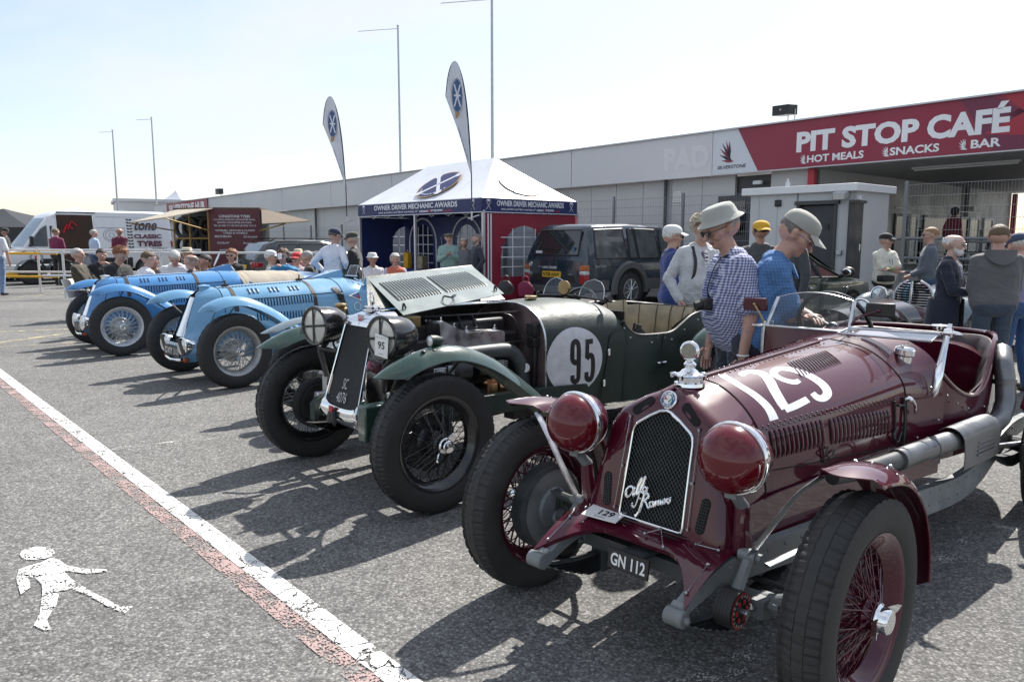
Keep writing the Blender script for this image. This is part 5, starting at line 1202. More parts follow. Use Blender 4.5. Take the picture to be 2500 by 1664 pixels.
        k = MB(); k.lathe([(-.005, .02), (0, .03), (.012, .03), (.016, .02)], (1.68, -.44, 1.12), (-1, .1, 0), 16); k.tube([(1.69, -.44, 1.1), (1.7, -.36, 1.06)], .006, 6); k.build('mirror', 'chrome', root)
        k = MB(); k.lathe([(-.09, .001), (-.06, .05), (0, .06), (.004, .055)], (1.80, .36, .985), (-1, 0, 0), 18); k.build('side_mirror', paint, root); k = MB(); k.tube([(1.72, .22, 1.03), (1.78, .33, .97)], .008, 6); k.lathe([(-.012, .02), (.012, .02)], (1.76, .30, 1.0), (1, 1, 0), 10); k.build('mirror_arm', 'chrome', root)
        # pennant badge, round sticker, bonnet buckle on the scuttle side
        def sd(b, z, off=.004): return Vector((b, np.interp(z, [.5, .62, .8, .9], [.468, .472, .447, .398]) + off, z))
        k = MB(); k.ngon([sd(1.50, .845), sd(1.66, .775), sd(1.665, .89)][::-1]); tr_ = k.build('pennant_sticker', 'white_plain', root, smooth=False)
        k = MB(); k.ngon([sd(1.535, .845, .006), sd(1.648, .795, .006), sd(1.652, .875, .006)][::-1]); k.build('pennant_field', 'badge_blue', tr_, smooth=False)
        k = MB(); k.ngon([sd(1.60, .83, .007), sd(1.645, .80, .007), sd(1.648, .85, .007)][::-1]); k.build('pennant_stripe', 'badge_red', tr_, smooth=False)
        k = MB(); k.tube([sd(1.60 + .045 * cos(a), .715 + .045 * sin(a)) for a in np.linspace(0, 2 * pi, 21)], .004, 5, cap=False); k.build('round_sticker', 'white_plain', root)
        k = MB(); k.lathe([(0, .018), (.02, .016), (.024, .001)], sd(1.78, .77), (0, 1, 0), 12); k.build('filler_stud', 'black_satin', root)
        k = MB(); rows = []
        for db in (-.035, .035): rows.append([skin(1.37 + db + .09 * u, .36 + .42 * u, .006) for u in np.linspace(0, 1, 14)])
        k.sheet(rows, .005); bs_ = k.build('latch_strap', 'black_satin', root); k = MB(); k.box(skin(1.40, .53, .02), (.06, .035, .07)); k.build('latch_block', 'iron_black', bs_, bevel=.006)
        k = MB(); k.tube([Vector((1.95, -.2, .98)) + Vector((.07 * sin(t), .19 * cos(t), .18 * sin(t))) for t in np.linspace(0, 2 * pi, 33)], .012, 8, cap=False); k.build('steering_wheel', 'black_gloss', root)
    else:
        k = MB(); k.ngon([Vector((1.60, -.30, 1.14)) + Vector((.05 * (sin(t)), .045 * cos(t), .13 * sin(t) * .8 + .05)) for t in np.linspace(0, 2 * pi, 19)[:-1]]); mo = k.build('screen_paddle', 'white_plain', root, smooth=False); k = MB(); k.tube([(1.66, -.26, 1.10), (1.75, -.2, 1.09), (1.8, -.14, 1.02)], .012, 6, smooth=8); k.build('paddle_rim', 'alloy', mo)
        # canvas tonneau laced over the cockpit
        k = MB(); rows = []
        for b in np.linspace(1.66, 2.62, 20):
            q = cr([(0, 1.018 - .02 * (b - 1.66)), (.15, 1.008 - .02 * (b - 1.66)), (.30, .965), (.42, .89), (.488, .80), (.498, .72)], 14); w_ = .004 * sin(b * 17) + .003 * sin(b * 41)
            rows.append([(b + .10 * abs(l), -l, z + w_) for l, z in q[::-1]] + [(b + .10 * l, l, z + w_) for l, z in q[1:]])
        k.sheet(rows, .006); tn = k.build('tonneau_cover', 'canvas', root)
        for e in (1, 3, -3): k = MB(); k.tube([Vector(p) + Vector((0, 0, .004)) for p in rows[e]], .006, 5); k.build('tonneau_seam', 'leather_tan', tn)
    k = MB(); k.tube([(0, -t2 + .1, R - .05), (0, 0, .28), (0, t2 - .1, R - .05)], .03, 8, smooth=12); k.tube([(WB, -t2, R), (WB, t2, R)], .045, 8); k.build('axles', 'frame_dark', root)
    k = MB(); k.box((1.6, 0, .3), (3.2, .5, .12)); k.build('undertray', 'void_black', root)
    for b, s in ((0, 1), (0, -1), (WB, 1), (WB, -1)):
        wire_wheel(key, root, (b, -s * t2, R), s < 0, R, R - .135, .155, rimm, rimm, rimm, tread='fine' if not first else 'smooth', nseg=180, ear=.10 if not first else .045, rad=.036, ears=2, drum=(.11, 'wheel_dull', 'frame_dark'), spin=.1 if s > 0 else .6, n_in=40, n_out=20, hub=.085, r=.0023, off=.0)
    FLIP[0] = False; return root
blue_car('blue2', 'pale blue streamlined racing car with chrome bar grille, leather straps and two flat screens', (-3.275, 8.150), 44.2, .379, 1.384, 'blue_pale', 'wheel_dull', False)
blue_car('blue1', 'deep blue streamlined racing car with a beige cover over its cockpit', (-5.4774, 10.334), 39.91, .382, 1.405, 'blue_deep', 'wheel_silver', True)

def grey_car():
    FLIP[0] = True; root = thing('sports_car', 'small blue grey vintage sports car almost hidden behind the green tourer', 'vintage car', (-1.42, 6.22, 0), radians(41.6)); P_ = 'blue_grey_paint'; t2 = .6; R = .34
    secs = [(.06, [(0, .87), (.08, .862), (.14, .83), (.17, .77), (.18, .6), (.18, .42)]), (.95, [(0, .90), (.15, .89), (.26, .85), (.32, .77), (.34, .6), (.34, .42)]), (1.3, [(0, .93), (.18, .915), (.30, .87), (.37, .78), (.40, .6), (.40, .36)]), (2.6, [(0, .80), (.2, .79), (.33, .74), (.38, .66), (.39, .5), (.36, .34)]), (2.9, [(0, .6), (.1, .6), (.2, .57), (.24, .52), (.25, .45), (.22, .38)])]
    k = MB(); loft_half(k, secs, 25); k.build('body', P_, root)
    k = MB(); rows = [[(-.06 + .14 * (z - .4) + .012 * abs(u) ** 2, u * np.interp(z, [.38, .75, .85, .885], [.155, .165, .12, .04]), z) for u in np.linspace(-1, 1, 9)] for z in np.linspace(.38, .885, 10)]; k.sheet(rows, .1); k.build('radiator_shell', 'steel', root)
    k = MB(); k.lathe([(-.06, .05), (-.02, .045), (.0, .036), (.02, .036), (.026, .05), (.038, .052), (.045, .04), (.06, .05), (.07, .048), (.078, .03)], (.03, 0, .90), n=20); k.build('radiator_cap', 'brass', root)
    for s in (1, -1):
        wing_sheet(root, 'front_wing', [(-.40, .705), (-.30, .745), (-.14, .80), (.02, .815), (.2, .77), (.36, .62), (.42, .45)], t2, [.10, .15, .17, .17, .16], P_, crown=.035, s=s, n=34, pw=2, tipround=.8)
        wing_sheet(root, 'rear_wing', [(1.75, .5), (1.9, .72), (2.15, .79), (2.4, .74), (2.58, .55)], t2, [.15, .17, .17, .15], P_, crown=.03, s=s, n=24)
        c = Vector((-.12, s * .27, .74)); k = MB(); k.lathe([(-.12, .001), (-.1, .05), (-.04, .08), (0, .085), (.01, .085), (.012, .075)], c, (-1, 0, 0), 24); hl = k.build('headlamp', 'black_gloss', root); k = MB(); k.lathe([(.008, .078), (.016, .001)], c, (-1, 0, 0), 20); k.build('lamp_lens', 'lens', hl); k = MB(); k.tube([c - Vector((0, 0, .08)), (-.05, s * .27, .45)], .015, 6); k.build('lamp_post', 'iron_black', root)
    k = MB(); k.tube([(0, -t2, .32), (0, t2, .32)], .025, 8); k.tube([(2.15, -t2, R), (2.15, t2, R)], .03, 8); k.box((1.1, 0, .38), (2.6, .5, .06)); k.build('axles', 'iron_black', root)
    for b, s in ((0, 1), (0, -1), (2.15, 1), (2.15, -1)): wire_wheel('grey', root, (b, -s * t2, R), s < 0, R, .24, .115, 'black_gloss', 'wheel_dull', 'wheel_dull', nseg=150, ear=.06, rad=.03, drum=(.12, 'iron_black', 'iron_black'), spin=.2, n_in=30, n_out=16, hub=.07)
    FLIP[0] = False
grey_car()
# ================================================================== the long pit building with its cafe
mat('fascia_grey', (.52, .525, .55), .42, .35, n=.05, ns=.7, bump=.03, bs=3)
mat('wall_grey', (.50, .51, .515), .5, .1, n=.05, ns=1.2, bump=.05, bs=40)
mat('wall_dark', (.05, .052, .055), .5)
mat('sign_red', (.25, .017, .048), .42, n=.05, ns=1.)
mat('sign_dark', (.15, .018, .055), .42)
mat('sign_bright', (.36, .02, .04), .42)
mat('sign_white', (.76, .77, .80), .45, n=.03, ns=2)
mat('sign_silver', (.60, .63, .68), .4, n=.04, ns=2)
mat('letter_ghost', (.64, .64, .655), .5)
mat('letter_dark', (.02, .025, .04), .5)
mat('post_red', (.42, .02, .04), .4)
mat('ceiling_grey', (.48, .48, .47), .6, n=.06, ns=3)
mat('concrete', (.30, .29, .28), .85, n=.15, ns=3, bump=.2, bs=30)
mat('door_dark', (.03, .033, .042), .42, n=.15, ns=4)
mat('galv', (.42, .44, .46), .42, .6, n=.18, ns=12)
mat('fence_grey', (.20, .215, .235), .5, .3, n=.12, ns=9)
mat('cabin_white', (.52, .535, .55), .5, n=.05, ns=2)
mat('roof_white', (.72, .73, .75), .45, n=.05, ns=3)
mat('lamp_white', (.70, .72, .74), .4)
glassmat('window_dark', (.30, .34, .36), .55)
glassmat('window_grey', (.62, .68, .70), .75)
SLOPE = lambda e1: -.0095 * (e1 - 5)
def sl(k):  # the site falls gently along the row: everything on the building follows it
    k.v = [(x, y, z + SLOPE(x) if z > .3 else z) for x, y, z in k.v]; return k
B = ebase('pit_building', 'long grey pit building with a crimson cafe fascia and an open terrace', 'building', 9.4, 18.25)
for a, b in [(12.08, 17.3)] + [(17.3 + 5.2 * i, min(17.3 + 5.2 * (i + 1), 58.9)) for i in range(8)]:
    k = MB(); k.box(((a + b) / 2, 18.05, 3.81), (b - a - .022, .28, 1.12)); sl(k).build('fascia_panel', 'fascia_grey', B)
k = MB(); k.box((25, 18.0, 4.385), (68, .34, .035)); k.box((25, 17.93, 3.245), (68, .06, .03)); sl(k).build('fascia_trim', 'fascia_grey', B)
k = MB(); k.box((34, 26, 4.30), (50, 15.6, .12)); k.box((0, 28, 4.30), (18.4, 20, .12)); sl(k).build('roof', 'fascia_grey', B)
# crimson sign board with its slanted white end
k = MB(); k.prism([(11.33, 17.90, 4.37), (10.71, 17.90, 3.25), (-9, 17.90, 3.25), (-9, 17.90, 4.37)], (0, .25, 0)); sg = sl(k).build('sign_board', 'sign_red', B, smooth=False, recalc=True)
k = MB(); k.prism([(12.07, 17.90, 4.37), (12.07, 17.90, 3.25), (10.713, 17.90, 3.25), (11.333, 17.90, 4.37)], (0, .25, 0)); sw = sl(k).build('sign_board', 'sign_silver', B, smooth=False, recalc=True)
k = MB()
for P in ([(6.1, 4.36), (5.5, 4.36), (4.3, 3.6), (4.6, 3.27), (5.4, 3.27)], [(5.2, 3.95), (4.7, 4.2), (3.6, 3.5), (3.8, 3.3)]): k.ngon([(a, 17.896, z) for a, z in P])
sl(k).build('sign_shard', 'sign_dark', sg, smooth=False)
k = MB()
for P in ([(5.35, 4.36), (4.9, 4.36), (4.55, 3.9), (4.62, 3.75)], [(5.6, 3.62), (4.9, 3.98), (4.5, 3.62), (4.7, 3.5)]): k.ngon([(a, 17.8945, z) for a, z in P])
sl(k).build('sign_flash', 'sign_bright', sg, smooth=False)
def etext(k, s, e1, z, e2, w=None, h=None, bold=.03, shear=0.): text(k, s, (e1, e2, z), (-1, 0, 0), (0, 0, 1), w=w, h=h, bold=bold, shear=shear, d=0)
def plume(k, e1, e2, z, s, fn=None):
    """fan of pointed feather blades rising to the right"""
    for i, (a, ln) in enumerate(((172, .72), (155, .85), (138, .95), (122, 1.02), (106, 1.0), (92, .9))):
        a = radians(a); bx, bz = .42 - i * .05, -.32 + .02 * i
        t = (bx + ln * cos(a), bz + ln * sin(a)); n = (-sin(a) * .075, cos(a) * .075); m = (bx + ln * .45 * cos(a), bz + ln * .45 * sin(a))
        k.ngon([(e1 - x * s, e2, z + y * s) for x, y in ((bx, bz), (m[0] + n[0], m[1] + n[1]), t, (m[0] - n[0], m[1] - n[1]))], mi=i % 2)
k = MB(); etext(k, 'PIT STOP', 8.28, 3.855, 17.893, w=2.82, h=.49, bold=.045); etext(k, 'CAFÉ', 5.93, 3.92, 17.893, w=1.56, h=.62, bold=.045); sl(k).build('sign_lettering', 'sign_white', sg, smooth=False)
for s, a, w_, e in (('HOT MEALS', 8.72, 1.36, 9.5), ('SNACKS', 6.95, 1.02, 7.55), ('BAR', 5.56, .55, 5.98)):
    k = MB(); etext(k, s, a, 3.435, 17.893, w=w_, h=.175, bold=.03); sl(k).build('sign_lettering', 'sign_white', sg, smooth=False); k = MB(); plume(k, e, 17.893, 3.41, .22); k.mi = [0] * len(k.f); sl(k).build('sign_plume', 'sign_white', sg, smooth=False)
k = MB(); plume(k, 11.64, 17.895, 3.72, .55); sl(k).build('sign_emblem', ['sign_red', 'letter_dark'], sw, smooth=False)
k = MB(); etext(k, 'SILVERSTONE', 11.48, 3.42, 17.895, w=.86, h=.09, bold=.02, shear=.2); sl(k).build('sign_lettering', 'letter_dark', sw, smooth=False)
k = MB(); etext(k, 'PAD', 12.92, 3.76, 17.906, w=1.5, h=.63, bold=.05); sl(k).build('ghost_lettering', 'letter_ghost', B, smooth=False)
k = MB(); k.box((52.2, 17.88, 3.98), (7.6, .05, .75)); hs = sl(k).build('sign_board', 'sign_red', B); k = MB(); etext(k, 'SILVERSTONE HUB', 52.2, 3.98, 17.852, w=6.6, h=.48, bold=.04); sl(k).build('sign_lettering', 'sign_white', hs, smooth=False)
# wall panels, pipes, doors
e = 9.52; i = 0
while e < 58.6:
    wd = 1.035 if e < 30 else 2.07
    if not (11.02 < e + wd / 2 < 12.1):
        k = MB(); k.box((e + wd / 2, 18.33, 2.0), (wd - .014, .1, 2.5)); sl(k).build('wall_panel', 'wall_grey', B)
    e += wd
k = MB(); k.box((34, 18.45, 1.9), (49.2, .1, 2.6)); sl(k).build('wall_backing', 'wall_dark', B)
k = MB(); k.box((34, 18.2, .38), (49.2, .4, .78)); k.build('plinth', 'concrete', B)
for p in (13.8, 24.9, 35, 46): k = MB(); k.cyl((p, 18.18, .6), (p, 18.18, 3.25), .05, 10); sl(k).build('down_pipe', 'wall_dark', B)
k = MB(); k.box((11.56, 18.30, 1.7), (1.04, .12, 2.0)); dr = sl(k).build('door', 'door_dark', B); k = MB(); k.box((11.56, 18.23, 2.1), (.66, .02, .9)); sl(k).build('door_pane', 'window_dark', dr); k = MB(); k.box((11.35, 18.21, 2.15), (.3, .01, .34)); sl(k).build('door_notice', 'window_grey', dr)
k = MB(); k.box((13.44, 18.26, 2.75), (.26, .03, .30)); vt = sl(k).build('notice_board', 'white_plain', B)
k = MB()
for a in range(5):
    for b in range(6): k.box((13.35 + .045 * a, 18.24, 2.64 + .045 * b), (.03, .006, .022))
sl(k).build('notice_print', 'wall_grey', vt, kind='stuff')
k = MB(); k.box((10.88, 18.2, 2.99), (.24, .1, .10)); sl(k).build('bulkhead_light', 'lamp_white', B, bevel=.015)
k = MB(); k.box((9.40, 18.2, 1.95), (.16, .16, 2.55)); sl(k).build('terrace_post', 'post_red', B)
# open terrace: floor, planked ceiling, side wall with glazed doors
k = MB(); k.box((.2, 26.6, .37), (18.2, 16.6, .74)); k.build('terrace_floor', 'concrete', B)
for i in range(38):
    k = MB(); k.box((.26, 18.38 + i * .42, 3.27), (18.5, .395, .05)); sl(k).build('ceiling_plank', 'ceiling_grey', B)
for i in range(20):
    k = MB(); a = 18.6 + i * .75
    if 28.0 < a < 28.7: continue
    k.box((9.44, a + .375, 2.55 if 23 < a < 31.8 else 2.0), (.06, .735, 1.38 if 23 < a < 31.8 else 2.5)); sl(k).build('side_wall_panel', 'wall_grey', B)
k = MB(); k.box((9.5, 26, 2.0), (.04, 15.4, 2.5)); sl(k).build('side_wall_core', 'wall_dark', B)
for a, b, m, gl in ((23.1, 24.1, 'door_dark', 'window_dark'), (24.2, 24.8, 'lamp_white', 'window_grey'), (25.2, 28.2, 'door_dark', 'window_dark'), (28.3, 29.1, 'door_dark', 'window_dark'), (29.2, 30.2, 'lamp_white', 'window_grey'), (30.6, 31.6, 'lamp_white', 'window_grey')):
    k = MB(); y = (a + b) / 2; w_ = b - a
    for q in (a + .05, b - .05): k.box((9.38, q, 1.5), (.06, .08, 1.5))
    k.box((9.38, y, 2.22), (.06, w_ - .16, .08)); k.box((9.38, y, .80), (.06, w_ - .16, .1)); f = sl(k).build('glazed_door', m, B); k = MB(); k.box((9.385, y, 1.52), (.015, w_ - .18, 1.34)); sl(k).build('door_pane', gl, f)
k = MB(); k.box((9.38, 26.8, 2.42), (.02, 7.4, .03)); k.box((9.33, 29.4, 2.55), (.08, .2, .16)); sl(k).build('wall_fitting', 'lamp_white', B)
for e2_, a in ((19.9, 6.6), (22.3, 4.6)):
    k = MB(); k.box((a, e2_, 3.215), (2.3, .10, .05)); ft = sl(k).build('strip_light', 'lamp_white', B, bevel=.01); k = MB(); k.cyl((a - 1.1, e2_, 3.165), (a + 1.1, e2_, 3.165), .022, 10); sl(k).build('light_tube', 'white_plain', ft)
for a, b in ((9.3, 33.6), (-1, 33.6)): k = MB(); k.box((a, b, 1.9), (.15, .15, 2.6)); sl(k).build('terrace_post', 'post_red', B)
eoff()
# roof loudspeaker boxes
for e1, e2_, z, lab in ((10.16, 18.05, 4.40, 'black loudspeaker box on the fascia above the cafe sign'), (46.9, 18.05, 4.02, 'black floodlight on the roof edge near the far end')):
    R_ = ebase('roof_speaker', lab, 'loudspeaker' if e1 < 20 else 'floodlight', e1, e2_, z + SLOPE(e1) * (e1 < 20))
    s = 1 if e1 < 20 else 1.25
    k = MB(); k.prism([(e1 + .24 * s, e2_ - .12, z + .12), (e1 - .20 * s, e2_ - .12, z + .12), (e1 - .20 * s, e2_ - .12, z + .36 * s), (e1 + .24 * s, e2_ - .12, z + .36 * s)], (-.10, .24, 0)); k.build('cabinet', 'black_satin', R_, smooth=False, bevel=.01)
    k = MB(); k.tube([(e1 - .1, e2_ + .05, z - .03), (e1 - .1, e2_ + .05, z + .13)], .012, 6); k.tube([(e1 - .28, e2_ + .05, z - .03), (e1 - .28, e2_ + .05, z + .25), (e1 - .2, e2_ + .05, z + .25)], .012, 6); k.build('bracket', 'galv', R_)
    k = MB(); k.lathe([(0, .025), (.01, .02)], (e1 + .02, e2_ - .122, z + .25), (0, -1, 0), 12); k.build('cone', 'galv', R_); eoff()
# white cabin in front of the terrace
Cb = ebase('gate_cabin', 'small white flat roofed cabin with dark doors in front of the cafe', 'cabin', 7.4, 14.8)
k = MB()
k.box((6.60, 14.05, 1.2), (.26, .06, 2.3)); k.box((8.02, 14.05, 1.2), (1.0, .06, 2.3)); k.box((7.11, 14.05, 2.24), (.78, .06, .22)); 
k.build('front_wall', 'cabin_white', Cb, smooth=False)
for i in range(3): k = MB(); k.box((8.33 - i * .40, 14.015, 1.2), (.012, .008, 2.28)); k.build('wall_seam', 'wall_grey', Cb)
k = MB(); k.box((6.44, 14.78, 1.2), (.06, 1.4, 2.3)); k.build('side_wall', 'cabin_white', Cb)
k = MB(); k.box((7.5, 15.5, 1.2), (2.1, .06, 2.3)); k.box((8.54, 14.8, 1.2), (.06, 1.4, 2.3)); k.build('rear_wall', 'cabin_white', Cb)
k = MB(); k.box((7.5, 14.76, 2.42), (2.34, 1.7, .14)); k.build('roof', 'roof_white', Cb, bevel=.01)
k = MB(); k.box((7.11, 14.08, 1.06), (.70, .04, 2.1)); d = k.build('door', 'door_dark', Cb)
k = MB(); k.box((7.11, 14.0, 2.165), (.86, .1, .07)); k.box((7.475, 14.01, 1.06), (.05, .06, 2.12)); k.box((6.745, 14.01, 1.06), (.05, .06, 2.12)); k.build('door_frame', 'wall_dark', d)
k = MB(); k.box((6.92, 14.05, 1.72), (.07, .02, .10)); k.build('door_plate', 'black_satin', d)
k = MB(); k.box((6.40, 14.07, 1.08), (.04, .52, 2.12)); d = k.build('door', 'door_dark', Cb); k = MB(); k.box((6.37, 14.07, 2.16), (.06, .6, .05)); k.build('door_lintel', 'wall_dark', d); k = MB(); k.box((6.37, 14.22, 1.32), (.02, .03, .16)); k.build('door_handle', 'chrome', d)
k = MB(); k.box((7.91, 14.0, 2.18), (.14, .04, .13)); k.build('vent', 'black_satin', Cb, bevel=.02)
k = MB(); k.box((6.60, 13.86, 2.28), (.24, .16, .13), rot=Matrix.Rotation(.35, 3, 'X')); fl = k.build('floodlight', 'galv', Cb, bevel=.01); k = MB(); k.box((6.60, 13.785, 2.25), (.2, .01, .10), rot=Matrix.Rotation(.35, 3, 'X')); k.build('flood_glass', 'lens', fl)
k = MB(); k.box((6.64, 14.0, 1.24), (.10, .05, .09)); k.build('switch_box', 'galv', Cb, bevel=.01)
k = MB(); k.cyl((8.0, 14.5, 2.48), (8.0, 14.5, 2.62), .05, 10); k.cyl((8.0, 14.5, 2.62), (8.0, 14.5, 2.68), .03, 10); k.build('roof_vent', 'galv', Cb)
k = MB(); k.box((6.40, 14.16, 2.24), (.06, .12, .08)); k.build('camera_box', 'lamp_white', Cb); eoff()
# welded mesh fences
def fence(label, a, b, e2, z, step, wire=.05, post=.05, z0=.05, along='e1', m='fence_grey'):
    F = ebase('mesh_fence', label, 'fence', (a + b) / 2 if along == 'e1' else e2, e2 if along == 'e1' else (a + b) / 2)
    P = (lambda u, q: (u, e2, q)) if along == 'e1' else (lambda u, q: (e2, u, q)); n = max(1, round((b - a) / step))
    for i in range(n + 1):
        u = a + (b - a) * i / n; k = MB(); c = P(u, 0); k.box((c[0], c[1], z / 2 + .03), (post, post, z + .06)); k.build('post', 'galv' if m != 'fence_grey' else m, F)
        if i < n:
            k = MB(); u2 = a + (b - a) * (i + 1) / n; t = .0028 if wire < .08 else .0045
            for q in np.arange(z0, z + .001, .2 if wire < .08 else .25): k.tube([P(u, q), P(u2, q)], t * 1.3, 4, cap=False)
            for x in np.arange(u + wire, u2, wire): k.tube([P(x, z0), P(x, z)], t, 3, cap=False)
            k.build('mesh_panel', m, F, kind='stuff')
    eoff(); return F
fence('tall galvanised mesh fence in front of the cafe terrace, right of the cabin', -2.5, 5.75, 14.6, 2.46, 3.2)
fence('grey mesh fence panels between the tent and the cabin', 8.7, 19.2, 14.9, 2.48, 2.3)
fence('low grey mesh fence behind the dark estate car', 22, 40, 15.2, 1.98, 2.6, wire=.10, post=.06)
Rl = ebase('terrace_railing', 'dark steel railing along the edge of the cafe terrace', 'railing', 1.5, 16.6)
for i in range(6): k = MB(); k.cyl((-2.5 + i * 2.1, 16.6, 0), (-2.5 + i * 2.1, 16.6, 1.52), .03, 8); k.build('post', 'fence_grey', Rl)
for z in (1.5, 1.1, .82): k = MB(); k.cyl((-2.6, 16.6, z), (8.2, 16.6, z), .032, 8); k.build('rail', 'fence_grey', Rl)
eoff()
for i, (e1, e2_) in enumerate(((5.2, 19.4), (3.4, 20.6), (1.6, 19.2), (6.6, 21.4))):
    T = ebase('picnic_table', 'dark picnic table on the cafe terrace, ' + ('second from the cabin', 'third from the cabin', 'farthest right from the cabin', 'nearest the cabin')[i], 'table', e1, e2_, .74, 'picnic tables on the terrace')
    k = MB(); k.box((e1, e2_, 1.42), (1.5, .7, .05)); k.build('table_top', 'wall_dark', T)
    for s in (-1, 1):
        k = MB(); k.box((e1, e2_ + s * .62, 1.15), (1.5, .26, .04)); k.build('bench', 'wall_dark', T)
        k = MB(); k.tube([(e1 + s * .55, e2_ - .7, .74), (e1 + s * .55, e2_ - .2, 1.4)], .04, 6); k.tube([(e1 + s * .55, e2_ + .7, .74), (e1 + s * .55, e2_ + .2, 1.4)], .04, 6); k.tube([(e1 + s * .55, e2_ - .68, 1.1), (e1 + s * .55, e2_ + .68, 1.1)], .035, 6); k.build('leg_frame', 'wall_dark', T)
    eoff()
# tubular barriers on the left
def barrier(label, name, pts, zs, posts, m, r=.03, zt=None, pm=None):
    T = thing(name, label, 'barrier', (*pts[0], 0)); o = Vector((*pts[0], 0)); a, b = Vector((*pts[0], 0)), Vector((*pts[1], 0))
    for z in zs: k = MB(); k.cyl(Vector((0, 0, z)), b - o + Vector((0, 0, z)), r, 10); k.build('rail', m, T)
    for t in posts: p = a.lerp(b, t) - o; k = MB(); k.cyl(p, p + Vector((0, 0, zt or max(zs) + .03)), r, 10); k.build('post', pm or m, T); k = MB(); k.cyl(p + Vector((0, 0, max(zs) - .05)), p + Vector((0, 0, max(zs) + .05)), r * 1.4, 10); k.build('clamp', pm or m, T)
    return T
mat('galv_white', (.60, .61, .62), .42, .3, n=.1, ns=9); mat('bar_yellow', (.62, .34, .015), .45, n=.08, ns=4)
barrier('galvanised two rail barrier running behind the seated spectators', 'tube_barrier', ((-11.9, 19.47), (-4.4, 18.8)), (1.15, .57), (.077, .42, .68, .95), 'galv_white')
barrier('far galvanised two rail barrier in front of the white van', 'tube_barrier', ((-19.5, 22.0), (-8.6, 21.3)), (1.18, .57), (.57, .86), 'galv_white')
barrier('yellow painted two rail bar ending at the galvanised post', 'yellow_barrier', ((-18.5, 21.45), (-12.6, 21.35)), (1.09, .45), (.02,), 'bar_yellow', r=.035)
# ================================================================== pop-up marquee
mat('pvc_white', (.70, .72, .76), .35, n=.04, ns=2, bump=.35, bs=3.5)
mat('pvc_navy', (.012, .022, .105), .5, n=.1, ns=3, bump=.25, bs=6)
mat('pvc_red', (.22, .010, .030), .5, n=.1, ns=3, bump=.25, bs=6)
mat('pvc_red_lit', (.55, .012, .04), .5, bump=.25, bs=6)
mat('print_white', (.66, .67, .72), .5); mat('print_grey', (.22, .23, .30), .5); mat('print_gold', (.40, .25, .14), .5)
mat('pole_alu', (.55, .56, .58), .4, .6)
glassmat('clear_pvc', (.62, .66, .74), .72, .12)
T = ebase('event_marquee', 'white peaked marquee with navy printed valance, navy and red side walls', 'marquee', 15.3, 11.95)
a0, a1, b0, b1, ze, zv = 12.76, 17.84, 10.5, 13.4, 2.36, 2.05; zr = 3.38; r0, r1, bm = 14.05, 16.75, 11.95
def sag(p, q, m=9, s=.02): return [Vector(p).lerp(Vector(q), t) - Vector((0, 0, s * sin(pi * t))) for t in np.linspace(0, 1, m)]
def roof(name, e0, e1_, h0, h1_):  # eave edge e0->e1, ridge edge h0->h1
    k = MB(); A_, B_ = sag(e0, h0), sag(e1_, h1_)
    k.grid([[p.lerp(q, t) - Vector((0, 0, .008 * sin(pi * t) * sin(pi * i / 8))) for t in np.linspace(0, 1, 13)] for i, (p, q) in enumerate(zip(A_, B_))]); return k.build(name, 'pvc_white', T, ang=60)
c00, c10, c11, c01 = (a0, b0, ze), (a1, b0, ze), (a1, b1, ze), (a0, b1, ze); R0, R1 = (r0, bm, zr), (r1, bm, zr - .02)
f1 = roof('roof_panel', c10, c00, R1, R0); f2 = roof('roof_panel', c00, c01, R0, R0); roof('roof_panel', c01, c11, R0, R1); roof('roof_panel', c11, c10, R1, R1)
def on_roof(p0, U, V, c, ru, rv, tilt, mats, par, name='roof_emblem'):
    """round crossed-spanner emblem laid on a roof plane"""
    U = Vector(U); V = Vector(V).normalized(); U = U.normalized(); Nn = U.cross(V)
    if Nn.z < 0: Nn = -Nn
    def P(x, y, d): xx = x * cos(tilt) - y * sin(tilt); yy = x * sin(tilt) + y * cos(tilt); return Vector(c) + U * xx * ru + V * yy * rv + Nn * d
    for m, r, d in ((mats[2], 1.08, .010), (mats[0], 1.0, .014)):
        k = MB(); k.ngon([P(r * cos(t), r * sin(t), d) for t in np.linspace(0, 2 * pi, 33)[:-1]]); o = k.build(name, m, par, smooth=False)
    k = MB()
    for s in (1, -1):
        dx = Vector((.62 * s, .72, 0)); nx = Vector((-.72, .62 * s, 0)) * .09
        k.ngon([P(q.x, q.y, .018) for q in (-dx + nx, dx + nx, dx - nx, -dx - nx)])
        for e in (-1, 1): k.ngon([P(dx.x * e + .17 * cos(t), dx.y * e + .17 * sin(t), .0185) for t in np.linspace(0, 2 * pi, 9)[:-1]])
    for q in np.linspace(3.6, 5.8, 12): k.ngon([P(.84 * cos(q) + .06 * cos(t), .84 * sin(q) + .06 * sin(t), .019) for t in np.linspace(0, 2 * pi, 5)[:-1]])
    k.build('emblem_cross', mats[1], par, smooth=False)
V1 = Vector((0, bm - b0, zr - ze)); on_roof(None, (-1, 0, 0), V1, (15.05, 11.05, 2.765), .62, .52, 0, ('pvc_navy', 'print_white', 'print_gold'), f1)
on_roof(None, (0, 1, 0), (r0 - a0, 0, zr - ze), (13.20, 11.98, 2.72), .52, .40, 0, ('print_grey', 'pvc_white', 'print_gold'), f2)
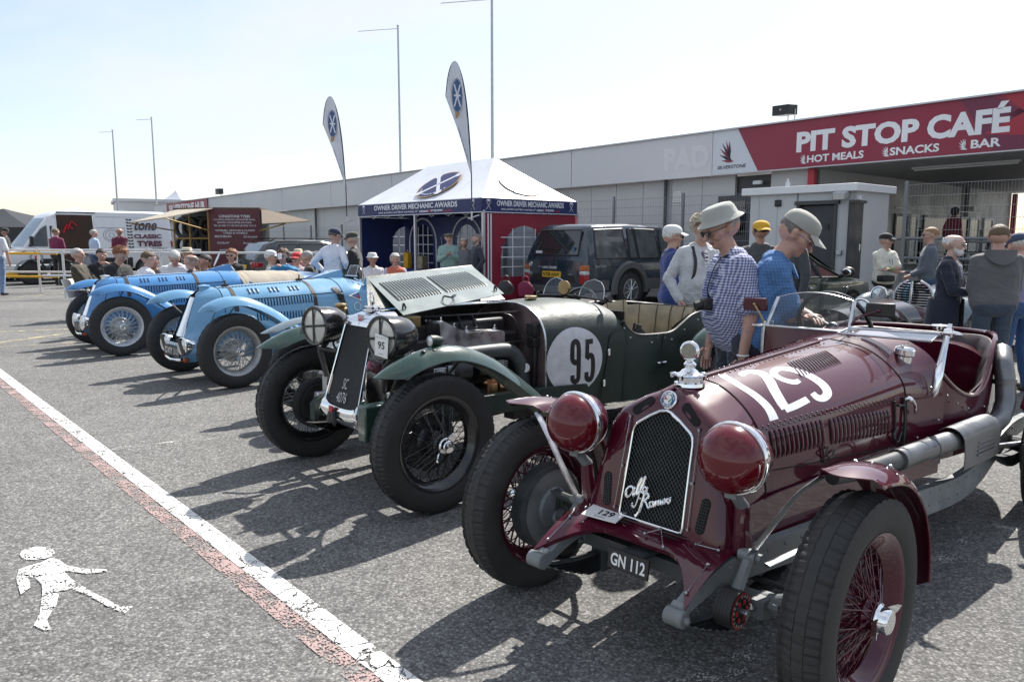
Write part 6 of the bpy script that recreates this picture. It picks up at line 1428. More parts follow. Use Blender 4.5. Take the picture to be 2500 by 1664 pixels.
# valances with their lettering
k = MB(); k.box(((a0 + a1) / 2, b0 - .012, (ze + zv) / 2), (a1 - a0, .01, ze - zv)); v1 = k.build('valance', 'pvc_navy', T)
k = MB(); k.box((a0 - .012, (b0 + b1) / 2, (ze + zv) / 2), (.01, b1 - b0, ze - zv)); v2 = k.build('valance', 'pvc_navy', T)
k = MB(); k.box(((a0 + a1) / 2, b1, (ze + zv) / 2), (a1 - a0, .01, ze - zv)); k.build('valance', 'pvc_navy', T); k = MB(); k.box((a1, (b0 + b1) / 2, (ze + zv) / 2), (.01, b1 - b0, ze - zv)); k.build('valance', 'pvc_navy', T)
for v, pos in ((v1, lambda z, h: ((15.3, b0 - .016, z), (5.1, .012, h))), (v2, lambda z, h: ((a0 - .016, 11.95, z), (.012, 2.92, h)))):
    for z in (zv + .008, ze - .004): k = MB(); k.box(*pos(z, .016)); k.build('valance_piping', 'print_white', v)
def vtext(k, s, c, w, h, side, shear=0., bold=.03): text(k, s, c, (-1, 0, 0) if side == 0 else (0, 1, 0), (0, 0, 1), w=w, h=h, bold=bold, shear=shear, d=0)
for side, v, mk, ctr, W_ in ((0, v1, lambda a, z: (a, b0 - .022, z), 15.32, 3.45), (1, v2, lambda a, z: (a0 - .022, a, z), 11.92, 2.05)):
    k = MB(); vtext(k, 'OWNER DRIVER MECHANIC AWARDS', mk(ctr, 2.255), W_, .125, side, 0, .035); k.build('valance_lettering', 'print_white', v, smooth=False)
    sg_ = -1 if side == 0 else 1
    k = MB(); vtext(k, 'tent, printing and flags courtesy of', mk(ctr - sg_ * W_ * .19, 2.13), W_ * .50, .062, side, .25, .02); vtext(k, 'nstant', mk(ctr + sg_ * W_ * .13, 2.13), W_ * .105, .055, side); vtext(k, 'arquees', mk(ctr + sg_ * W_ * .275, 2.125), W_ * .135, .06, side); k.build('valance_caption', 'print_white', v, smooth=False)
    k = MB(); vtext(k, 'm', mk(ctr + sg_ * W_ * .198, 2.125), W_ * .035, .045, side); vtext(k, '.co.uk', mk(ctr + sg_ * W_ * .395, 2.125), W_ * .09, .05, side); k.build('valance_caption', 'badge_red', v, smooth=False)
    for a in ((17.55, 13.05) if side == 0 else (10.66, 13.2)):
        k = MB(); c = Vector(mk(a, 2.2)); u = Vector((-1, 0, 0)) if side == 0 else Vector((0, 1, 0))
        for s in (1, -1): k.ngon([c + u * (.06 * s * e + n * .014) + Vector((0, 0, .085 * e + n * .01 * s)) for e, n in ((-1, -1), (1, -1), (1, 1), (-1, 1))][::s])
        k.ngon([c + u * .055 * cos(t) + Vector((0, 0, .11 + .028 * sin(t))) for t in np.linspace(0, 2 * pi, 11)[:-1]]); k.build('valance_crest', 'print_white', v, smooth=False)
# frame
for a, b in ((a0, b0), (a1, b0), (a1, b1), (a0, b1), (15.3, b0), (15.3, b1)): k = MB(); k.box((a, b + .03, 1.05), (.055, .055, 2.1)); k.box((a, b + .03, .01), (.14, .14, .02)); k.build('leg', 'pole_alu', T)
k = MB()
for i in range(8):
    a = a0 + i * (a1 - a0) / 8; d = (a1 - a0) / 8
    for b in (b0 + .05, b1 - .05): k.tube([(a, b, 2.0), (a + d, b, 2.28)], .012, 4); k.tube([(a, b, 2.28), (a + d, b, 2.0)], .012, 4)
k.build('scissor_truss', 'pole_alu', T, kind='stuff')
# rear and side walls: navy with arched windows, red with a clear panel
def arch(c, w, h, n=14):  # outline of an arched window (u right, v up), c = bottom centre
    return [(c[0] - w / 2, c[1]), (c[0] + w / 2, c[1]), (c[0] + w / 2, c[1] + h - w * .55)] + [(c[0] + w / 2 * cos(t), c[1] + h - w * .55 + w * .55 * sin(t)) for t in np.linspace(0, pi, n)[1:-1]] + [(c[0] - w / 2, c[1] + h - w * .55)]
def wall(fn, u0, u1, z0, z1, wins, m, par):
    """sheet wall with real arched openings (built as strips round each window)"""
    k = MB(); cuts = sorted(wins, key=lambda q: q[0]); x = u0
    for c, w_, h in cuts:
        k.ngon([fn(*p) for p in ((x, z0), (c[0] - w_ / 2, z0), (c[0] - w_ / 2, z1), (x, z1))]); k.ngon([fn(*p) for p in ((c[0] - w_ / 2, z0), (c[0] + w_ / 2, z0), (c[0] + w_ / 2, c[1]), (c[0] - w_ / 2, c[1]))])
        A_ = arch(c, w_, h)[2:]; top = [(p[0], z1) for p in A_]; k.grid([[fn(*p) for p in A_], [fn(*p) for p in top]]); x = c[0] + w_ / 2
    k.ngon([fn(*p) for p in ((x, z0), (u1, z0), (u1, z1), (x, z1))]); o = k.build('side_wall', m, par, smooth=False)
    for c, w_, h in wins:
        k = MB(); k.ngon([fn(p[0], p[1], .006) for p in arch(c, w_, h)]); g_ = k.build('window', 'clear_pvc', o, smooth=False)
        k = MB(); n = 4
        for i in range(1, n): u = c[0] - w_ / 2 + w_ * i / n; k.tube([fn(u, c[1], -.006), fn(u, c[1] + h - (.06 if i != 2 else 0), -.006)], .012, 4)
        for i in range(1, 5): z = c[1] + h * i / 5.2; k.tube([fn(c[0] - w_ / 2, z, -.006), fn(c[0] + w_ / 2, z, -.006)], .012, 4)
        k.build('window_bars', 'print_white', g_)
    return o
wl = wall(lambda u, z, d=0: (u, 11.9 + d, z), 14.15, 17.8, .02, 2.04, [((16.93, .62), .88, 1.25), ((15.05, .62), .82, 1.22)], 'pvc_navy', T)
for c, w_ in (((16.93, .1), 1.22), ((15.05, .1), 1.2)):
    A_ = arch(c, w_, 1.92, 18); k = MB(); k.tube([(u, 11.885, z) for u, z in A_[1:] + A_[:1]], .022, 5); k.build('wall_piping', 'print_white', wl)
for u in (15.75, 16.05):
    for z in (1.55, 1.08): k = MB(); k.tube([(u, 11.885, z), (u + .05, 11.87, z - .02), (u + .02, 11.88, z - .24)], .008, 4); k.build('toggle_cord', 'print_white', wl)
k = MB(); k.box((13.45, 13.35, 1.72), (1.3, .01, .66)); k.box((13.95, 13.34, 1.0), (.30, .01, 2.0)); k.build('doorway_wall', 'pvc_red_lit', T)
k = MB(); k.box((13.3, 13.38, .8), (1.0, .006, 1.2)); k.build('door_panel', 'clear_pvc', T)
rw = wall(lambda u, z, d=0: (a0 + .01 + d, u, z), b0 + .06, b1 - .02, .02, 2.04, [((11.72, .66), 1.38, 1.12)], 'pvc_red', T)
for u in (10.66, 10.74): k = MB(); k.box((a0 - .002, u, 1.03), (.012, .035, 2.0)); k.build('wall_stripe', 'print_white', rw)
wall(lambda u, z, d=0: (a1 - .01 + d, u, z), b0 + .06, b1 - .02, .02, 2.04, [((11.95, .62), .85, 1.2)], 'pvc_navy', T)
eoff()
tb = ebase('trestle_table', 'long table under a royal blue cloth inside the marquee', 'table', 15.9, 11.4); k = MB(); k.box((15.9, 11.45, .70), (3.0, .6, .03)); k.box((15.9, 11.16, .36), (3.0, .02, .70)); k.build('blue_cloth', mat('royal_blue', (.012, .05, .28), .7), tb)
for a in (14.5, 17.3): k = MB(); k.box((a, 11.45, .35), (.05, .5, .68)); k.build('leg', 'pole_alu', tb)
eoff()
for a, b, m, sz, lab in ((16.95, 11.4, 'bar_yellow', (.2, .15, .42), 'yellow display card at the left end of the blue table'), (15.2, 11.45, 'white_plain', (.24, .2, .26), 'white carrier bag on the blue table'), (16.35, 11.45, 'leather_tan', (.22, .18, .34), 'brown paper parcel on the blue table')):
    D_ = ebase('table_item', lab, 'parcel', a, b, .715); k = MB(); k.box((a, b, .715 + sz[2] / 2), sz); k.build('package', m, D_, bevel=.03); k = MB(); k.tube([(a - .05, b, .71 + sz[2]), (a, b, .78 + sz[2]), (a + .05, b, .71 + sz[2])], .008, 5, smooth=8); k.build('handle', m, D_); eoff()
ab = ebase('notice_easel', 'white folding A board standing in front of the woman in grey', 'sign board', 13.35, 10.25)
for s in (1, -1): k = MB(); k.prism([(13.35 + s * .22, 10.25 - .26, .02), (13.35 - s * .22, 10.25 - .26, .02), (13.35 - s * .12, 10.25, .98), (13.35 + s * .12, 10.25, .98)] if s > 0 else [(13.57, 10.5, .02), (13.13, 10.5, .02), (13.23, 10.25, .98), (13.47, 10.25, .98)], (0, .015, 0)); k.build('board', 'print_white', ab, smooth=False)
eoff()
# ================================================================== feather flags
def feather(label, base, S, par_e=None):
    F = thing('feather_flag', label, 'flag', base); ux = Vector((.96, .28, 0)).normalized()
    out_ = [(.0, 1.0), (-.045, 1.75), (-.11, 2.45), (-.21, 3.0), (-.33, 3.33), (-.44, 3.45), (-.56, 3.36), (-.66, 3.08), (-.72, 2.7)]
    P = cr(out_, 40); low = cr([(.0, 1.0), (-.18, 1.45), (-.42, 2.05), (-.72, 2.7)], 40)
    pt = lambda x, z, d=0: ux * (x * S * .8) + Vector((0, 0, z * S + 1.876)) + Vector((-ux.y, ux.x, 0)) * d
    k = MB(); k.grid([[pt(a[0] + (b[0] - a[0]) * t, a[1] + (b[1] - a[1]) * t, .02 * sin(7 * t + i * .2)) for t in np.linspace(0, 1, 8)] for i, (a, b) in enumerate(zip(P, low))]); fl = k.build('flag_cloth', 'print_white', F)
    k = MB(); k.tube([pt(.01, .06), pt(.0, .6), *[pt(*p) for p in P]], [.014, .014, .013, .010, .008, .006], 6); k.build('pole', mat('pole_navy', (.015, .02, .05), .4), F)
    for m, r1, r2, d in (('print_grey', .148, .37, -.03), ('badge_blue', .132, .335, -.034)): k = MB(); k.ngon([pt(-.40 + r1 * cos(t), 2.72 + r2 * sin(t), d) for t in np.linspace(0, 2 * pi, 28)[:-1]]); k.build('flag_emblem', m, fl, smooth=False)
    k = MB()
    for s in (1, -1): k.ngon([pt(-.40 + x, 2.72 + z, -.038) for x, z in ((-.085 * s - .02, -.24), (-.085 * s + .02, -.24), (.085 * s + .02, .24), (.085 * s - .02, .24))])
    k.ngon([pt(-.40 + .10 * cos(t), 2.72 + .13 * sin(t) * 0 + .03 * sin(t), -.0385) for t in np.linspace(0, 2 * pi, 14)[:-1]]); k.build('flag_cross', 'print_white', fl, smooth=False)
    k = MB(); k.ngon([pt(x, z, -.032) for x, z in ((-.46, 2.37), (-.33, 2.37), (-.36, 2.27), (-.45, 2.22))]); k.build('flag_ribbon', 'print_gold', fl, smooth=False)
    k = MB(); v, f = text2d('OWNER DRIVER MECHANIC', .01); a, b = v.min(0), v.max(0); q = (v - a) / (b - a)
    k.add([pt(-.12 - .30 * (1 - x) - .02 + .05 * y, 2.05 - .82 * (x) + .03 * y, -.03) if False else pt(-.40 + .27 * x + .04 * y, 2.02 - .72 * x + .02 * y, -.03) for x, y in q], f); k.build('flag_caption', 'print_grey', fl, smooth=False)
    k = MB(); k.tube([pt(-.1, .03), pt(.22, .12)], .016, 6); k.tube([pt(0, .0), pt(0, .2)], .022, 6); k.build('clamp', 'pole_alu', F)
feather('white feather flag at the left end of the marquee, smaller of the two', (-4.26, 20.0, 0), .914)
feather('white feather flag rising from the front corner of the marquee, larger in view', (-.84, 16.2, 0), .918)
# flagpoles with horizontal arms
def mast(x, y, h, arm, label, ball=False):
    F = thing('flagpole', label, 'flagpole', (x, y, 0), 0, 'tall thin flagpoles with horizontal arms')
    k = MB(); k.tube([(0, 0, 0), (0, 0, h)], [.075, .045], 8); k.build('pole', 'galv', F); k = MB(); k.tube([(0, 0, h - .12), (-arm, arm * .25, h - .12)], .018, 5); k.build('arm', 'galv', F)
    k = MB(); k.ell((0, 0, h + .02), .06, 8, 6)
    if ball: k.lathe([(0, .05), (.05, .07), (.1, .03), (.16, .09), (.24, .09), (.3, .02), (.4, .001)], (0, 0, h), n=10)
    k.build('finial', 'brass' if ball else 'galv', F)
mast(-.75, 30, 10.45, 1.95, 'tallest flagpole with a gold finial, rising behind the marquee peak', True); mast(-5.7, 40, 12.0, 2.1, 'plain flagpole rising behind the left part of the marquee roof')
mast(-25.6, 56, 10.0, 1.2, 'small far flagpole beside the far end of the grey building, right of its pair'); mast(-30.2, 59.5, 9.6, 1.2, 'small far flagpole above the white van, left of its pair')
# ================================================================== modern vehicles
mat('lc_blue', (.016, .028, .042), .22, coat=.9, n=.05, ns=3); mat('lc_grey', (.075, .078, .078), .45, n=.1, ns=5)
mat('car_dark', (.022, .028, .030), .2, coat=.9); mat('car_green', (.045, .062, .05), .2, coat=.9, n=.06, ns=3)
mat('van_white', (.70, .71, .73), .28, coat=.5, n=.03, ns=2); mat('plate_yellow', (.72, .42, .02), .45)
mat('lamp_red', (.30, .006, .01), .18, coat=.8); mat('lamp_amber', (.40, .10, .01), .18, coat=.8); mat('trim_black', (.014, .014, .015), .5); mat('maroon_cloth', (.15, .008, .04), .8, n=.15, ns=20)
mat('burgundy_panel', (.095, .010, .022), .4, n=.06, ns=3); mat('timber', (.40, .24, .06), .6, n=.2, ns=8); mat('timber_dark', (.10, .07, .04), .7, n=.2, ns=8); mat('saloon_blue', (.12, .16, .18), .25, coat=.8)
mat('car_glass', (.022, .027, .028), .06, coat=1.); mat('lc_glass', (.085, .098, .102), .10, coat=1., n=.35, ns=3)
def shell(root, st, m, name='body'):
    """st: stations (b, z_bottom, z_belt, z_top, half width at belt, half width at top)"""
    k = MB(); rows = []
    for b, zb, zl_, zt, h, ht in st:
        half = [(0, zt), (ht * .7, zt - .008), (ht * .93, zt - .03), (ht, zt - .08 if zt - zl_ > .2 else zt - .03), (h - .01, zl_ + .02 if zt - zl_ > .2 else min(zl_ + .0, zt - .045)), (h, zl_ - .07), (h + .015, (zl_ + zb) * .5), (h - .01, zb + .06), (h - .05, zb), (0, zb)]
        rows.append([(b, -l, z) for l, z in half[::-1]] + [(b, l, z) for l, z in half[1:]])
    k.grid(rows); k.ngon(rows[0]); k.ngon(rows[-1][::-1]); return k.build(name, m, root, ang=38)
def glass_side(root, st, quad, m='car_glass', side=1, off=.008, name='side_window', frame_='trim_black'):
    """window on the greenhouse flank: quad of (b, v) with v 0 at the belt and 1 at the roof edge"""
    B = [s[0] for s in st]
    def P(b, v, o): h = np.interp(b, B, [s[4] for s in st]) - .01; ht = np.interp(b, B, [s[5] for s in st]); zl_ = np.interp(b, B, [s[2] for s in st]) + .02; zt = np.interp(b, B, [s[3] for s in st]) - .08; return Vector((b, side * (h + (ht - h) * v + o), zl_ + (zt - zl_) * v))
    k = MB(); pts = [P(b, v, off) for b, v in quad]; k.ngon(pts if side > 0 else pts[::-1]); g_ = k.build(name, m, root, smooth=False)
    k = MB(); k.tube(pts + [pts[0]], .018, 4); k.build('window_rubber', frame_, g_)
def road_wheel(root, b, l, R, w, rimm='alloy', spokes=5, rr=.62):
    s = 1 if l > 0 else -1; k = MB(); k.lathe([(-w / 2, R * rr), (-w / 2, R * .9), (-w * .36, R), (w * .36, R), (w / 2, R * .92), (w / 2, R * rr)], (b, l, R), (0, s, 0), 36, cap=False); wh = k.build('wheel', 'rubber', root)
    k = MB(); k.lathe([(w / 2 + .002, R * rr * 1.02), (w / 2 - .02, R * rr * .94), (w * .1, R * rr * .9), (w * .1, .001)][::-1], (b, l, R), (0, s, 0), 30); k.build('rim', 'frame_dark', wh)
    k = MB(); c = Vector((b, l + s * (w / 2 - .03), R))
    for i in range(spokes): a = 2 * pi * i / spokes + .3; k.tube([c, c + Vector((R * rr * .95 * cos(a), s * .012, R * rr * .95 * sin(a)))], [R * .13, R * .10], 6, sq=.35)
    k.lathe([(0, R * .16), (.02, R * .14)], c, (0, s, 0), 14); k.tube([c + Vector((R * rr * cos(t), s * .02, R * rr * sin(t))) for t in np.linspace(0, 2 * pi, 25)], .014, 5); k.build('spokes', rimm, wh)
def well(root, b, l, r, R, m='void_black'):
    k = MB(); s = 1 if l > 0 else -1; k.ngon([(b + r * cos(t), l, max(.12, R + r * sin(t))) for t in np.linspace(-.5, pi + .5, 26)][::s]); k.build('wheel_arch', m, root, smooth=False)
FLIP[0] = True; TE = radians(41.65)
def at(e1, e2): v = W3(e1, e2); return (v.x, v.y, 0)
# --- dark blue off-roader seen from its tail
X = thing('off_road_car', 'dark blue four wheel drive estate with a yellow plate, beside the marquee', 'car', at(11.72, 11.62), TE)
st = [(0, .40, .98, 1.05, .86, .84), (.05, .38, 1.02, 1.14, .895, .86), (.16, .37, 1.03, 1.45, .905, .82), (.30, .37, 1.03, 1.74, .91, .76), (.42, .37, 1.03, 1.80, .91, .75), (1.5, .37, 1.02, 1.83, .915, .76), (2.7, .37, 1.01, 1.80, .915, .75), (3.0, .37, 1.01, 1.74, .91, .74), (3.45, .37, 1.02, 1.16, .90, .85), (4.4, .38, .96, 1.04, .88, .84), (4.55, .45, .9, .95, .84, .82)]
shell(X, st, 'lc_blue')
k = MB()
k.ngon([(-.004 + .0 + (.16 - .05) * 0 + x, l, z) for x, l, z in ((.055, .66, 1.15), (.055, -.66, 1.15), (.235, -.60, 1.68), (.235, .60, 1.68))]); rg = k.build('rear_window', 'car_glass', X, smooth=False)
k = MB(); k.tube([(.05, .66, 1.15), (.05, -.66, 1.15), (.23, -.60, 1.68), (.23, .60, 1.68), (.05, .66, 1.15)], .02, 4); k.build('window_rubber', 'trim_black', rg)
k = MB(); k.tube([(.03, .08, 1.09), (.06, .02, 1.22), (.065, -.40 + .05, 1.28)], .012, 5); k.tube([(.08, .05, 1.27), (.09, -.42, 1.30)], .012, 4); k.build('wiper', 'trim_black', X)
k = MB(); k.box((.075, .52, 1.27), (.004, .06, .12)); k.build('window_sticker', 'badge_blue', rg); k = MB(); k.box((.06, -.52, 1.21), (.004, .2, .05)); k.build('window_sticker', 'print_white', rg)
k = MB(); k.box((-.008, -.06, .74), (.02, .56, .125)); pl = k.build('number_plate', 'plate_yellow', X, bevel=.004); k = MB(); text(k, 'N728 AAW', (-.021, -.06, .74), (0, 1, 0), (0, 0, 1), w=.50, h=.082, bold=.03, d=-.001); k.build('plate_lettering', 'iron_black', pl, smooth=False)
k = MB(); text(k, 'LAND CRUISER', (-.006, -.12, .885), (0, 1, 0), (0, 0, 1), w=.44, h=.05, bold=.02, d=0); text(k, 'TOYOTA', (-.006, -.42, .892), (0, 1, 0), (0, 0, 1), w=.10, h=.022, d=0); text(k, '4WD', (-.006, -.74, .75), (0, 1, 0), (0, 0, 1), w=.14, h=.05, d=0); text(k, 'GS', (-.006, .50, .735), (0, 1, 0), (0, 0, 1), w=.10, h=.045, d=0); k.build('tail_lettering', 'lamp_white', X, smooth=False)
k = MB(); k.tube([(-.006, -.72 + .06 * cos(t), .95 + .045 * sin(t)) for t in np.linspace(0, 2 * pi, 17)], .006, 5); k.tube([(-.006, -.72 + .025 * cos(t), .95 + .043 * sin(t)) for t in np.linspace(0, 2 * pi, 13)], .005, 4); k.tube([(-.006, -.72 + .045 * cos(t), .965 + .015 * sin(t)) for t in np.linspace(0, 2 * pi, 13)], .004, 4); k.build('emblem', 'chrome', X)
for s in (1, -1):
    for z0, z1, m in ((.83, .95, 'lamp_amber'), (.75, .83, 'lens'), (.55, .75, 'lamp_red')): k = MB(); k.box((.065, s * .835, (z0 + z1) / 2), (.14, .165, z1 - z0 - .004)); k.build('tail_lamp', m, X, bevel=.01)
    k = MB(); k.box((-.004, s * .5, .66), (.012, .26, .16)); k.build('bumper_lamp', 'trim_black', X, bevel=.006)
    well(X, 1.42, s * .935, .47, .40); well(X, 3.95, s * .93, .46, .40)
    k = MB(); rows = [[(1.42 + r * cos(t), s * (.935 + d), max(.3, .40 + r * sin(t))) for r, d in ((.46, .0), (.47, .05), (.58, .045), (.62, -.01))] for t in np.linspace(-.15, pi + .15, 24)]; k.grid(rows if s < 0 else [r[::-1] for r in rows]); k.build('arch_flare', 'lc_grey', X)
    k = MB(); k.box((2.7, s * .925, .50), (1.35, .03, .24)); k.box((.35, s * .925, .52), (.75, .03, .22)); k.build('lower_cladding', 'lc_grey', X, bevel=.01)
    road_wheel(X, 1.42, s * .84, .385, .24, spokes=10); road_wheel(X, 3.95, s * .84, .385, .24, spokes=10)
    for q in ([(.36, .06), (1.34, .06), (1.30, .95), (.40, .95)], [(1.46, .06), (1.70, .06), (1.62, .95), (1.46, .95)], [(1.76, .06), (2.44, .06), (2.40, .95), (1.70, .95)], [(2.56, .06), (3.25, .06), (2.92, .92), (2.56, .95)]): glass_side(X, st, q, 'lc_glass', s)
    k = MB(); k.tube([(1.40, s * .925, 1.0), (1.46, s * .935, .82)], .005, 4); k.tube([(1.46, s * .935, .95), (1.50, s * .94, .76), (1.9, s * .94, .5)], .005, 4); k.tube([(.40, s * .925, .90), (1.3, s * .935, .90)], .003, 4); k.build('door_gap', 'void_black', X)
    k = MB(); k.box((1.70, s * .935, .88), (.17, .02, .07)); k.build('door_handle', 'trim_black', X, bevel=.006)
k = MB(); text(k, 'turbo', (.45, .935, .93), (1, 0, 0), (0, 0, 1), w=.36, h=.075, bold=.01, d=-.004); k.build('side_lettering', 'alloy', X, smooth=False)
k = MB()
for b in (1.15, 2.0, 2.75):
    for l in (.4, -.4): k.ell((b, l, 1.18), (.10, .22, .30), 10, 8)
k.build('seats', 'trim_black', X, kind='stuff')
k = MB(); k.box((-.02, 0, .42), (.16, 1.75, .16)); k.build('rear_bumper', 'lc_grey', X, bevel=.03)
# --- dark estate
Y = thing('estate_car', 'dark green black estate car with roof rails and red tail lamps behind the barrier', 'car', (-7.55, 21.63, 0), TE)
st = [(0, .30, .88, .93, .78, .74), (.06, .26, .92, 1.0, .83, .76), (.45, .24, .93, 1.38, .85, .62), (.75, .24, .93, 1.44, .86, .60), (2.0, .24, .91, 1.46, .86, .61), (2.5, .24, .90, 1.42, .86, .60), (3.25, .24, .89, .95, .85, .76), (4.2, .26, .80, .84, .82, .72), (4.38, .3, .7, .72, .72, .65)]
shell(Y, st, 'car_dark')
k = MB(); k.ngon([(.07, .60, 1.0), (.07, -.60, 1.0), (.42, -.52, 1.36), (.42, .52, 1.36)]); k.build('rear_window', 'car_glass', Y, smooth=False)
for s in (1, -1):
    for q in ([(.62, .08), (1.30, .06), (1.30, .92), (.80, .92)], [(1.38, .06), (2.15, .06), (2.12, .92), (1.38, .92)], [(2.23, .06), (3.05, .06), (2.55, .85), (2.23, .92)]): glass_side(Y, st, q, side=s)
    k = MB(); k.tube([(.55, s * .60, 1.43), (.7, s * .60, 1.50), (2.3, s * .60, 1.50), (2.5, s * .60, 1.45)], .018, 6); k.build('roof_rail', 'trim_black', Y)
    k = MB(); k.box((.02, s * .66, .78), (.10, .30, .17)); k.box((.12, s * .81, .78), (.2, .08, .15)); k.build('tail_lamp', 'lamp_red', Y, bevel=.03); k = MB(); k.box((-.035, s * .58, .81), (.01, .10, .05)); k.build('reverse_lamp', 'lens', Y, bevel=.004)
    well(Y, .9, s * .877, .36, .32); well(Y, 3.55, s * .872, .36, .32); road_wheel(Y, .9, s * .78, .315, .2); road_wheel(Y, 3.55, s * .78, .315, .2)
k = MB(); k.box((-.03, 0, .45), (.08, 1.5, .2)); k.build('rear_bumper', 'car_dark', Y, bevel=.03); k = MB(); k.box((-.02, 0, .72), (.02, .5, .11)); k.build('number_plate', 'plate_yellow', Y)
# --- olive green saloon behind the man in the blue shirt
S_ = thing('hatchback_car', 'olive green modern car parked in front of the white cabin', 'car', (2.37, 10.74, 0), radians(42))
st = [(1.0, .30, .84, .92, .80, .72), (1.05, .25, .88, 1.05, .84, .68), (1.3, .24, .89, 1.34, .85, .58), (1.9, .24, .88, 1.38, .85, .58), (2.4, .24, .87, 1.34, .85, .58), (3.25, .24, .87, .94, .84, .74), (4.2, .26, .76, .83, .80, .72), (4.4, .3, .62, .66, .70, .64)]
shell(S_, st, 'car_green')
for s in (1, -1):
    for q in ([(1.22, .06), (1.60, .06), (1.60, .92), (1.36, .85)], [(1.68, .06), (2.34, .06), (2.30, .92), (1.68, .92)], [(2.42, .06), (3.10, .06), (2.60, .80), (2.38, .92)]): glass_side(S_, st, q, side=s)
    k = MB(); k.ell((2.98, s * .99, .98), (.09, .11, .085), 10, 8); k.tube([(3.0, s * .84, .90), (2.99, s * .95, .94)], .03, 6); mo = k.build('door_mirror', 'trim_black', S_); k = MB(); k.ell((2.915, s * .99, .98), (.012, .085, .062), 10, 6); k.build('mirror_glass', 'mirror', mo)
    well(S_, 1.5, s * .868, .36, .32); well(S_, 3.5, s * .862, .36, .32); road_wheel(S_, 1.5, s * .78, .315, .2); road_wheel(S_, 3.5, s * .78, .315, .2)
    k = MB(); k.tube([(2.40, s * .858, .86), (2.36, s * .872, .3)], .005, 4); k.tube([(1.2, s * .855, .70), (3.2, s * .868, .66)], .008, 4); k.build('door_gap', 'trim_black', S_); k = MB(); k.ell((4.25, s * .62, .66), (.14, .17, .09), 10, 6); k.build('headlamp', 'lens', S_)
    k = MB(); k.box((2.1, s * .87, .76), (.16, .02, .03)); k.build('door_handle', 'chrome', S_, bevel=.006); k = MB(); k.ell((3.25, s * .875, .72), (.035, .012, .02), 8, 5); k.build('side_repeater', 'lens', S_)
k = MB(); k.ngon([(2.5, -.52, 1.325), (2.5, .52, 1.325), (3.22, .68, .965), (3.22, -.68, .965)]); k.build('windscreen', 'car_glass', S_, smooth=False)
k = MB()
for b in (1.5, 2.35):
    for l in (.38, -.38): k.ell((b, l, .95), (.1, .2, .26), 10, 8)
k.build('seats', 'trim_black', S_, kind='stuff')
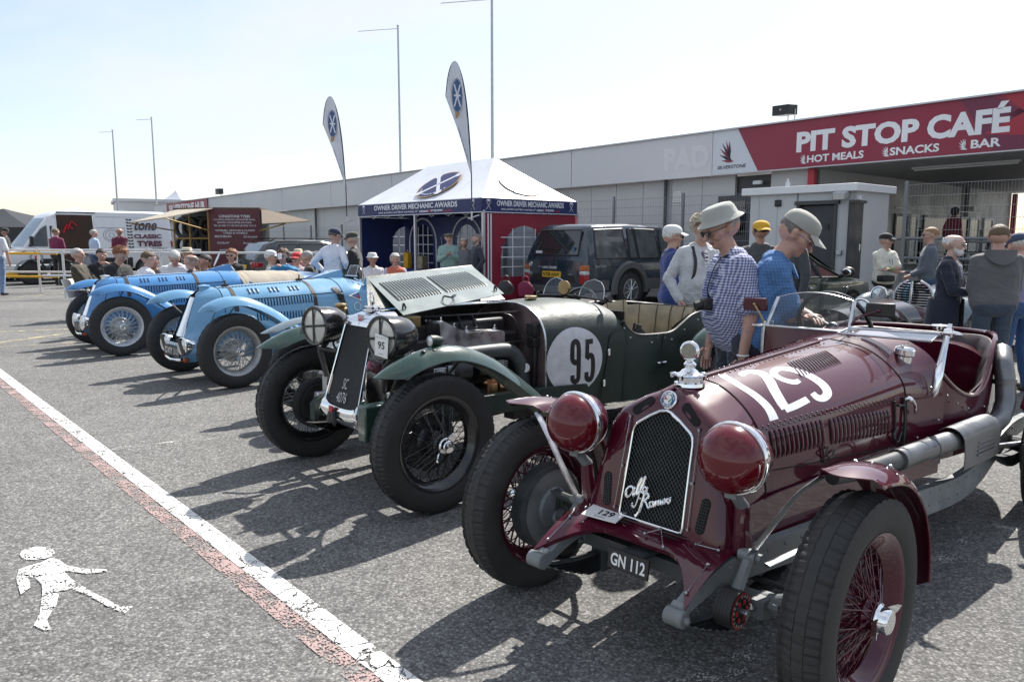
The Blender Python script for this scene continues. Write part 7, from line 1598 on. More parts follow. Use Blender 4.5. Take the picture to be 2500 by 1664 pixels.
# --- old black car and pale vintage saloon beyond the crimson car
def old_car(name, label, loc, th, paint, tall, grille):
    Q = thing(name, label, 'vintage car', (*loc, 0), radians(th))
    secs = [(.1, [(0, .98 * tall), (.10, .965 * tall), (.2, .91 * tall), (.255, .80 * tall), (.27, .6), (.27, .4)]), (1.25, [(0, 1.06 * tall), (.2, 1.04 * tall), (.38, .97 * tall), (.46, .82 * tall), (.48, .6), (.48, .4)])]
    k = MB(); loft_half(k, secs, 21); k.build('bonnet', paint, Q)
    s2 = [(1.25, .38, .98, 1.10, .60, .5), (1.5, .38, 1.0, 1.42, .64, .5), (1.7, .38, 1.0, 1.52, .66, .52), (2.8, .38, 1.0, 1.52, .68, .54), (3.3, .4, .95, 1.35, .64, .5), (3.8, .45, .8, .86, .5, .4)]
    if tall > 5:
        shell(Q, s2, paint)
        for s in (1, -1):
            for q in ([(1.62, .06), (2.1, .06), (2.1, .9), (1.72, .9)], [(2.18, .06), (2.75, .06), (2.75, .9), (2.18, .9)]): glass_side(Q, s2, q, side=s)
    else: k = MB(); loft_half(k, [(1.25, secs[1][1]), (2.2, [(0, .82 * tall), (.2, .82 * tall), (.45, .80 * tall), (.5, .66), (.5, .5), (.48, .4)]), (3.2, [(0, .6), (.1, .6), (.25, .56), (.3, .5), (.3, .45), (.28, .4)])], 21); k.build('body', paint, Q)
    if grille:
        k = MB(); zt = 1.0 * tall; hwf = lambda z: np.interp(z, [.32, .6, .85, .97, 1.0], [.16, .235, .235, .15, .04])
        k.grid([[(.05 - .05 * (1 - u * u) - .06 * (1 - z), u * hwf(z), z) for u in np.linspace(-1, 1, 9)] for z in np.linspace(.32, .995, 9)]); k.build('grille_back', 'void_black', Q)
        for i in range(20):
            z = .37 + i * .031; k = MB(); h = hwf(z) * .97; k.tube([(.04 - .052 * (1 - u * u) - .06 * (1 - z), u * h, z) for u in np.linspace(-1, 1, 9)], .008, 5); k.build('grille_bar', 'chrome', Q)
        for s in (-1, 0, 1): k = MB(); k.tube([(.045 - .058 * (1 - s * s) - .06 * (1 - z) - .006, s * hwf(z), z) for z in np.linspace(.32, .99, 14)], .016, 6); k.build('grille_frame', 'alloy', Q)
    for s in (1, -1):
        wing_sheet(Q, 'front_wing', [(-.30, .42), (-.28, .60), (-.14, .76), (.1, .82), (.4, .76), (.8, .55), (1.2, .36)], .58, [.22, .3, .32, .3, .26], paint, crown=.12, s=s, n=30, tipround=.2)
        wing_sheet(Q, 'rear_wing', [(2.3, .40), (2.45, .68), (2.8, .82), (3.15, .76), (3.45, .45)], .60, [.2, .26, .26, .2], paint, crown=.12, s=s, n=24, tipround=.2)
        c = Vector((-.02, s * .40, .80)); k = MB(); k.lathe([(-.2, .001), (-.17, .05), (-.08, .09), (0, .105), (.01, .11), (.02, .10)], c, (-1, 0, 0), 24); hl = k.build('headlamp', 'black_gloss' if not grille else paint, Q); k = MB(); k.lathe([(.01, .111), (.02, .111), (.024, .10)], c, (-1, 0, 0), 24, cap=False); k.build('lamp_rim', 'chrome', hl); k = MB(); k.lathe([(.018, .10), (.035, .001)], c, (-1, 0, 0), 20); k.build('lamp_lens', 'lens', hl)
        for b in (.1, 2.8): road_wheel(Q, b, s * .56, .34, .13, 'wheel_dull', 12)
    k = MB(); k.tube([(-.40, -.6, .40), (-.44, 0, .40), (-.40, .6, .40)], .03, 8, smooth=10); k.tube([(-.41, .2, .42), (-.1, .2, .42)], .02, 6); k.tube([(-.41, -.2, .42), (-.1, -.2, .42)], .02, 6); k.build('bumper', 'chrome', Q)
old_car('vintage_car', 'pale blue grey vintage car with a tall chrome grille behind the bearded man', (4.86, 9.3), 34, 'saloon_blue', .90, True)
old_car('vintage_car', 'low black vintage car half hidden behind the windscreen of the crimson car', (3.25, 7.95), 40, 'black_gloss', .78, False)
# --- white van
V_ = thing('delivery_van', 'white high roofed van with its side door open, lettered for classic tyres', 'van', (-18.31, 27.13, 0), radians(48.4))
st = [(0, .45, .78, .84, .80, .74), (.08, .38, .92, .98, .88, .8), (.75, .36, 1.10, 1.20, .94, .86), (1.15, .36, 1.15, 1.72, .95, .78), (1.62, .36, 1.15, 2.32, .955, .74), (1.9, .36, 1.15, 2.48, .96, .76), (2.4, .36, 1.15, 2.55, .96, .78), (5.8, .36, 1.15, 2.55, .96, .78), (5.98, .38, 1.15, 2.48, .95, .76), (6.0, .4, 1.1, 2.4, .93, .74)]
shell(V_, st, 'van_white')
def vs(b, z, o=.006):
    i = np.interp; B = [s[0] for s in st]; h = i(b, B, [s[4] for s in st]); ht = i(b, B, [s[5] for s in st]); zl_ = i(b, B, [s[2] for s in st]) + .02; zt = i(b, B, [s[3] for s in st]) - .08
    return Vector((b, (h + .015 if z < zl_ else h - .01 + (ht - h + .01) * (z - zl_) / max(zt - zl_, .01)) + o, z))
k = MB(); k.grid([[vs(b, z, .012) for z in (.62, .9, 1.17, 1.8, 2.36)] for b in (1.86, 2.4, 3.1)]); dw = k.build('door_opening', mat('van_inside', (.045, .022, .014), .8, n=.4, ns=3), V_)
k = MB(); k.tube([vs(1.86, .62, .016), vs(1.86, 2.36, .016), vs(3.1, 2.36, .016), vs(3.1, .62, .016)], .02, 5); k.build('door_frame', 'lamp_white', dw)
k = MB(); k.tube([vs(1.9, 2.44, .01), vs(3.2, 2.44, .01)], .025, 5); k.build('door_rail', 'trim_black', V_)
for a, b in ((2.2, 2.0), (2.35, 2.12)): k = MB(); k.tube([vs(a - .15, b - .3, .03), vs(a, b, .03), vs(a + .18, b - .16, .03)], .035, 5); k.build('hanging_strap', 'badge_red', dw)
k = MB(); k.ngon([vs(.88, 1.22, .04), vs(1.5, 1.22, .04), vs(1.54, 1.98, .04), vs(1.34, 1.84, .04), vs(1.04, 1.46, .04)]); k.build('cab_window', 'car_glass', V_, smooth=False)
k = MB(); k.ngon([vs(1.62, 1.2), vs(1.74, 1.2), vs(1.74, 1.95), vs(1.64, 1.95)]); k.build('slim_window', 'window_dark', V_, smooth=False)
k = MB(); k.ngon([(.76, .72, 1.23), (.76, -.72, 1.23), (1.55, -.62, 2.24), (1.55, .62, 2.24)]); k.build('windscreen', 'window_grey', V_, smooth=False)
k = MB(); k.box((.95, 1.10, 1.42), (.1, .16, .32)); k.tube([(.95, .93, 1.3), (.95, 1.06, 1.3)], .03, 5); k.build('door_mirror', 'trim_black', V_, bevel=.03)
k = MB(); k.ngon([vs(.62, 1.0), vs(.9, 1.08), vs(.86, 1.2), vs(.72, 1.12)]); k.build('mirror_triangle', 'trim_black', V_, smooth=False); k = MB(); k.tube([vs(1.42, 1.02, .01), vs(1.62, 1.02, .01)], .02, 5); k.tube([vs(3.25, 1.02, .01), vs(3.45, 1.02, .01)], .02, 5); k.build('door_handle', 'trim_black', V_)
k = MB()
for b in (.82, 1.6, 1.82, 3.14): k.tube([vs(b, .5, .004), vs(b, 1.9 if b < 1 else 2.3, .004)] if b > 1 else [vs(b, .5, .004), vs(b, 1.15, .004)], .006, 4)
k.tube([vs(3.2, 1.9, .004), vs(4.2, 1.9, .004), vs(4.2, 1.05, .004), vs(3.2, 1.05, .004)], .008, 4); k.tube([vs(3.2, 2.3, .004), vs(5.9, 2.3, .004)], .008, 4); k.tube([vs(3.2, .95, .004), vs(5.9, .95, .004)], .008, 4); k.build('panel_seam', 'print_grey', V_, kind='stuff')
k = MB(); k.grid([[vs(b, .40, .014), vs(b, .78, .014)] for b in (1.3, 3, 4.4)]); k.build('side_moulding', 'trim_black', V_)
wx = MB(); text(wx, 'tone', (4.98, .905, 1.99), (1, .0, 0), (0, 0, 1), w=.86, h=.36, bold=.02, shear=.35, d=-.04); wx.build('van_lettering', mat('ink_blue', (.03, .03, .07), .5), V_, smooth=False)
wx = MB(); 
for s, z, w_, b, h in (('CLASSIC', 1.58, 1.06, 5.02, .17), ('TYRES', 1.30, .95, 5.08, .22)): text(wx, s, (b, .985, z), (1, 0, 0), (0, -.05, 1), w=w_, h=h, bold=.05, d=-.012)
wx.build('van_lettering', mat('ink_maroon', (.10, .02, .05), .5), V_, smooth=False); wx = MB(); text(wx, 'AVON', (5.42, .99, 1.06), (1, 0, 0), (0, 0, 1), w=.62, h=.14, bold=.05, d=-.012); wx.build('van_lettering', 'iron_black', V_, smooth=False)
wx = MB()
for i in range(11):
    z = 1.02 + i * .115; b = 4.38 + .0 * i; wx.ngon([vs(b - .09, z + .03, .012), vs(b, z, .012), vs(b, z + .055, .012), vs(b - .09, z + .085, .012)]); wx.ngon([vs(b + .02, z, .012), vs(b + .11, z + .03, .012), vs(b + .11, z + .085, .012), vs(b + .02, z + .055, .012)])
wx.build('tread_stripe', 'iron_black', V_, smooth=False, kind='stuff')
k = MB()
for r in (.30, .22, .1): k.tube([vs(3.72 + r * cos(t), 1.62 + r * sin(t) * .8, .01) for t in np.linspace(0, 2 * pi, 29)], .007, 4)
k.build('tyre_emblem', 'print_grey', V_, kind='stuff')
k = MB(); k.ngon([vs(1.10 + .05 * cos(t), .82 + .09 * sin(t), .02) for t in np.linspace(0, 2 * pi, 14)[:-1]]); k.build('door_hand', 'badge_red', V_, smooth=False); k = MB(); k.tube([vs(1.10 + .20 * cos(t), .84 + .2 * sin(t), .014) for t in np.linspace(0, 2 * pi, 25)], .006, 4)
for i in range(18): t = 2 * pi * i / 18; k.tube([vs(1.10 + .15 * cos(t), .84 + .15 * sin(t), .016), vs(1.10 + .18 * cos(t), .84 + .18 * sin(t), .016)], .010, 4)
k.build('door_roundel', 'ink_blue', V_, kind='stuff')
k = MB(); k.box((5.97, .90, 1.28), (.06, .12, .26)); k.build('tail_lamp', 'lamp_red', V_, bevel=.01); k = MB(); k.box((5.97, .90, 1.08), (.06, .12, .12)); k.build('reverse_lamp', 'lens', V_)
for s in (1, -1):
    for b in (1.0, 4.9): well(V_, b, s * .985, .42, .36); road_wheel(V_, b, s * .88, .36, .22, 'steel', 8)
k = MB(); k.box((0.0, 0, .55), (.25, 1.8, .35)); k.build('front_bumper', 'lc_grey', V_, bevel=.06)
# --- tyre trailer with lifted flaps
FLIP[0] = False
def px(x, y, d):  # a point of the site found from the survey sketch: bearing, elevation and range
    a = (x - 1250) / 1870.5; b = (832 - y) / 1870.5; c_, s_ = cos(.132877), sin(.132877); v = Vector((a, c_ + b * s_, -s_ + b * c_)); return Vector((0, 0, 1.5)) + v * (d / v.y)
R_ = thing('tyre_stall', 'burgundy trade trailer with lifted awning flaps and racks of black tyres', 'trailer', (-9.66, 24.7, 0)); o = Vector((-9.66, 24.7, 0))
u = Vector((.985, .17, 0)); v = Vector((-.17, .985, 0)); wv = Vector((-.92, .40, 0)).normalized()
k = MB(); k.prism([Vector((0, 0, .45)), u * 1.58 + Vector((0, 0, .45)), u * 1.58 + Vector((0, 0, 2.42)), Vector((0, 0, 2.42))], v * .06); fp = k.build('front_panel', 'burgundy_panel', R_, smooth=False)
for s, z, w_, h, dx in (('LONGSTONE TYRES', 2.20, .95, .085, 0), ('C/O JOHN HUDSON, DONCASTER ROAD,', 2.09, 1.28, .06, 0), ('BAWTRY, DONCASTER, DN10 6NX.', 2.0, 1.06, .06, 0), ('TEL (01302) 711123 FAX (01302) 710113', 1.90, 1.30, .065, 0), ('VETERAN, VINTAGE & CLASSIC', 1.75, 1.22, .065, 0), ('TYRES & WHEELS', 1.67, .75, .06, 0), ('MICHELIN', 1.565, .50, .07, -.38), ('B.F.Goodrich', 1.555, .42, .06, .47), ('DUNLOP', 1.36, .36, .06, -.38), ('Firestone', 1.35, .36, .06, .42), ('AVON', 1.13, .26, .06, -.38)):
    c = u * (.79 + dx) + Vector((0, 0, z)) - v * .006; k = MB(); text(k, s, c, u, (0, 0, 1), w=w_, h=h, bold=.02, d=0)
    k.build('panel_lettering', 'print_white', fp, smooth=False)
k = MB(); k.prism([Vector((0, 0, .45)), wv * 1.5 + Vector((0, 0, .45)), wv * 1.5 + v * 1.9 + Vector((0, 0, .45)), u * 1.58 + v * 1.9 + Vector((0, 0, .45)), u * 1.58 + v * .06 + Vector((0, 0, .45))], (0, 0, .06)); k.build('floor', 'timber_dark', R_, smooth=False)
k = MB(); k.prism([v * 1.0 + Vector((0, 0, .5)), wv * 1.5 + v * 1.0 + Vector((0, 0, .5)), wv * 1.5 + v * 1.0 + Vector((0, 0, 2.4)), v * 1.0 + Vector((0, 0, 2.4))], v * .05); k.build('back_panel', 'trim_black', R_, smooth=False); k = MB(); k.prism([u * 1.55 + v * .07 + Vector((0, 0, .5)), u * 1.55 + v * 1.9 + Vector((0, 0, .5)), u * 1.55 + v * 1.9 + Vector((0, 0, 2.4)), u * 1.55 + v * .07 + Vector((0, 0, 2.4))], u * .04); k.build('end_panel', 'trim_black', R_, smooth=False)
k = MB(); k.prism([Vector((0, 0, 2.43)), u * 1.58 + Vector((0, 0, 2.43)), u * 1.58 + v * 1.9 + Vector((0, 0, 2.43)), wv * 1.5 + v * 1.0 + Vector((0, 0, 2.43)), wv * 1.5 + Vector((0, 0, 2.43))], (0, 0, .05)); k.build('roof', 'timber_dark', R_, smooth=False)
for t in (0.02, .55, 1.0): k = MB(); k.tube([wv * 1.5 * t + Vector((0, 0, .5)), wv * 1.5 * t + Vector((0, 0, 2.42))], .03, 4); k.build('post', 'timber', R_)
k = MB(); k.tube([Vector((0, 0, 1.5)), wv * 1.5 + Vector((0, 0, 1.5))], .025, 4); k.build('shelf_rail', 'timber', R_)
for z in (.75, 1.25, 1.85):
    for i in range(4):
        c = wv * (.2 + i * .37) + v * .5 + Vector((0, 0, z)); k = MB(); rr = [c + Vector((0, 0, .30 * sin(t))) + wv * .30 * cos(t) for t in np.linspace(0, 2 * pi, 25)]; k.tube([p + v * (.1 * (i % 2)) for p in rr], .075, 8, cap=False); k.build('tyre', 'rubber', R_)
def flap(P, m, name): k = MB(); k.prism([p - o for p in P], (0, 0, .035)); return k.build(name, m, R_, smooth=False)
A_ = [px(519, 510, 24.7), px(436, 513, 25.3), px(318, 545, 23.2), px(404, 533, 22.4)]; flap(A_, 'canvas', 'left_flap')
B_ = [px(638, 514, 24.95), px(640, 549, 22.7), px(697, 546, 22.9), px(757, 541, 25.2), px(655, 515, 27.0)]; flap(B_, 'timber_dark', 'right_flap')
for a, b in ((A_[3], wv * .02 + o + Vector((0, 0, 1.75))), (A_[2], wv * 1.5 + o + Vector((0, 0, 1.75))), (B_[2], u * 1.55 + o + Vector((0, 0, 1.75)))): k = MB(); k.tube([a - o, b - o], .022, 5); k.build('strut', 'timber', R_)
for s in (.4, 1.3): k = MB(); k.lathe([(-.09, .2), (-.09, .3), (0, .32), (.09, .3), (.09, .2)], u * s + v * .9 + Vector((0, 0, .32)), u, 20); k.build('wheel', 'rubber', R_)
# --- low twin axle trailer by the van
L_ = thing('car_trailer', 'low grey twin axle trailer with black mudguards in front of the van', 'trailer', (-16.3, 25.6, 0), radians(48)); 
k = MB(); k.box((.9, 0, .55), (2.6, 1.5, .14)); k.box((1.9, -.6, .8), (.9, .05, .45)); k.build('deck', 'galv', L_); k = MB(); k.box((1.95, -.65, 1.0), (.7, .06, .1)); k.build('side_rail', 'trim_black', L_)
for b in (0., .95):
    k = MB(); k.lathe([(-.1, .2), (-.1, .33), (-.06, .37), (.06, .37), (.1, .33), (.1, .2)], (b, -.85, .37), (0, -1, 0), 28); w_ = k.build('wheel', 'rubber', L_); k = MB(); k.lathe([(.08, .2), (.04, .15), (.05, .001)], (b, -.85, .37), (0, -1, 0), 20); k.build('rim', 'steel', w_)
    k = MB(); k.sheet([[(b + .46 * cos(t), -.85 + q, .37 + .46 * sin(t)) for q in (-.13, 0, .13)] for t in np.linspace(.1, pi - .1, 16)], .015); k.build('mudguard', 'frame_dark', L_)
k = MB(); k.box((-.6, -.7, .35), (.5, .3, .12)); k.build('yellow_chock', 'bar_yellow', L_)
# far marquees behind the van
for x, y, m, w_, h, lab in ((-36, 55, 'trim_black', 9, 3.6, 'dark pointed marquee at the far left behind the van'), (-37, 66, 'pvc_white', 6, 4.2, 'white pointed marquee peak rising beside the dark marquee'), (-34.5, 80, 'pvc_white', 5, 6.4, 'white marquee peak showing above the van roof'), (-44, 62, 'trim_black', 6, 3.8, 'second dark marquee at the edge of the view')):
    Q = thing('far_marquee', lab, 'marquee', (x, y, 0)); k = MB(); e_ = [(-w_ / 2, -w_ / 2), (w_ / 2, -w_ / 2), (w_ / 2, w_ / 2), (-w_ / 2, w_ / 2)]; zt = h * .62
    k.grid([[Vector((a * (1 - t) ** 1.15, b * (1 - t) ** 1.15, zt + (h - zt) * t)) for a, b in e_] for t in np.linspace(0, .98, 9)], cu=True); k.build('canopy', m, Q, ang=20); k = MB(); k.grid([[(a, b, z) for a, b in e_] for z in (.0, zt)], cu=True); k.build('side_wall', m, Q, smooth=False)
Q = thing('far_shed', 'low grey flat roofed building beyond the van', 'building', (-31, 76, 0), .5); k = MB(); k.box((0, 0, 2.4), (14, 8, 4.8)); k.build('wall', 'wall_grey', Q); k = MB(); k.box((0, 0, 4.9), (14.4, 8.4, .25)); k.build('roof', 'fascia_grey', Q)
# bags beside the off-roader
for x, y, m, lab in ((.25, 14.2, 'maroon_cloth', 'shiny maroon holdall on the chair beside the bonnet panel'), (-.12, 14.5, 'trim_black', 'black coat heaped over a white chair beside the marquee')):
    Q = thing('bag', lab, 'bag', (x, y, .45)); k = MB(); rows = []
    for t in np.linspace(0, 1, 8): r = .09 + .03 * sin(t * 3) - .04 * t ** 3; rows.append([(r * 1.3 * cos(a) * (1 + .1 * sin(3 * a + 5 * t)), r * sin(a) * (1 + .12 * sin(2 * a + 4 * t)), .26 * t) for a in np.linspace(0, 2 * pi, 17)[:-1]])
    k.grid(rows, cu=True); k.ngon(rows[-1]); k.build('cloth', m, Q); k = MB(); k.tube([(-.06, 0, .24), (-.04, 0, .34), (.04, 0, .34), (.06, 0, .24)], .015, 5, smooth=10); k.build('handle', m, Q)
# ================================================================== people
SK = {'a': (.50, .30, .235), 'b': (.40, .215, .16), 'c': (.56, .36, .29)}
for s, c in SK.items(): mat('skin_' + s, c, .5, n=.10, ns=30, n2=tuple(x * .86 for x in c))
checkmat('shirt_check', (.52, .54, .66), (.035, .055, .20), 66, .5); checkmat('shirt_blue_check', (.085, .20, .42), (.045, .115, .27), 56, .72); checkmat('shirt_stripe', (.55, .55, .60), (.25, .25, .38), 40, .8)
def cloth(c):
    if isinstance(c, str): return c
    n = 'cloth_%02d_%02d_%02d' % tuple(int(x * 99) for x in c); mat(n, c, .85, n=.12, ns=9, bump=.8, bs=9, sheen=.2); return n
def hairm(c): n = 'hair_%02d_%02d' % (int(c[0] * 99), int(c[2] * 99)); mat(n, c, .6, n=.35, ns=60, bump=.8, bs=90); return n
PEND = []
def person(label, px_, yt, ppm, face, top=(.5, .5, .5), legs=(.05, .06, .1), arms='down', lean=0, pitch=0, yaw=0, hair=('short', (.08, .05, .03)), hat=None, glasses=None, skin='a', seat=0, sleeve=1, fat=0., inner=None, H=None, vox=None, arm2=None, group=None, beard=None, over=None, z0=0., female=0):
    d = 1870.5 / ppm; zt = 1.5 + (582 - yt) / ppm - z0
    if seat: s = 1.0; sh = zt - .92 + (.03 if hat else 0) * -1
    else: s = ((H or zt) - (.025 if hat else 0)) / 1.735
    root = thing('person', label, 'person', ((px_ - 1250) / 1870.5 * d, d, z0), radians(face), group)
    hipz = (zt - (.86 if not hat else .885)) if seat else .93 * s
    mats = [M['skin_' + skin], M[cloth(top)], M[cloth(legs)], M['trim_black'], M[hairm(hair[1])], M[cloth(inner)] if inner else M[cloth(top)], M[cloth(over)] if over else M[cloth(top)], mat('lip_tone', (.33, .13, .11), .5)]
    Ru = Matrix.Rotation(radians(lean), 3, 'Y'); hp = Vector((0, 0, hipz))
    U = lambda x, y, z: hp + Ru @ Vector((x * s, y * s, (z - .93) * s))
    nk = Vector((.0, 0, 1.47)); Rh = Matrix.Rotation(radians(yaw), 3, 'Z') @ Matrix.Rotation(radians(pitch), 3, 'Y')
    def Hd(x, y, z): q = nk + Rh @ (Vector((x, y, z)) - nk); return U(*q)
    P = []  # (a, b, ra, rb, material)
    def cap(a, b, ra, rb, m): P.append((Vector(a), Vector(b), ra * s, rb * s, m))
    f = fat; w = .93 if female else 1
    cap(U(-.02, -.085, .94), U(-.02, .085, .94), .118, .118, 2); 
    for z in np.linspace(.985, 1.375, 15):
        I = lambda *v: float(np.interp(z, [.985, 1.1, 1.2, 1.3, 1.375], v)); xo, yh, ra = I(0, .02 + .4 * f, .012 + .25 * f, 0, -.006), I(.084, .076, .08, .096, .122) * w, I(.122 + .5 * f, .120 + f, .120 + .8 * f, .117 + .4 * f, .092); cap(U(xo, -yh, z), U(xo, yh, z), ra, ra, 1)
    cap(U(-.012, -.145 * w, 1.395), U(-.012, .145 * w, 1.395), .072, .072, 1); cap(U(-.02, -.06, 1.44), U(-.02, .06, 1.44), .062, .062, 1)
    if inner: cap(U(.085 + f, 0, 1.02), U(.075, 0, 1.37), .052, .045, 5)
    cap(U(-.02, 0, 1.43), Hd(.005, 0, 1.55), .056, .054, 0)
    cap(Hd(-.035, 0, 1.645), Hd(.022, 0, 1.65), .086, .084, 0); cap(Hd(.035, 0, 1.575), Hd(.02, 0, 1.63), .056, .070, 0); cap(Hd(.062, 0, 1.548), Hd(.055, 0, 1.56), .03, .035, 0 if not beard else 4)
    cap(Hd(.102, 0, 1.635), Hd(.122, 0, 1.602), .010, .015, 0); cap(Hd(.09, -.03, 1.662), Hd(.09, .03, 1.662), .018, .018, 0); cap(Hd(.094, -.019, 1.572), Hd(.094, .019, 1.572), .0085, .0085, 7)
    cap(Hd(.07, -.045, 1.60), Hd(.05, -.06, 1.62), .022, .026, 0); cap(Hd(.07, .045, 1.60), Hd(.05, .06, 1.62), .022, .026, 0)
    for e in (-1, 1): cap(Hd(.0, e * .084, 1.612), Hd(-.012, e * .092, 1.645), .014, .019, 0); cap(Hd(.100, e * .02, 1.672), Hd(.092, e * .046, 1.672), .007, .006, 4)
    if beard: cap(Hd(.075, -.03, 1.545), Hd(.075, .03, 1.545), .036, .036, 4); cap(Hd(.055, -.052, 1.558), Hd(.03, -.064, 1.60), .024, .012, 4); cap(Hd(.055, .052, 1.558), Hd(.03, .064, 1.60), .024, .012, 4); cap(Hd(.102, -.02, 1.588), Hd(.102, .02, 1.588), .011, .011, 4)
    # arms: wrist targets (forward, outward, height); elbows bend backwards, out and down
    KEY = {'down': (.03, .30, .80), 'pocket': (.06, .24, .93), 'front': (.22, .05, 1.02), 'book': (.30, .07, 1.12), 'mouth': (.24, .06, 1.46), 'lap': (.30, .10, .98), 'knee': (.40, .14, 1.0), 'back': (-.14, .12, 1.0), 'hang': (.10, .27, .82), 'lean': (.34, .18, 1.06), 'chest': (.24, .06, 1.24), 'hip': (.05, .27, 1.02)}
    wr = {}
    for e in (-1, 1):
        a = arms if (e > 0 or not arm2) else arm2; S = U(-.01, e * .185 * w, 1.395)
        if a in ('crossed', 'folded'): T = U(.185 + .02 * e + (.05 if a == 'folded' else 0), -e * .10, 1.13 + .025 * e + (.03 if a == 'folded' else 0)); hint = Vector((.1, e * 1.0, -.5))
        else: k_ = KEY[a]; T = U(k_[0], e * k_[1], k_[2]); hint = Vector((-.55, e * .55, -.25))
        l1, l2 = .285 * s, .255 * s; v = T - S; D_ = min(v.length, (l1 + l2) * .985); v.normalize(); T = S + v * D_
        ca = (l1 * l1 + D_ * D_ - l2 * l2) / (2 * l1 * D_); hint = Ru @ hint; hint = (hint - v * hint.dot(v)).normalized(); E_ = S + v * (l1 * ca) + hint * (l1 * sqrt(max(0, 1 - ca * ca)))
        wr[e] = (E_, T); am = 6 if over else 1
        if sleeve >= 1: cap(S, E_, .062, .054, am); cap(E_, E_.lerp(T, .93), .053, .040, am); cap(E_.lerp(T, .9), T, .028, .027, 0)
        elif sleeve > 0: cap(S, S.lerp(E_, .85), .064, .066, am); cap(S.lerp(E_, .6), E_, .045, .042, 0); cap(E_, T, .043, .028, 0)
        else: cap(S, E_, .048, .042, 0); cap(E_, T, .042, .028, 0)
    # legs
    feet = []
    for e in (-1, 1):
        h_ = Vector((0, e * .092 * s, hipz - .02 * s))
        if seat: kn = Vector((.42, e * .13, hipz + .02)); an = Vector((.40 + .05 * e, e * .14, .08))
        else: kn = Vector((.025 * s, e * .105 * s, .50 * s)); an = Vector((-.02 * s + .05 * e * s, e * .115 * s, .085 * s))
        cap(h_, kn, .092, .064, 2); cap(kn, an, .064, .052, 2); t = Vector((.16 * s, e * .03, 0)); cap(an - Vector((.02, 0, .035 * s)), an + t - Vector((0, 0, .045 * s)), .045, .036, 3)
    # one skin over all limbs
    k = MB()
    for a, b, ra, rb, m in P:
        d_ = (b - a); d_ = d_.normalized() if d_.length > 1e-6 else Vector((0, 0, 1)); L_ = (b - a).length; pr = [(-ra * cos(t), max(ra * sin(t), 1e-4)) for t in np.linspace(0, pi / 2, 5)] + [(L_ + rb * sin(t), max(rb * cos(t), 1e-4)) for t in np.linspace(0, pi / 2, 5)]; k.lathe(pr, a, d_, 12)
    vx = vox or (.0085 if ppm > 190 else .0125 if ppm > 110 else .018); o = k.build('body', mats, root, smooth=False)
    r = o.modifiers.new('r', 'REMESH'); r.mode = 'VOXEL'; r.voxel_size = vx; r.adaptivity = 0; sm = o.modifiers.new('s', 'SMOOTH'); sm.iterations = 5; sm.factor = .5
    # hands
    hm = MB()
    for e in (-1, 1):
        E_, T = wr[e]; d_ = (T - E_).normalized(); side = d_.cross(Vector((0, 0, 1))); side = (side if side.length > .2 else Vector((1, 0, 0))).normalized(); nn = side.cross(d_).normalized()
        if d_.z < -.6: side, nn = Vector((1, 0, 0)) - d_ * d_.x, None; side.normalize(); nn = side.cross(d_)
        hm.tube([T - d_ * .03 * s, T + d_ * .02 * s, T + d_ * .06 * s, T + d_ * .095 * s], [.026 * s, .036 * s, .044 * s, .040 * s], 10, sq=.5)
        cu = nn * (-e) * .4
        for i, (q, ln) in enumerate(((-1.5, .058), (-.5, .072), (.5, .078), (1.5, .068))):
            p0 = T + d_ * .088 * s + side * q * .018 * s; p1 = p0 + (d_ + cu * .5).normalized() * ln * .5 * s; p2 = p1 + (d_ + cu * 1.6).normalized() * ln * .5 * s; hm.tube([p0 - d_ * .01, p1, p2], [.0095 * s, .009 * s, .0065 * s], 6)
        p0 = T + d_ * .03 * s + side * .030 * s; hm.tube([p0, p0 + (d_ * .7 + side * .7) * .035 * s, p0 + (d_ + side * .35) * .062 * s], [.013 * s, .011 * s, .008 * s], 6)
    PEND.append((o, P, hm, mats)); 
    # hair
    hs, hc = hair; hmn = hairm(hc); c = Hd(-.012, 0, 1.655); Rt = Ru @ Rh
    if hs != 'none':
        rows = []; rr_ = {'short': .012, 'bald': .006, 'curly': .034, 'long': .024, 'wild': .045}[hs]; rng = random.Random(int(px_ * 7 + yt)); n = 40; mm = 20
        for i in range(mm + 1):
            th = pi * (.0 if hs != 'bald' else .36) + (pi * (.66 if hs != 'long' else .80) - (0 if hs != 'bald' else pi * .36)) * i / mm; r_ = []
            for j in range(n):
                ph = 2 * pi * j / n; fr = cos(ph); lim = 1.03 - .50 * max(0, fr) ** .8 * 1.0 if hs != 'bald' else 1; t = min(th, pi * (.36 if fr > .35 else .36 + (.30 if hs != 'long' else .5) * min(1, (.35 - fr) / .5))) if hs != 'bald' else th
                if hs == 'bald' and fr > .1: t = min(t, pi * .40)
                R1 = rr_ * (1 + (.35 if hs in ('short', 'bald') else .8) * (rng.random() - .5)); fz = (i / mm) ** 3; R1 = R1 * (1 - .8 * fz) - .001 * fz; v = Vector(((.106 + R1) * sin(t) * cos(ph), (.086 + R1) * sin(t) * sin(ph), (.090 + R1) * cos(t)))
                if hs == 'long' and t > pi * .55: v.z -= .06 * (t / pi - .55) * 4
                r_.append(c + Rt @ (v * s))
            rows.append(r_)
        k = MB(); k.grid(rows, cu=True); k.build('hair', hmn, root, ang=75)
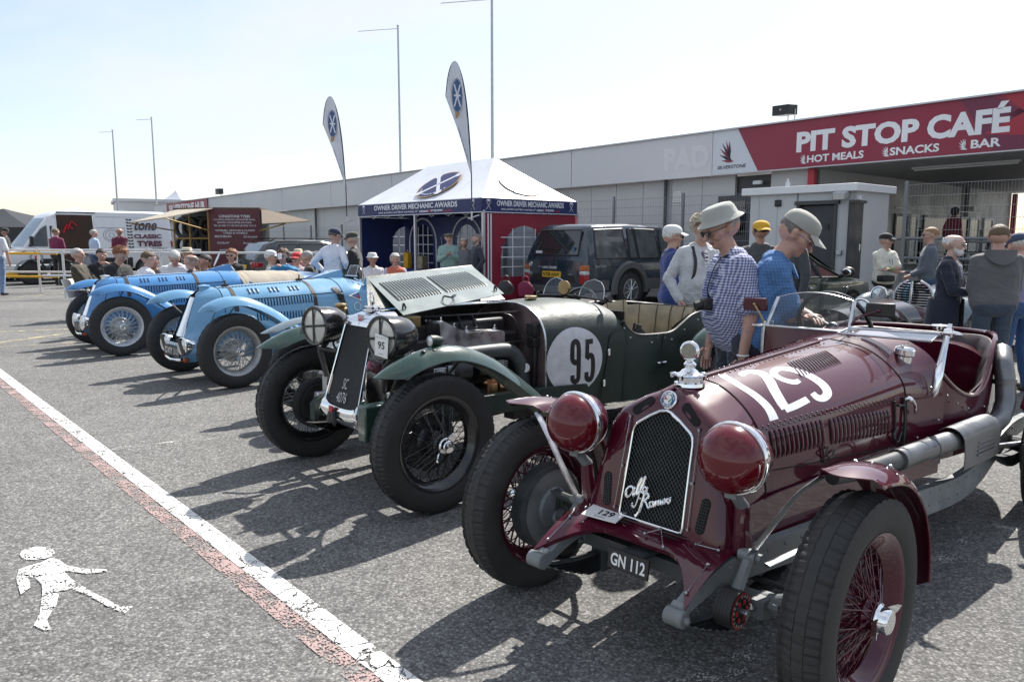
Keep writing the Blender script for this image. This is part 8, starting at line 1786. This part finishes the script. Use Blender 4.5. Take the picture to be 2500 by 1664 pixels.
    def head_lathe(prof, mname, name, n=28, sx=1.12, cz=1.66, visor=None, par=None):
        k = MB(); rows = [[Hd(-.010, 0, cz) + Rt @ Vector((r * sx * cos(2 * pi * j / n) * s, r * sin(2 * pi * j / n) * s, h * s)) for j in range(n)] for h, r in prof]; k.grid(rows, cu=True)
        if visor:
            ln, dz = visor; pts = []
            for i in range(7):
                t = i / 6; pts.append([Hd(-.010, 0, cz) + Rt @ Vector(((.108 + ln * t * sqrt(max(0, 1 - (u * .95) ** 2 * .55)) - .035 * u * u) * s, u * (.085 - .012 * t) * s, (.028 - dz * t - .018 * u * u) * s)) for u in np.linspace(-1, 1, 11)])
            k.sheet(pts, .004)
        return k.build(name, mname, par or root, ang=50)
    if hat:
        kind, col = hat; hmn2 = cloth(col)
        if kind in ('cap', 'capback'):
            Rt0 = Rt
            if kind == 'capback': Rt = Rt0 @ Matrix.Rotation(pi, 3, 'Z')
            head_lathe([(.012, .100), (.03, .103), (.06, .099), (.085, .086), (.103, .06), (.112, .03), (.114, .002)], hmn2, 'cap', visor=(.085, .03)); Rt = Rt0
        elif kind == 'bucket': head_lathe([(.010, .126), (.014, .129), (.020, .122), (.034, .104), (.042, .100), (.086, .090), (.106, .078), (.114, .052), (.116, .002)], hmn2, 'sun_hat', sx=1.15)
        elif kind == 'panama': h_ = head_lathe([(.022, .165), (.024, .168), (.028, .14), (.032, .104), (.036, .101), (.11, .09), (.118, .07), (.112, .002)], hmn2, 'panama_hat', sx=1.12); k = MB(); k.tube([Hd(-.01, 0, 1.705) + Rt @ Vector((.118 * cos(t), .105 * sin(t), 0)) for t in np.linspace(0, 2 * pi, 25)], .012, 5); k.build('hat_band', 'trim_black', h_)
        elif kind == 'flat': head_lathe([(.02, .104), (.03, .116), (.05, .118), (.07, .10), (.082, .06), (.086, .002)], hmn2, 'flat_cap', visor=(.05, .02), sx=1.2)
    # eyes and glasses
    k = MB()
    for e in (-1, 1): k.ell(Hd(.096, e * .033, 1.637), .0095 * s, 8, 6)
    k.build('eyes', 'black_gloss', root)
    if glasses:
        gm = 'black_gloss' if glasses == 'dark' else 'badge_blue' if glasses == 'blue' else 'glass_clear'; k = MB(); kf = MB()
        for e in (-1, 1):
            pts = [Hd(.117 - .006 * abs(cos(t)), e * (.034 + .025 * cos(t)), 1.634 + .017 * sin(t)) for t in np.linspace(0, 2 * pi, 15)[:-1]]
            k.ngon(pts); kf.tube(pts + [pts[0]], .0022 * s, 5, cap=False); kf.tube([Hd(.114, e * .058, 1.64), Hd(.09, e * .082, 1.643), Hd(.0, e * .092, 1.645)], .0024 * s, 5)
        kf.tube([Hd(.118, -.01, 1.638), Hd(.12, 0, 1.642), Hd(.118, .01, 1.638)], .0022 * s, 5); g_ = kf.build('glasses', 'frame_dark' if glasses != 'clear' else 'steel', root); k.build('lenses', gm, g_, smooth=False)
    return root, U, Hd, wr, s, Ru
def strap(r, pts, m='trim_black', name='strap', rad=.016): k = MB(); k.tube(pts, rad, 6, smooth=16, sq=.35); return k.build(name, m, r)
WHT = (.66, .66, .68); NAV = (.012, .016, .035); BLK = (.012, .012, .014); JEAN = (.035, .065, .14); GRY = (.33, .33, .32)
# men leaning over the crimson car
r, U, Hd, wr, s, Ru = person('man in a checked blue shirt and grey sun hat looking down beside the green tourer', 1806, 519, 412, 187, 'shirt_check', (.022, .028, .045), 'hang', 8, 13, 6, ('bald', (.30, .28, .26)), ('bucket', (.36, .37, .34)), 'dark', 'a', sleeve=.5, fat=.03, H=1.70, vox=.007)
strap(r, [U(-.06, .1, 1.46), U(.08, .05, 1.45), U(.16, .02, 1.3), U(.17, .02, 1.22)], rad=.012); k = MB(); k.box(U(.19, .04, 1.19), (.06, .09, .07)); k.lathe([(0, .03), (.05, .03)], U(.21, .04, 1.19), (1, 0, -.3), 16); k.build('camera', 'trim_black', r, bevel=.012)
k = MB(); rows = [[U(-.16 + .02 * cos(a) + .10 * t, .16 + (.10 + .03 * sin(4 * t)) * cos(a), 1.02 - .42 * t) + Vector((.07 * sin(a), 0, 0)) for a in np.linspace(0, 2 * pi, 13)[:-1]] for t in np.linspace(0, 1, 8)]; k.grid(rows, cu=True); k.build('coat_over_arm', cloth((.02, .024, .035)), r)
k = MB(); E_, T = wr[1]; k.tube([T + (E_ - T).normalized() * .01 + Vector((.03 * cos(t), .03 * sin(t), 0)) for t in np.linspace(0, 2 * pi, 17)], .006, 5); k.build('wristband', 'white_plain', r)
r, U, Hd, wr, s, Ru = person('man in a blue short sleeved shirt and grey cap leaning behind the windscreen, arms folded', 1842, 538, 420, -14, 'shirt_blue_check', (.02, .025, .045), 'folded', 14, 22, -8, ('short', (.16, .14, .13)), ('cap', (.34, .335, .30)), 'clear', 'a', sleeve=.5, H=1.69, vox=.007, fat=.01)
k = MB(); E_, T = wr[-1]; k.tube([E_.lerp(T, .82) + Ru @ Vector((.0, .034 * cos(t), .034 * sin(t))) for t in np.linspace(0, 2 * pi, 17)], .011, 6); k.build('wristwatch', 'trim_black', r)
for e in (1, -1): k = MB(); k.prism([U(.085, e * .015, 1.445), U(.135, e * .05, 1.37), U(.10, e * .095, 1.40), U(.02, e * .085, 1.475)], Ru @ Vector((.008, 0, .006))); k.build('collar', 'shirt_blue_check', r, smooth=False)
# group beyond the green tourer
r, U, Hd, wr, s, Ru = person('white haired man in blue and white race overalls and a white cap, facing right', 1638, 551, 225, 2, (.014, .035, .17), (.02, .04, .17), 'front', 0, 2, 0, ('short', (.6, .6, .58)), ('cap', (.62, .62, .63)), 'dark', 'a', inner=(.55, .56, .58))
for e in (-1, 1): k = MB(); k.prism([U(.05, e * .125, 1.15), U(-.06, e * .13, 1.1), U(-.04, e * .135, .80), U(.06, e * .15, .72)], (0, e * .02, 0)); k.build('white_panel', 'white_vinyl', r, smooth=False)
k = MB(); k.tube([U(-.01 + .035 * cos(t), -.255, 1.33 + .045 * sin(t)) for t in np.linspace(0, 2 * pi, 15)], .004, 4); k.tube([U(-.035, -.255, 1.3), U(.015, -.255, 1.36)], .005, 4); k.tube([U(.015, -.255, 1.3), U(-.035, -.255, 1.36)], .005, 4); k.build('sleeve_badge', 'white_vinyl', r)
r, U, Hd, wr, s, Ru = person('curly haired man in a laced white smock and khaki trousers with a shoulder strap', 1706, 534, 250, 285, (.50, .51, .53), (.22, .18, .13), 'down', 0, 10, 8, ('wild', (.42, .36, .28)), None, 'clear', 'a', inner=(.10, .09, .14), arm2='pocket', fat=.02)
strap(r, [U(.05, -.11, 1.46), U(.14, -.12, 1.3), U(.13, -.15, 1.12), U(.0, -.17, 1.05)]); 
k = MB()
for i in range(4): k.tube([U(.135 + .004 * i, -.025, 1.38 - i * .035), U(.14 + .004 * i, .025, 1.36 - i * .035)], .004, 4); k.tube([U(.135 + .004 * i, .025, 1.38 - i * .035), U(.14 + .004 * i, -.025, 1.36 - i * .035)], .004, 4)
k.build('lacing', 'white_vinyl', r, kind='stuff')
person('person in a yellow cap and dark grey jacket seen from behind', 1851, 541, 205, 75, (.07, .075, .08), NAV, 'down', 0, 0, 15, ('short', (.03, .022, .018)), ('capback', (.60, .34, .02)), None, 'b')
person('man in dark sunglasses facing left behind the man in the blue shirt', 1930, 541, 215, 190, (.05, .055, .06), NAV, 'down', 0, 6, 0, ('short', (.10, .06, .035)), None, 'dark', 'a')
r, U, Hd, wr, s, Ru = person('man in a cream T shirt, dark cap and blue lanyard standing with folded arms', 2156, 570, 155, 290, (.66, .63, .54), BLK, 'crossed', 0, 0, 20, ('short', (.3, .28, .26)), ('cap', BLK), None, 'a', sleeve=.5, vox=.009, fat=.02)
strap(r, [U(.02, -.07, 1.47), U(.13, -.03, 1.3), U(.155, .0, 1.13), U(.13, .03, 1.3), U(.02, .07, 1.47)], 'badge_blue', 'lanyard', .010); k = MB(); k.box(U(.16, 0, 1.0), (.01, .07, .10)); k.build('pass_card', 'white_plain', r); k = MB(); k.box(U(.14, -.10, .99), (.16, .22, .10)); k.build('belt_bag', 'trim_black', r, bevel=.02); k = MB(); E_, T = wr[1]; k.lathe([(-.01, .036), (.01, .036)], E_.lerp(T, .88), (T - E_), 12); k.build('wristband', mat('band_green', (.10, .50, .08), .5), r)
person('fair haired man with sunglasses in a grey denim jacket facing left by the railing', 2262, 558, 166, 160, (.085, .10, .125), JEAN, 'front', 0, 0, 5, ('short', (.26, .15, .075)), None, 'dark', 'a')
r, U, Hd, wr, s, Ru = person('white bearded man in glasses and an open navy jacket holding a programme', 2312, 573, 246, 318, NAV, (.36, .31, .23), 'book', 2, 4, 0, ('bald', (.66, .65, .63)), None, 'clear', 'c', inner='shirt_stripe', beard=1, vox=.008, H=1.535)
k = MB(); k.sheet([[U((.17 + .02 * q) * cos(a), (.205 + .02 * q) * sin(a), 1.03 - .36 * q) for a in np.linspace(.55, 2 * pi - .55, 26)] for q in np.linspace(0, 1, 7)], .012); k.build('jacket_skirt', cloth(NAV), r)
bk = thing('programme', 'glossy programme held open by the bearded man in the navy jacket', 'magazine', r.matrix_basis @ U(.36, .0, 1.13)); bk.rotation_euler = (.5, .3, radians(318)); k = MB(); k.box((0, 0, 0), (.15, .21, .008)); c_ = k.build('cover', 'iron_black', bk); k = MB(); k.box((.02, .03, .006), (.09, .11, .002)); k.build('cover_picture', 'alloy', c_); k = MB(); k.box((0, 0, -.008), (.16, .22, .006)); k.build('pages', 'white_plain', bk)
r, U, Hd, wr, s, Ru = person('brown haired man in a grey hooded sweatshirt and jeans, seen from behind', 2428, 553, 259, 78, (.105, .105, .11), (.04, .06, .09), 'front', 0, 8, -22, ('short', (.115, .075, .045)), None, None, 'a', fat=.03, vox=.008)
k = MB(); rows = [[U(-.075 - .055 * sin(t) - .02 * q * sin(t), .135 * cos(t) * (1 - .1 * q), 1.47 - .12 * q * (sin(t) if sin(t) > 0 else 0) + .03 * (1 - q)) for t in np.linspace(-.35, pi + .35, 17)] for q in np.linspace(0, 1, 7)]; k.sheet(rows, .02); k.build('hood', cloth((.105, .105, .11)), r)
person('person in a navy cap and lilac top at the right edge behind the grey hoodie', 2490, 588, 249, 95, (.26, .22, .36), (.035, .085, .20), 'front', 4, 10, 20, ('short', (.5, .48, .45)), ('cap', (.04, .06, .11)), None, 'c', H=1.55)
person('woman with long dark hair in a red jacket up on the cafe terrace', 2314, 510, 98, 20, (.17, .008, .022), BLK, 'down', 4, 5, 0, ('long', (.012, .01, .012)), None, None, 'b', z0=.74, female=1)
# around the marquee
person('man in pale green overalls and a flat cap by the marquee doorway', 1097, 568, 112, 275, (.22, .33, .31), (.24, .34, .32), 'chest', 0, 0, 0, ('none', (.2, .2, .2)), ('flat', (.10, .085, .06)), None, 'a')
person('grey haired woman in a grey top standing between two men at the marquee doorway', 1133, 583, 112, 268, (.14, .14, .16), (.06, .06, .08), 'down', 0, 0, 5, ('long', (.42, .38, .32)), None, None, 'a', female=1)
person('bearded man in a dark navy jumper at the marquee corner, facing left', 1164, 573, 114, 200, (.022, .03, .05), NAV, 'pocket', 0, 0, 0, ('short', (.2, .17, .15)), None, None, 'a', beard=1)
person('man in a white shirt and navy cap standing with his back turned near the marquee', 817, 558, 150, 62, (.66, .66, .72), NAV, 'hip', 2, 8, -12, ('short', (.12, .08, .06)), ('cap', (.02, .03, .06)), None, 'a', vox=.01)
person('man in a charcoal polo shirt and brown cap facing left by the white shirted man', 868, 567, 150, 178, (.018, .02, .02), BLK, 'front', 2, 4, 0, ('short', (.35, .33, .3)), ('cap', (.05, .042, .03)), None, 'a', sleeve=.5, fat=.035, vox=.01)
# by the van and at the left edge
person('man in a maroon polo shirt with printed back, standing at the open van door', 147, 556, 76, 80, (.16, .012, .06), BLK, 'front', 0, 0, -10, ('short', (.16, .11, .06)), None, None, 'a', sleeve=.5, H=1.80)
person('grey haired man in a pale blue shirt turned away by the van', 237, 561, 77, 50, (.40, .50, .66), JEAN, 'front', 2, 0, 0, ('short', (.35, .34, .33)), None, None, 'a', sleeve=.5, H=1.76)
person('bald man in a maroon polo shirt with folded arms leaning by the van side', 301, 553, 76, 275, (.10, .008, .03), BLK, 'crossed', 0, 0, 0, ('none', (.1, .1, .1)), None, None, 'b', sleeve=.5, H=1.82)
person('person in a pale shirt and light jeans cut off by the left edge', -2, 548, 92, 95, (.58, .60, .66), (.16, .23, .36), 'down', 0, 0, 0, ('short', (.2, .17, .15)), None, None, 'a', sleeve=.5, H=1.82)
person('man in a dark cap beyond the van bonnet at the far left', 24, 557, 68, 200, (.03, .03, .035), BLK, 'down', 0, 0, 0, ('short', (.1, .1, .1)), ('cap', BLK), None, 'b', H=1.86)
# seated spectators on white chairs
SEATED = [('grey haired man in an olive waxed jacket seated leftmost behind the blue cars', 207, 600, 132, 5, dict(top=(.042, .036, .020), arms='lap', hair=('short', (.4, .39, .38)), lean=-8, pitch=8)),
 ('dark haired boy in glasses with a black jacket beside the olive jacket', 252, 601, 128, 318, dict(top=BLK, arms='mouth', arm2='lap', hair=('short', (.03, .02, .016)), glasses='clear', pitch=14)),
 ('ginger curly haired man in a black fleece looking down', 288, 595, 154, 338, dict(top=(.014, .014, .017), arms='lap', hair=('curly', (.22, .085, .03)), glasses='clear', pitch=20, lean=4)),
 ('man in a white shirt seated with his back to the camera', 341, 604, 157, 48, dict(top=(.68, .68, .72), arms='lap', hair=('short', (.10, .06, .035)), glasses='clear', lean=14, fat=.03, yaw=-10)),
 ('man in a dark blue cap and printed navy jacket facing the camera', 379, 613, 138, 285, dict(top=(.03, .035, .05), arms='lap', hair=('short', (.02, .02, .02)), hat=('cap', (.02, .028, .045)), skin='b')),
 ('grey haired man in a white shirt with a blue badge bending forward', 432, 600, 138, 292, dict(top=(.66, .66, .70), arms='lap', hair=('short', (.5, .5, .49)), pitch=24, lean=12)),
 ('person under a cream panama hat with a black band', 462, 599, 120, 280, dict(top=(.10, .07, .05), arms='lap', hair=('none', (.3, .3, .3)), hat=('panama', (.60, .54, .42)))),
 ('balding man in a black and tan leather jacket facing left', 470, 613, 152, 172, dict(top=(.035, .025, .02), inner=(.24, .15, .10), arms='lap', hair=('bald', (.22, .18, .15)))),
 ('dark haired man in a brown jacket looking left next to the balding man', 503, 615, 145, 222, dict(top=(.13, .11, .085), arms='lap', hair=('short', (.012, .01, .01)), skin='b')),
 ('red haired woman in sunglasses and a black cardigan', 569, 603, 128, 272, dict(top=(.014, .014, .016), inner=(.24, .25, .30), arms='lap', hair=('long', (.24, .09, .04)), glasses='dark', female=1)),
 ('man in a white cap and cream waistcoat turned to the right', 665, 604, 128, 10, dict(top=(.52, .47, .36), over=(.62, .60, .55), arms='lap', hair=('short', (.6, .6, .58)), hat=('cap', (.62, .62, .62)))),
 ('woman in mirrored blue sunglasses and a turquoise jumper drinking from a cup', 694, 602, 142, 268, dict(top=(.018, .17, .33), arms='mouth', arm2='lap', hair=('long', (.10, .05, .03)), glasses='blue', female=1)),
 ('child in a red cap beside the woman in turquoise', 727, 609, 122, 262, dict(top=(.55, .45, .46), arms='lap', hair=('short', (.25, .13, .06)), hat=('cap', (.50, .03, .04)), glasses='dark')),
 ('person in a straw hat behind the child in the red cap', 731, 602, 112, 280, dict(top=(.3, .12, .14), arms='lap', hair=('short', (.2, .12, .08)), hat=('bucket', (.55, .48, .34)))),
 ('grey haired man in a black jacket turned to the left', 764, 606, 128, 200, dict(top=(.014, .014, .016), arms='knee', hair=('short', (.30, .29, .28)), lean=8)),
 ('man in a white hat and white sweater seated at the left of the marquee', 911, 611, 117, 290, dict(top=(.62, .61, .62), arms='lap', arm2='chest', legs=(.5, .5, .5), hair=('none', (.3, .3, .3)), hat=('bucket', (.62, .62, .60)), skin='b')),
 ('grey haired woman in an orange waistcoat seated in front of the marquee table', 966, 614, 117, 285, dict(top=(.52, .13, .075), over=(.42, .40, .50), arms='chest', arm2='lap', legs=(.2, .2, .25), hair=('long', (.5, .48, .45)), female=1))]
chair0 = None
for lab, x, y, pm, fc, kw in SEATED:
    res = person(lab, x, y, pm, fc, seat=1, group='spectators seated by the cars', **kw); r = res[0]; hz = res[1](0, 0, .93).z
    if chair0 is None:
        Ch = thing('plastic_chair', '', 'chair', (0, 0, 0), 0, 'white chairs of the spectators'); k = MB(); k.sheet([[(x_, y_, -.115 - .02 * cos(y_ * 6) + .02 * (x_ > .2)) for y_ in np.linspace(-.22, .22, 7)] for x_ in np.linspace(-.2, .26, 6)], .02); k.build('seat', 'white_plain', Ch)
        k = MB(); k.sheet([[(-.20 - .10 * t + .03 * cos(y_ * 6), y_, -.10 + .42 * t) for y_ in np.linspace(-.22, .22, 7)] for t in np.linspace(0, 1, 6)], .018); k.build('backrest', 'white_plain', Ch)
        for a in (-.18, .22):
            for b in (-.2, .2): k = MB(); k.tube([(a, b, -.13), (a * 1.15, b * 1.1, -.62)], [.022, .016], 6); k.build('leg', 'white_plain', Ch)
        for b in (-.25, .25): k = MB(); k.tube([(-.24, b, .08), (.1, b, .09), (.2, b, .05), (.22, b, -.13)], .018, 6, smooth=12); k.build('armrest', 'white_plain', Ch)
        chair0 = Ch
    else: Ch = copy_tree(chair0)
    Ch.location = (r.location.x, r.location.y, hz); Ch.rotation_euler = (0, 0, radians(fc)); Ch.scale = (1, 1, hz / .62); Ch['label'] = 'white chair under the ' + ' '.join(lab.split()[:9])
cup = thing('paper_cup', 'white paper cup at the lips of the woman in turquoise', 'cup', (0, 0, 0)); q = [o for o in bpy.data.objects if o.get('label', '').startswith('woman in mirrored')][0]; k = MB(); k.lathe([(0, .028), (.09, .036), (.092, .033), (.085, .03)], (0, 0, -.03), (0, 0, 1), 16); k.build('cup_body', 'white_plain', cup); bpy.context.view_layer.update(); cup.location = q.matrix_world @ Vector((.17, 0, (q.location.z + 1.5 + (582 - 602) / 142) - .175))
# grow the skins: one evaluation for all, then colour each face by the limb it covers
dg = bpy.context.evaluated_depsgraph_get()
for o, P, hm, mats in PEND:
    me = bpy.data.meshes.new_from_object(o.evaluated_get(dg)); n = len(me.polygons); cn = np.empty(n * 3); me.polygons.foreach_get('center', cn); cn = cn.reshape(-1, 3); best = np.full(n, 9.); mi = np.zeros(n, np.int32)
    for a, b, ra, rb, m in P:
        a = np.array(a); d_ = np.array(b) - a; t = np.clip((cn - a) @ d_ / max(d_ @ d_, 1e-9), 0, 1); q = np.linalg.norm(cn - a - t[:, None] * d_, axis=1) - (ra + (rb - ra) * t); k_ = q < best; best[k_] = q[k_]; mi[k_] = m
    hv = len(me.vertices); V_ = np.empty(hv * 3); me.vertices.foreach_get('co', V_); V_ = V_.reshape(-1, 3)
    b_ = MB(); b_.v = [tuple(x) for x in V_]; b_.f = [tuple(p.vertices) for p in me.polygons]; b_.mi = mi.tolist(); b_.add(hm.v, hm.f, 0); m2 = bpy.data.meshes.new('body'); m2.from_pydata(b_.v, [], b_.f)
    V0 = V_; nr = np.empty(hv * 3); me.vertex_normals.foreach_get('vector', nr); nr = nr.reshape(-1, 3); lv = np.empty(len(me.loops), np.int32); me.loops.foreach_get('vertex_index', lv); cw = np.zeros(hv); cw[lv] = np.repeat(np.isin(mi, (1, 2, 5, 6)), [len(q.vertices) for q in me.polygons])
    R_ = np.random.RandomState(hv % 9973); D_ = np.zeros(hv)
    for q in range(9):
        kv = R_.randn(3); kv *= (36 + 50 * R_.rand()) / np.linalg.norm(kv); k2 = R_.randn(3) * 13; D_ += np.maximum(-.2, np.sin(V0 @ kv + 2.2 * np.sin(V0 @ k2 + R_.rand() * 6) + R_.rand() * 6)) ** 3 * .0021
    V_ = V0 + nr * (D_ * cw)[:, None]; m2.vertices.foreach_set('co', np.concatenate([V_.ravel(), np.array(hm.v).ravel()]))
    for m in mats: m2.materials.append(m)
    m2.polygons.foreach_set('material_index', b_.mi); m2.shade_smooth(); m2.update(); o.modifiers.clear(); old = o.data; o.data = m2; bpy.data.meshes.remove(me); bpy.data.meshes.remove(old)
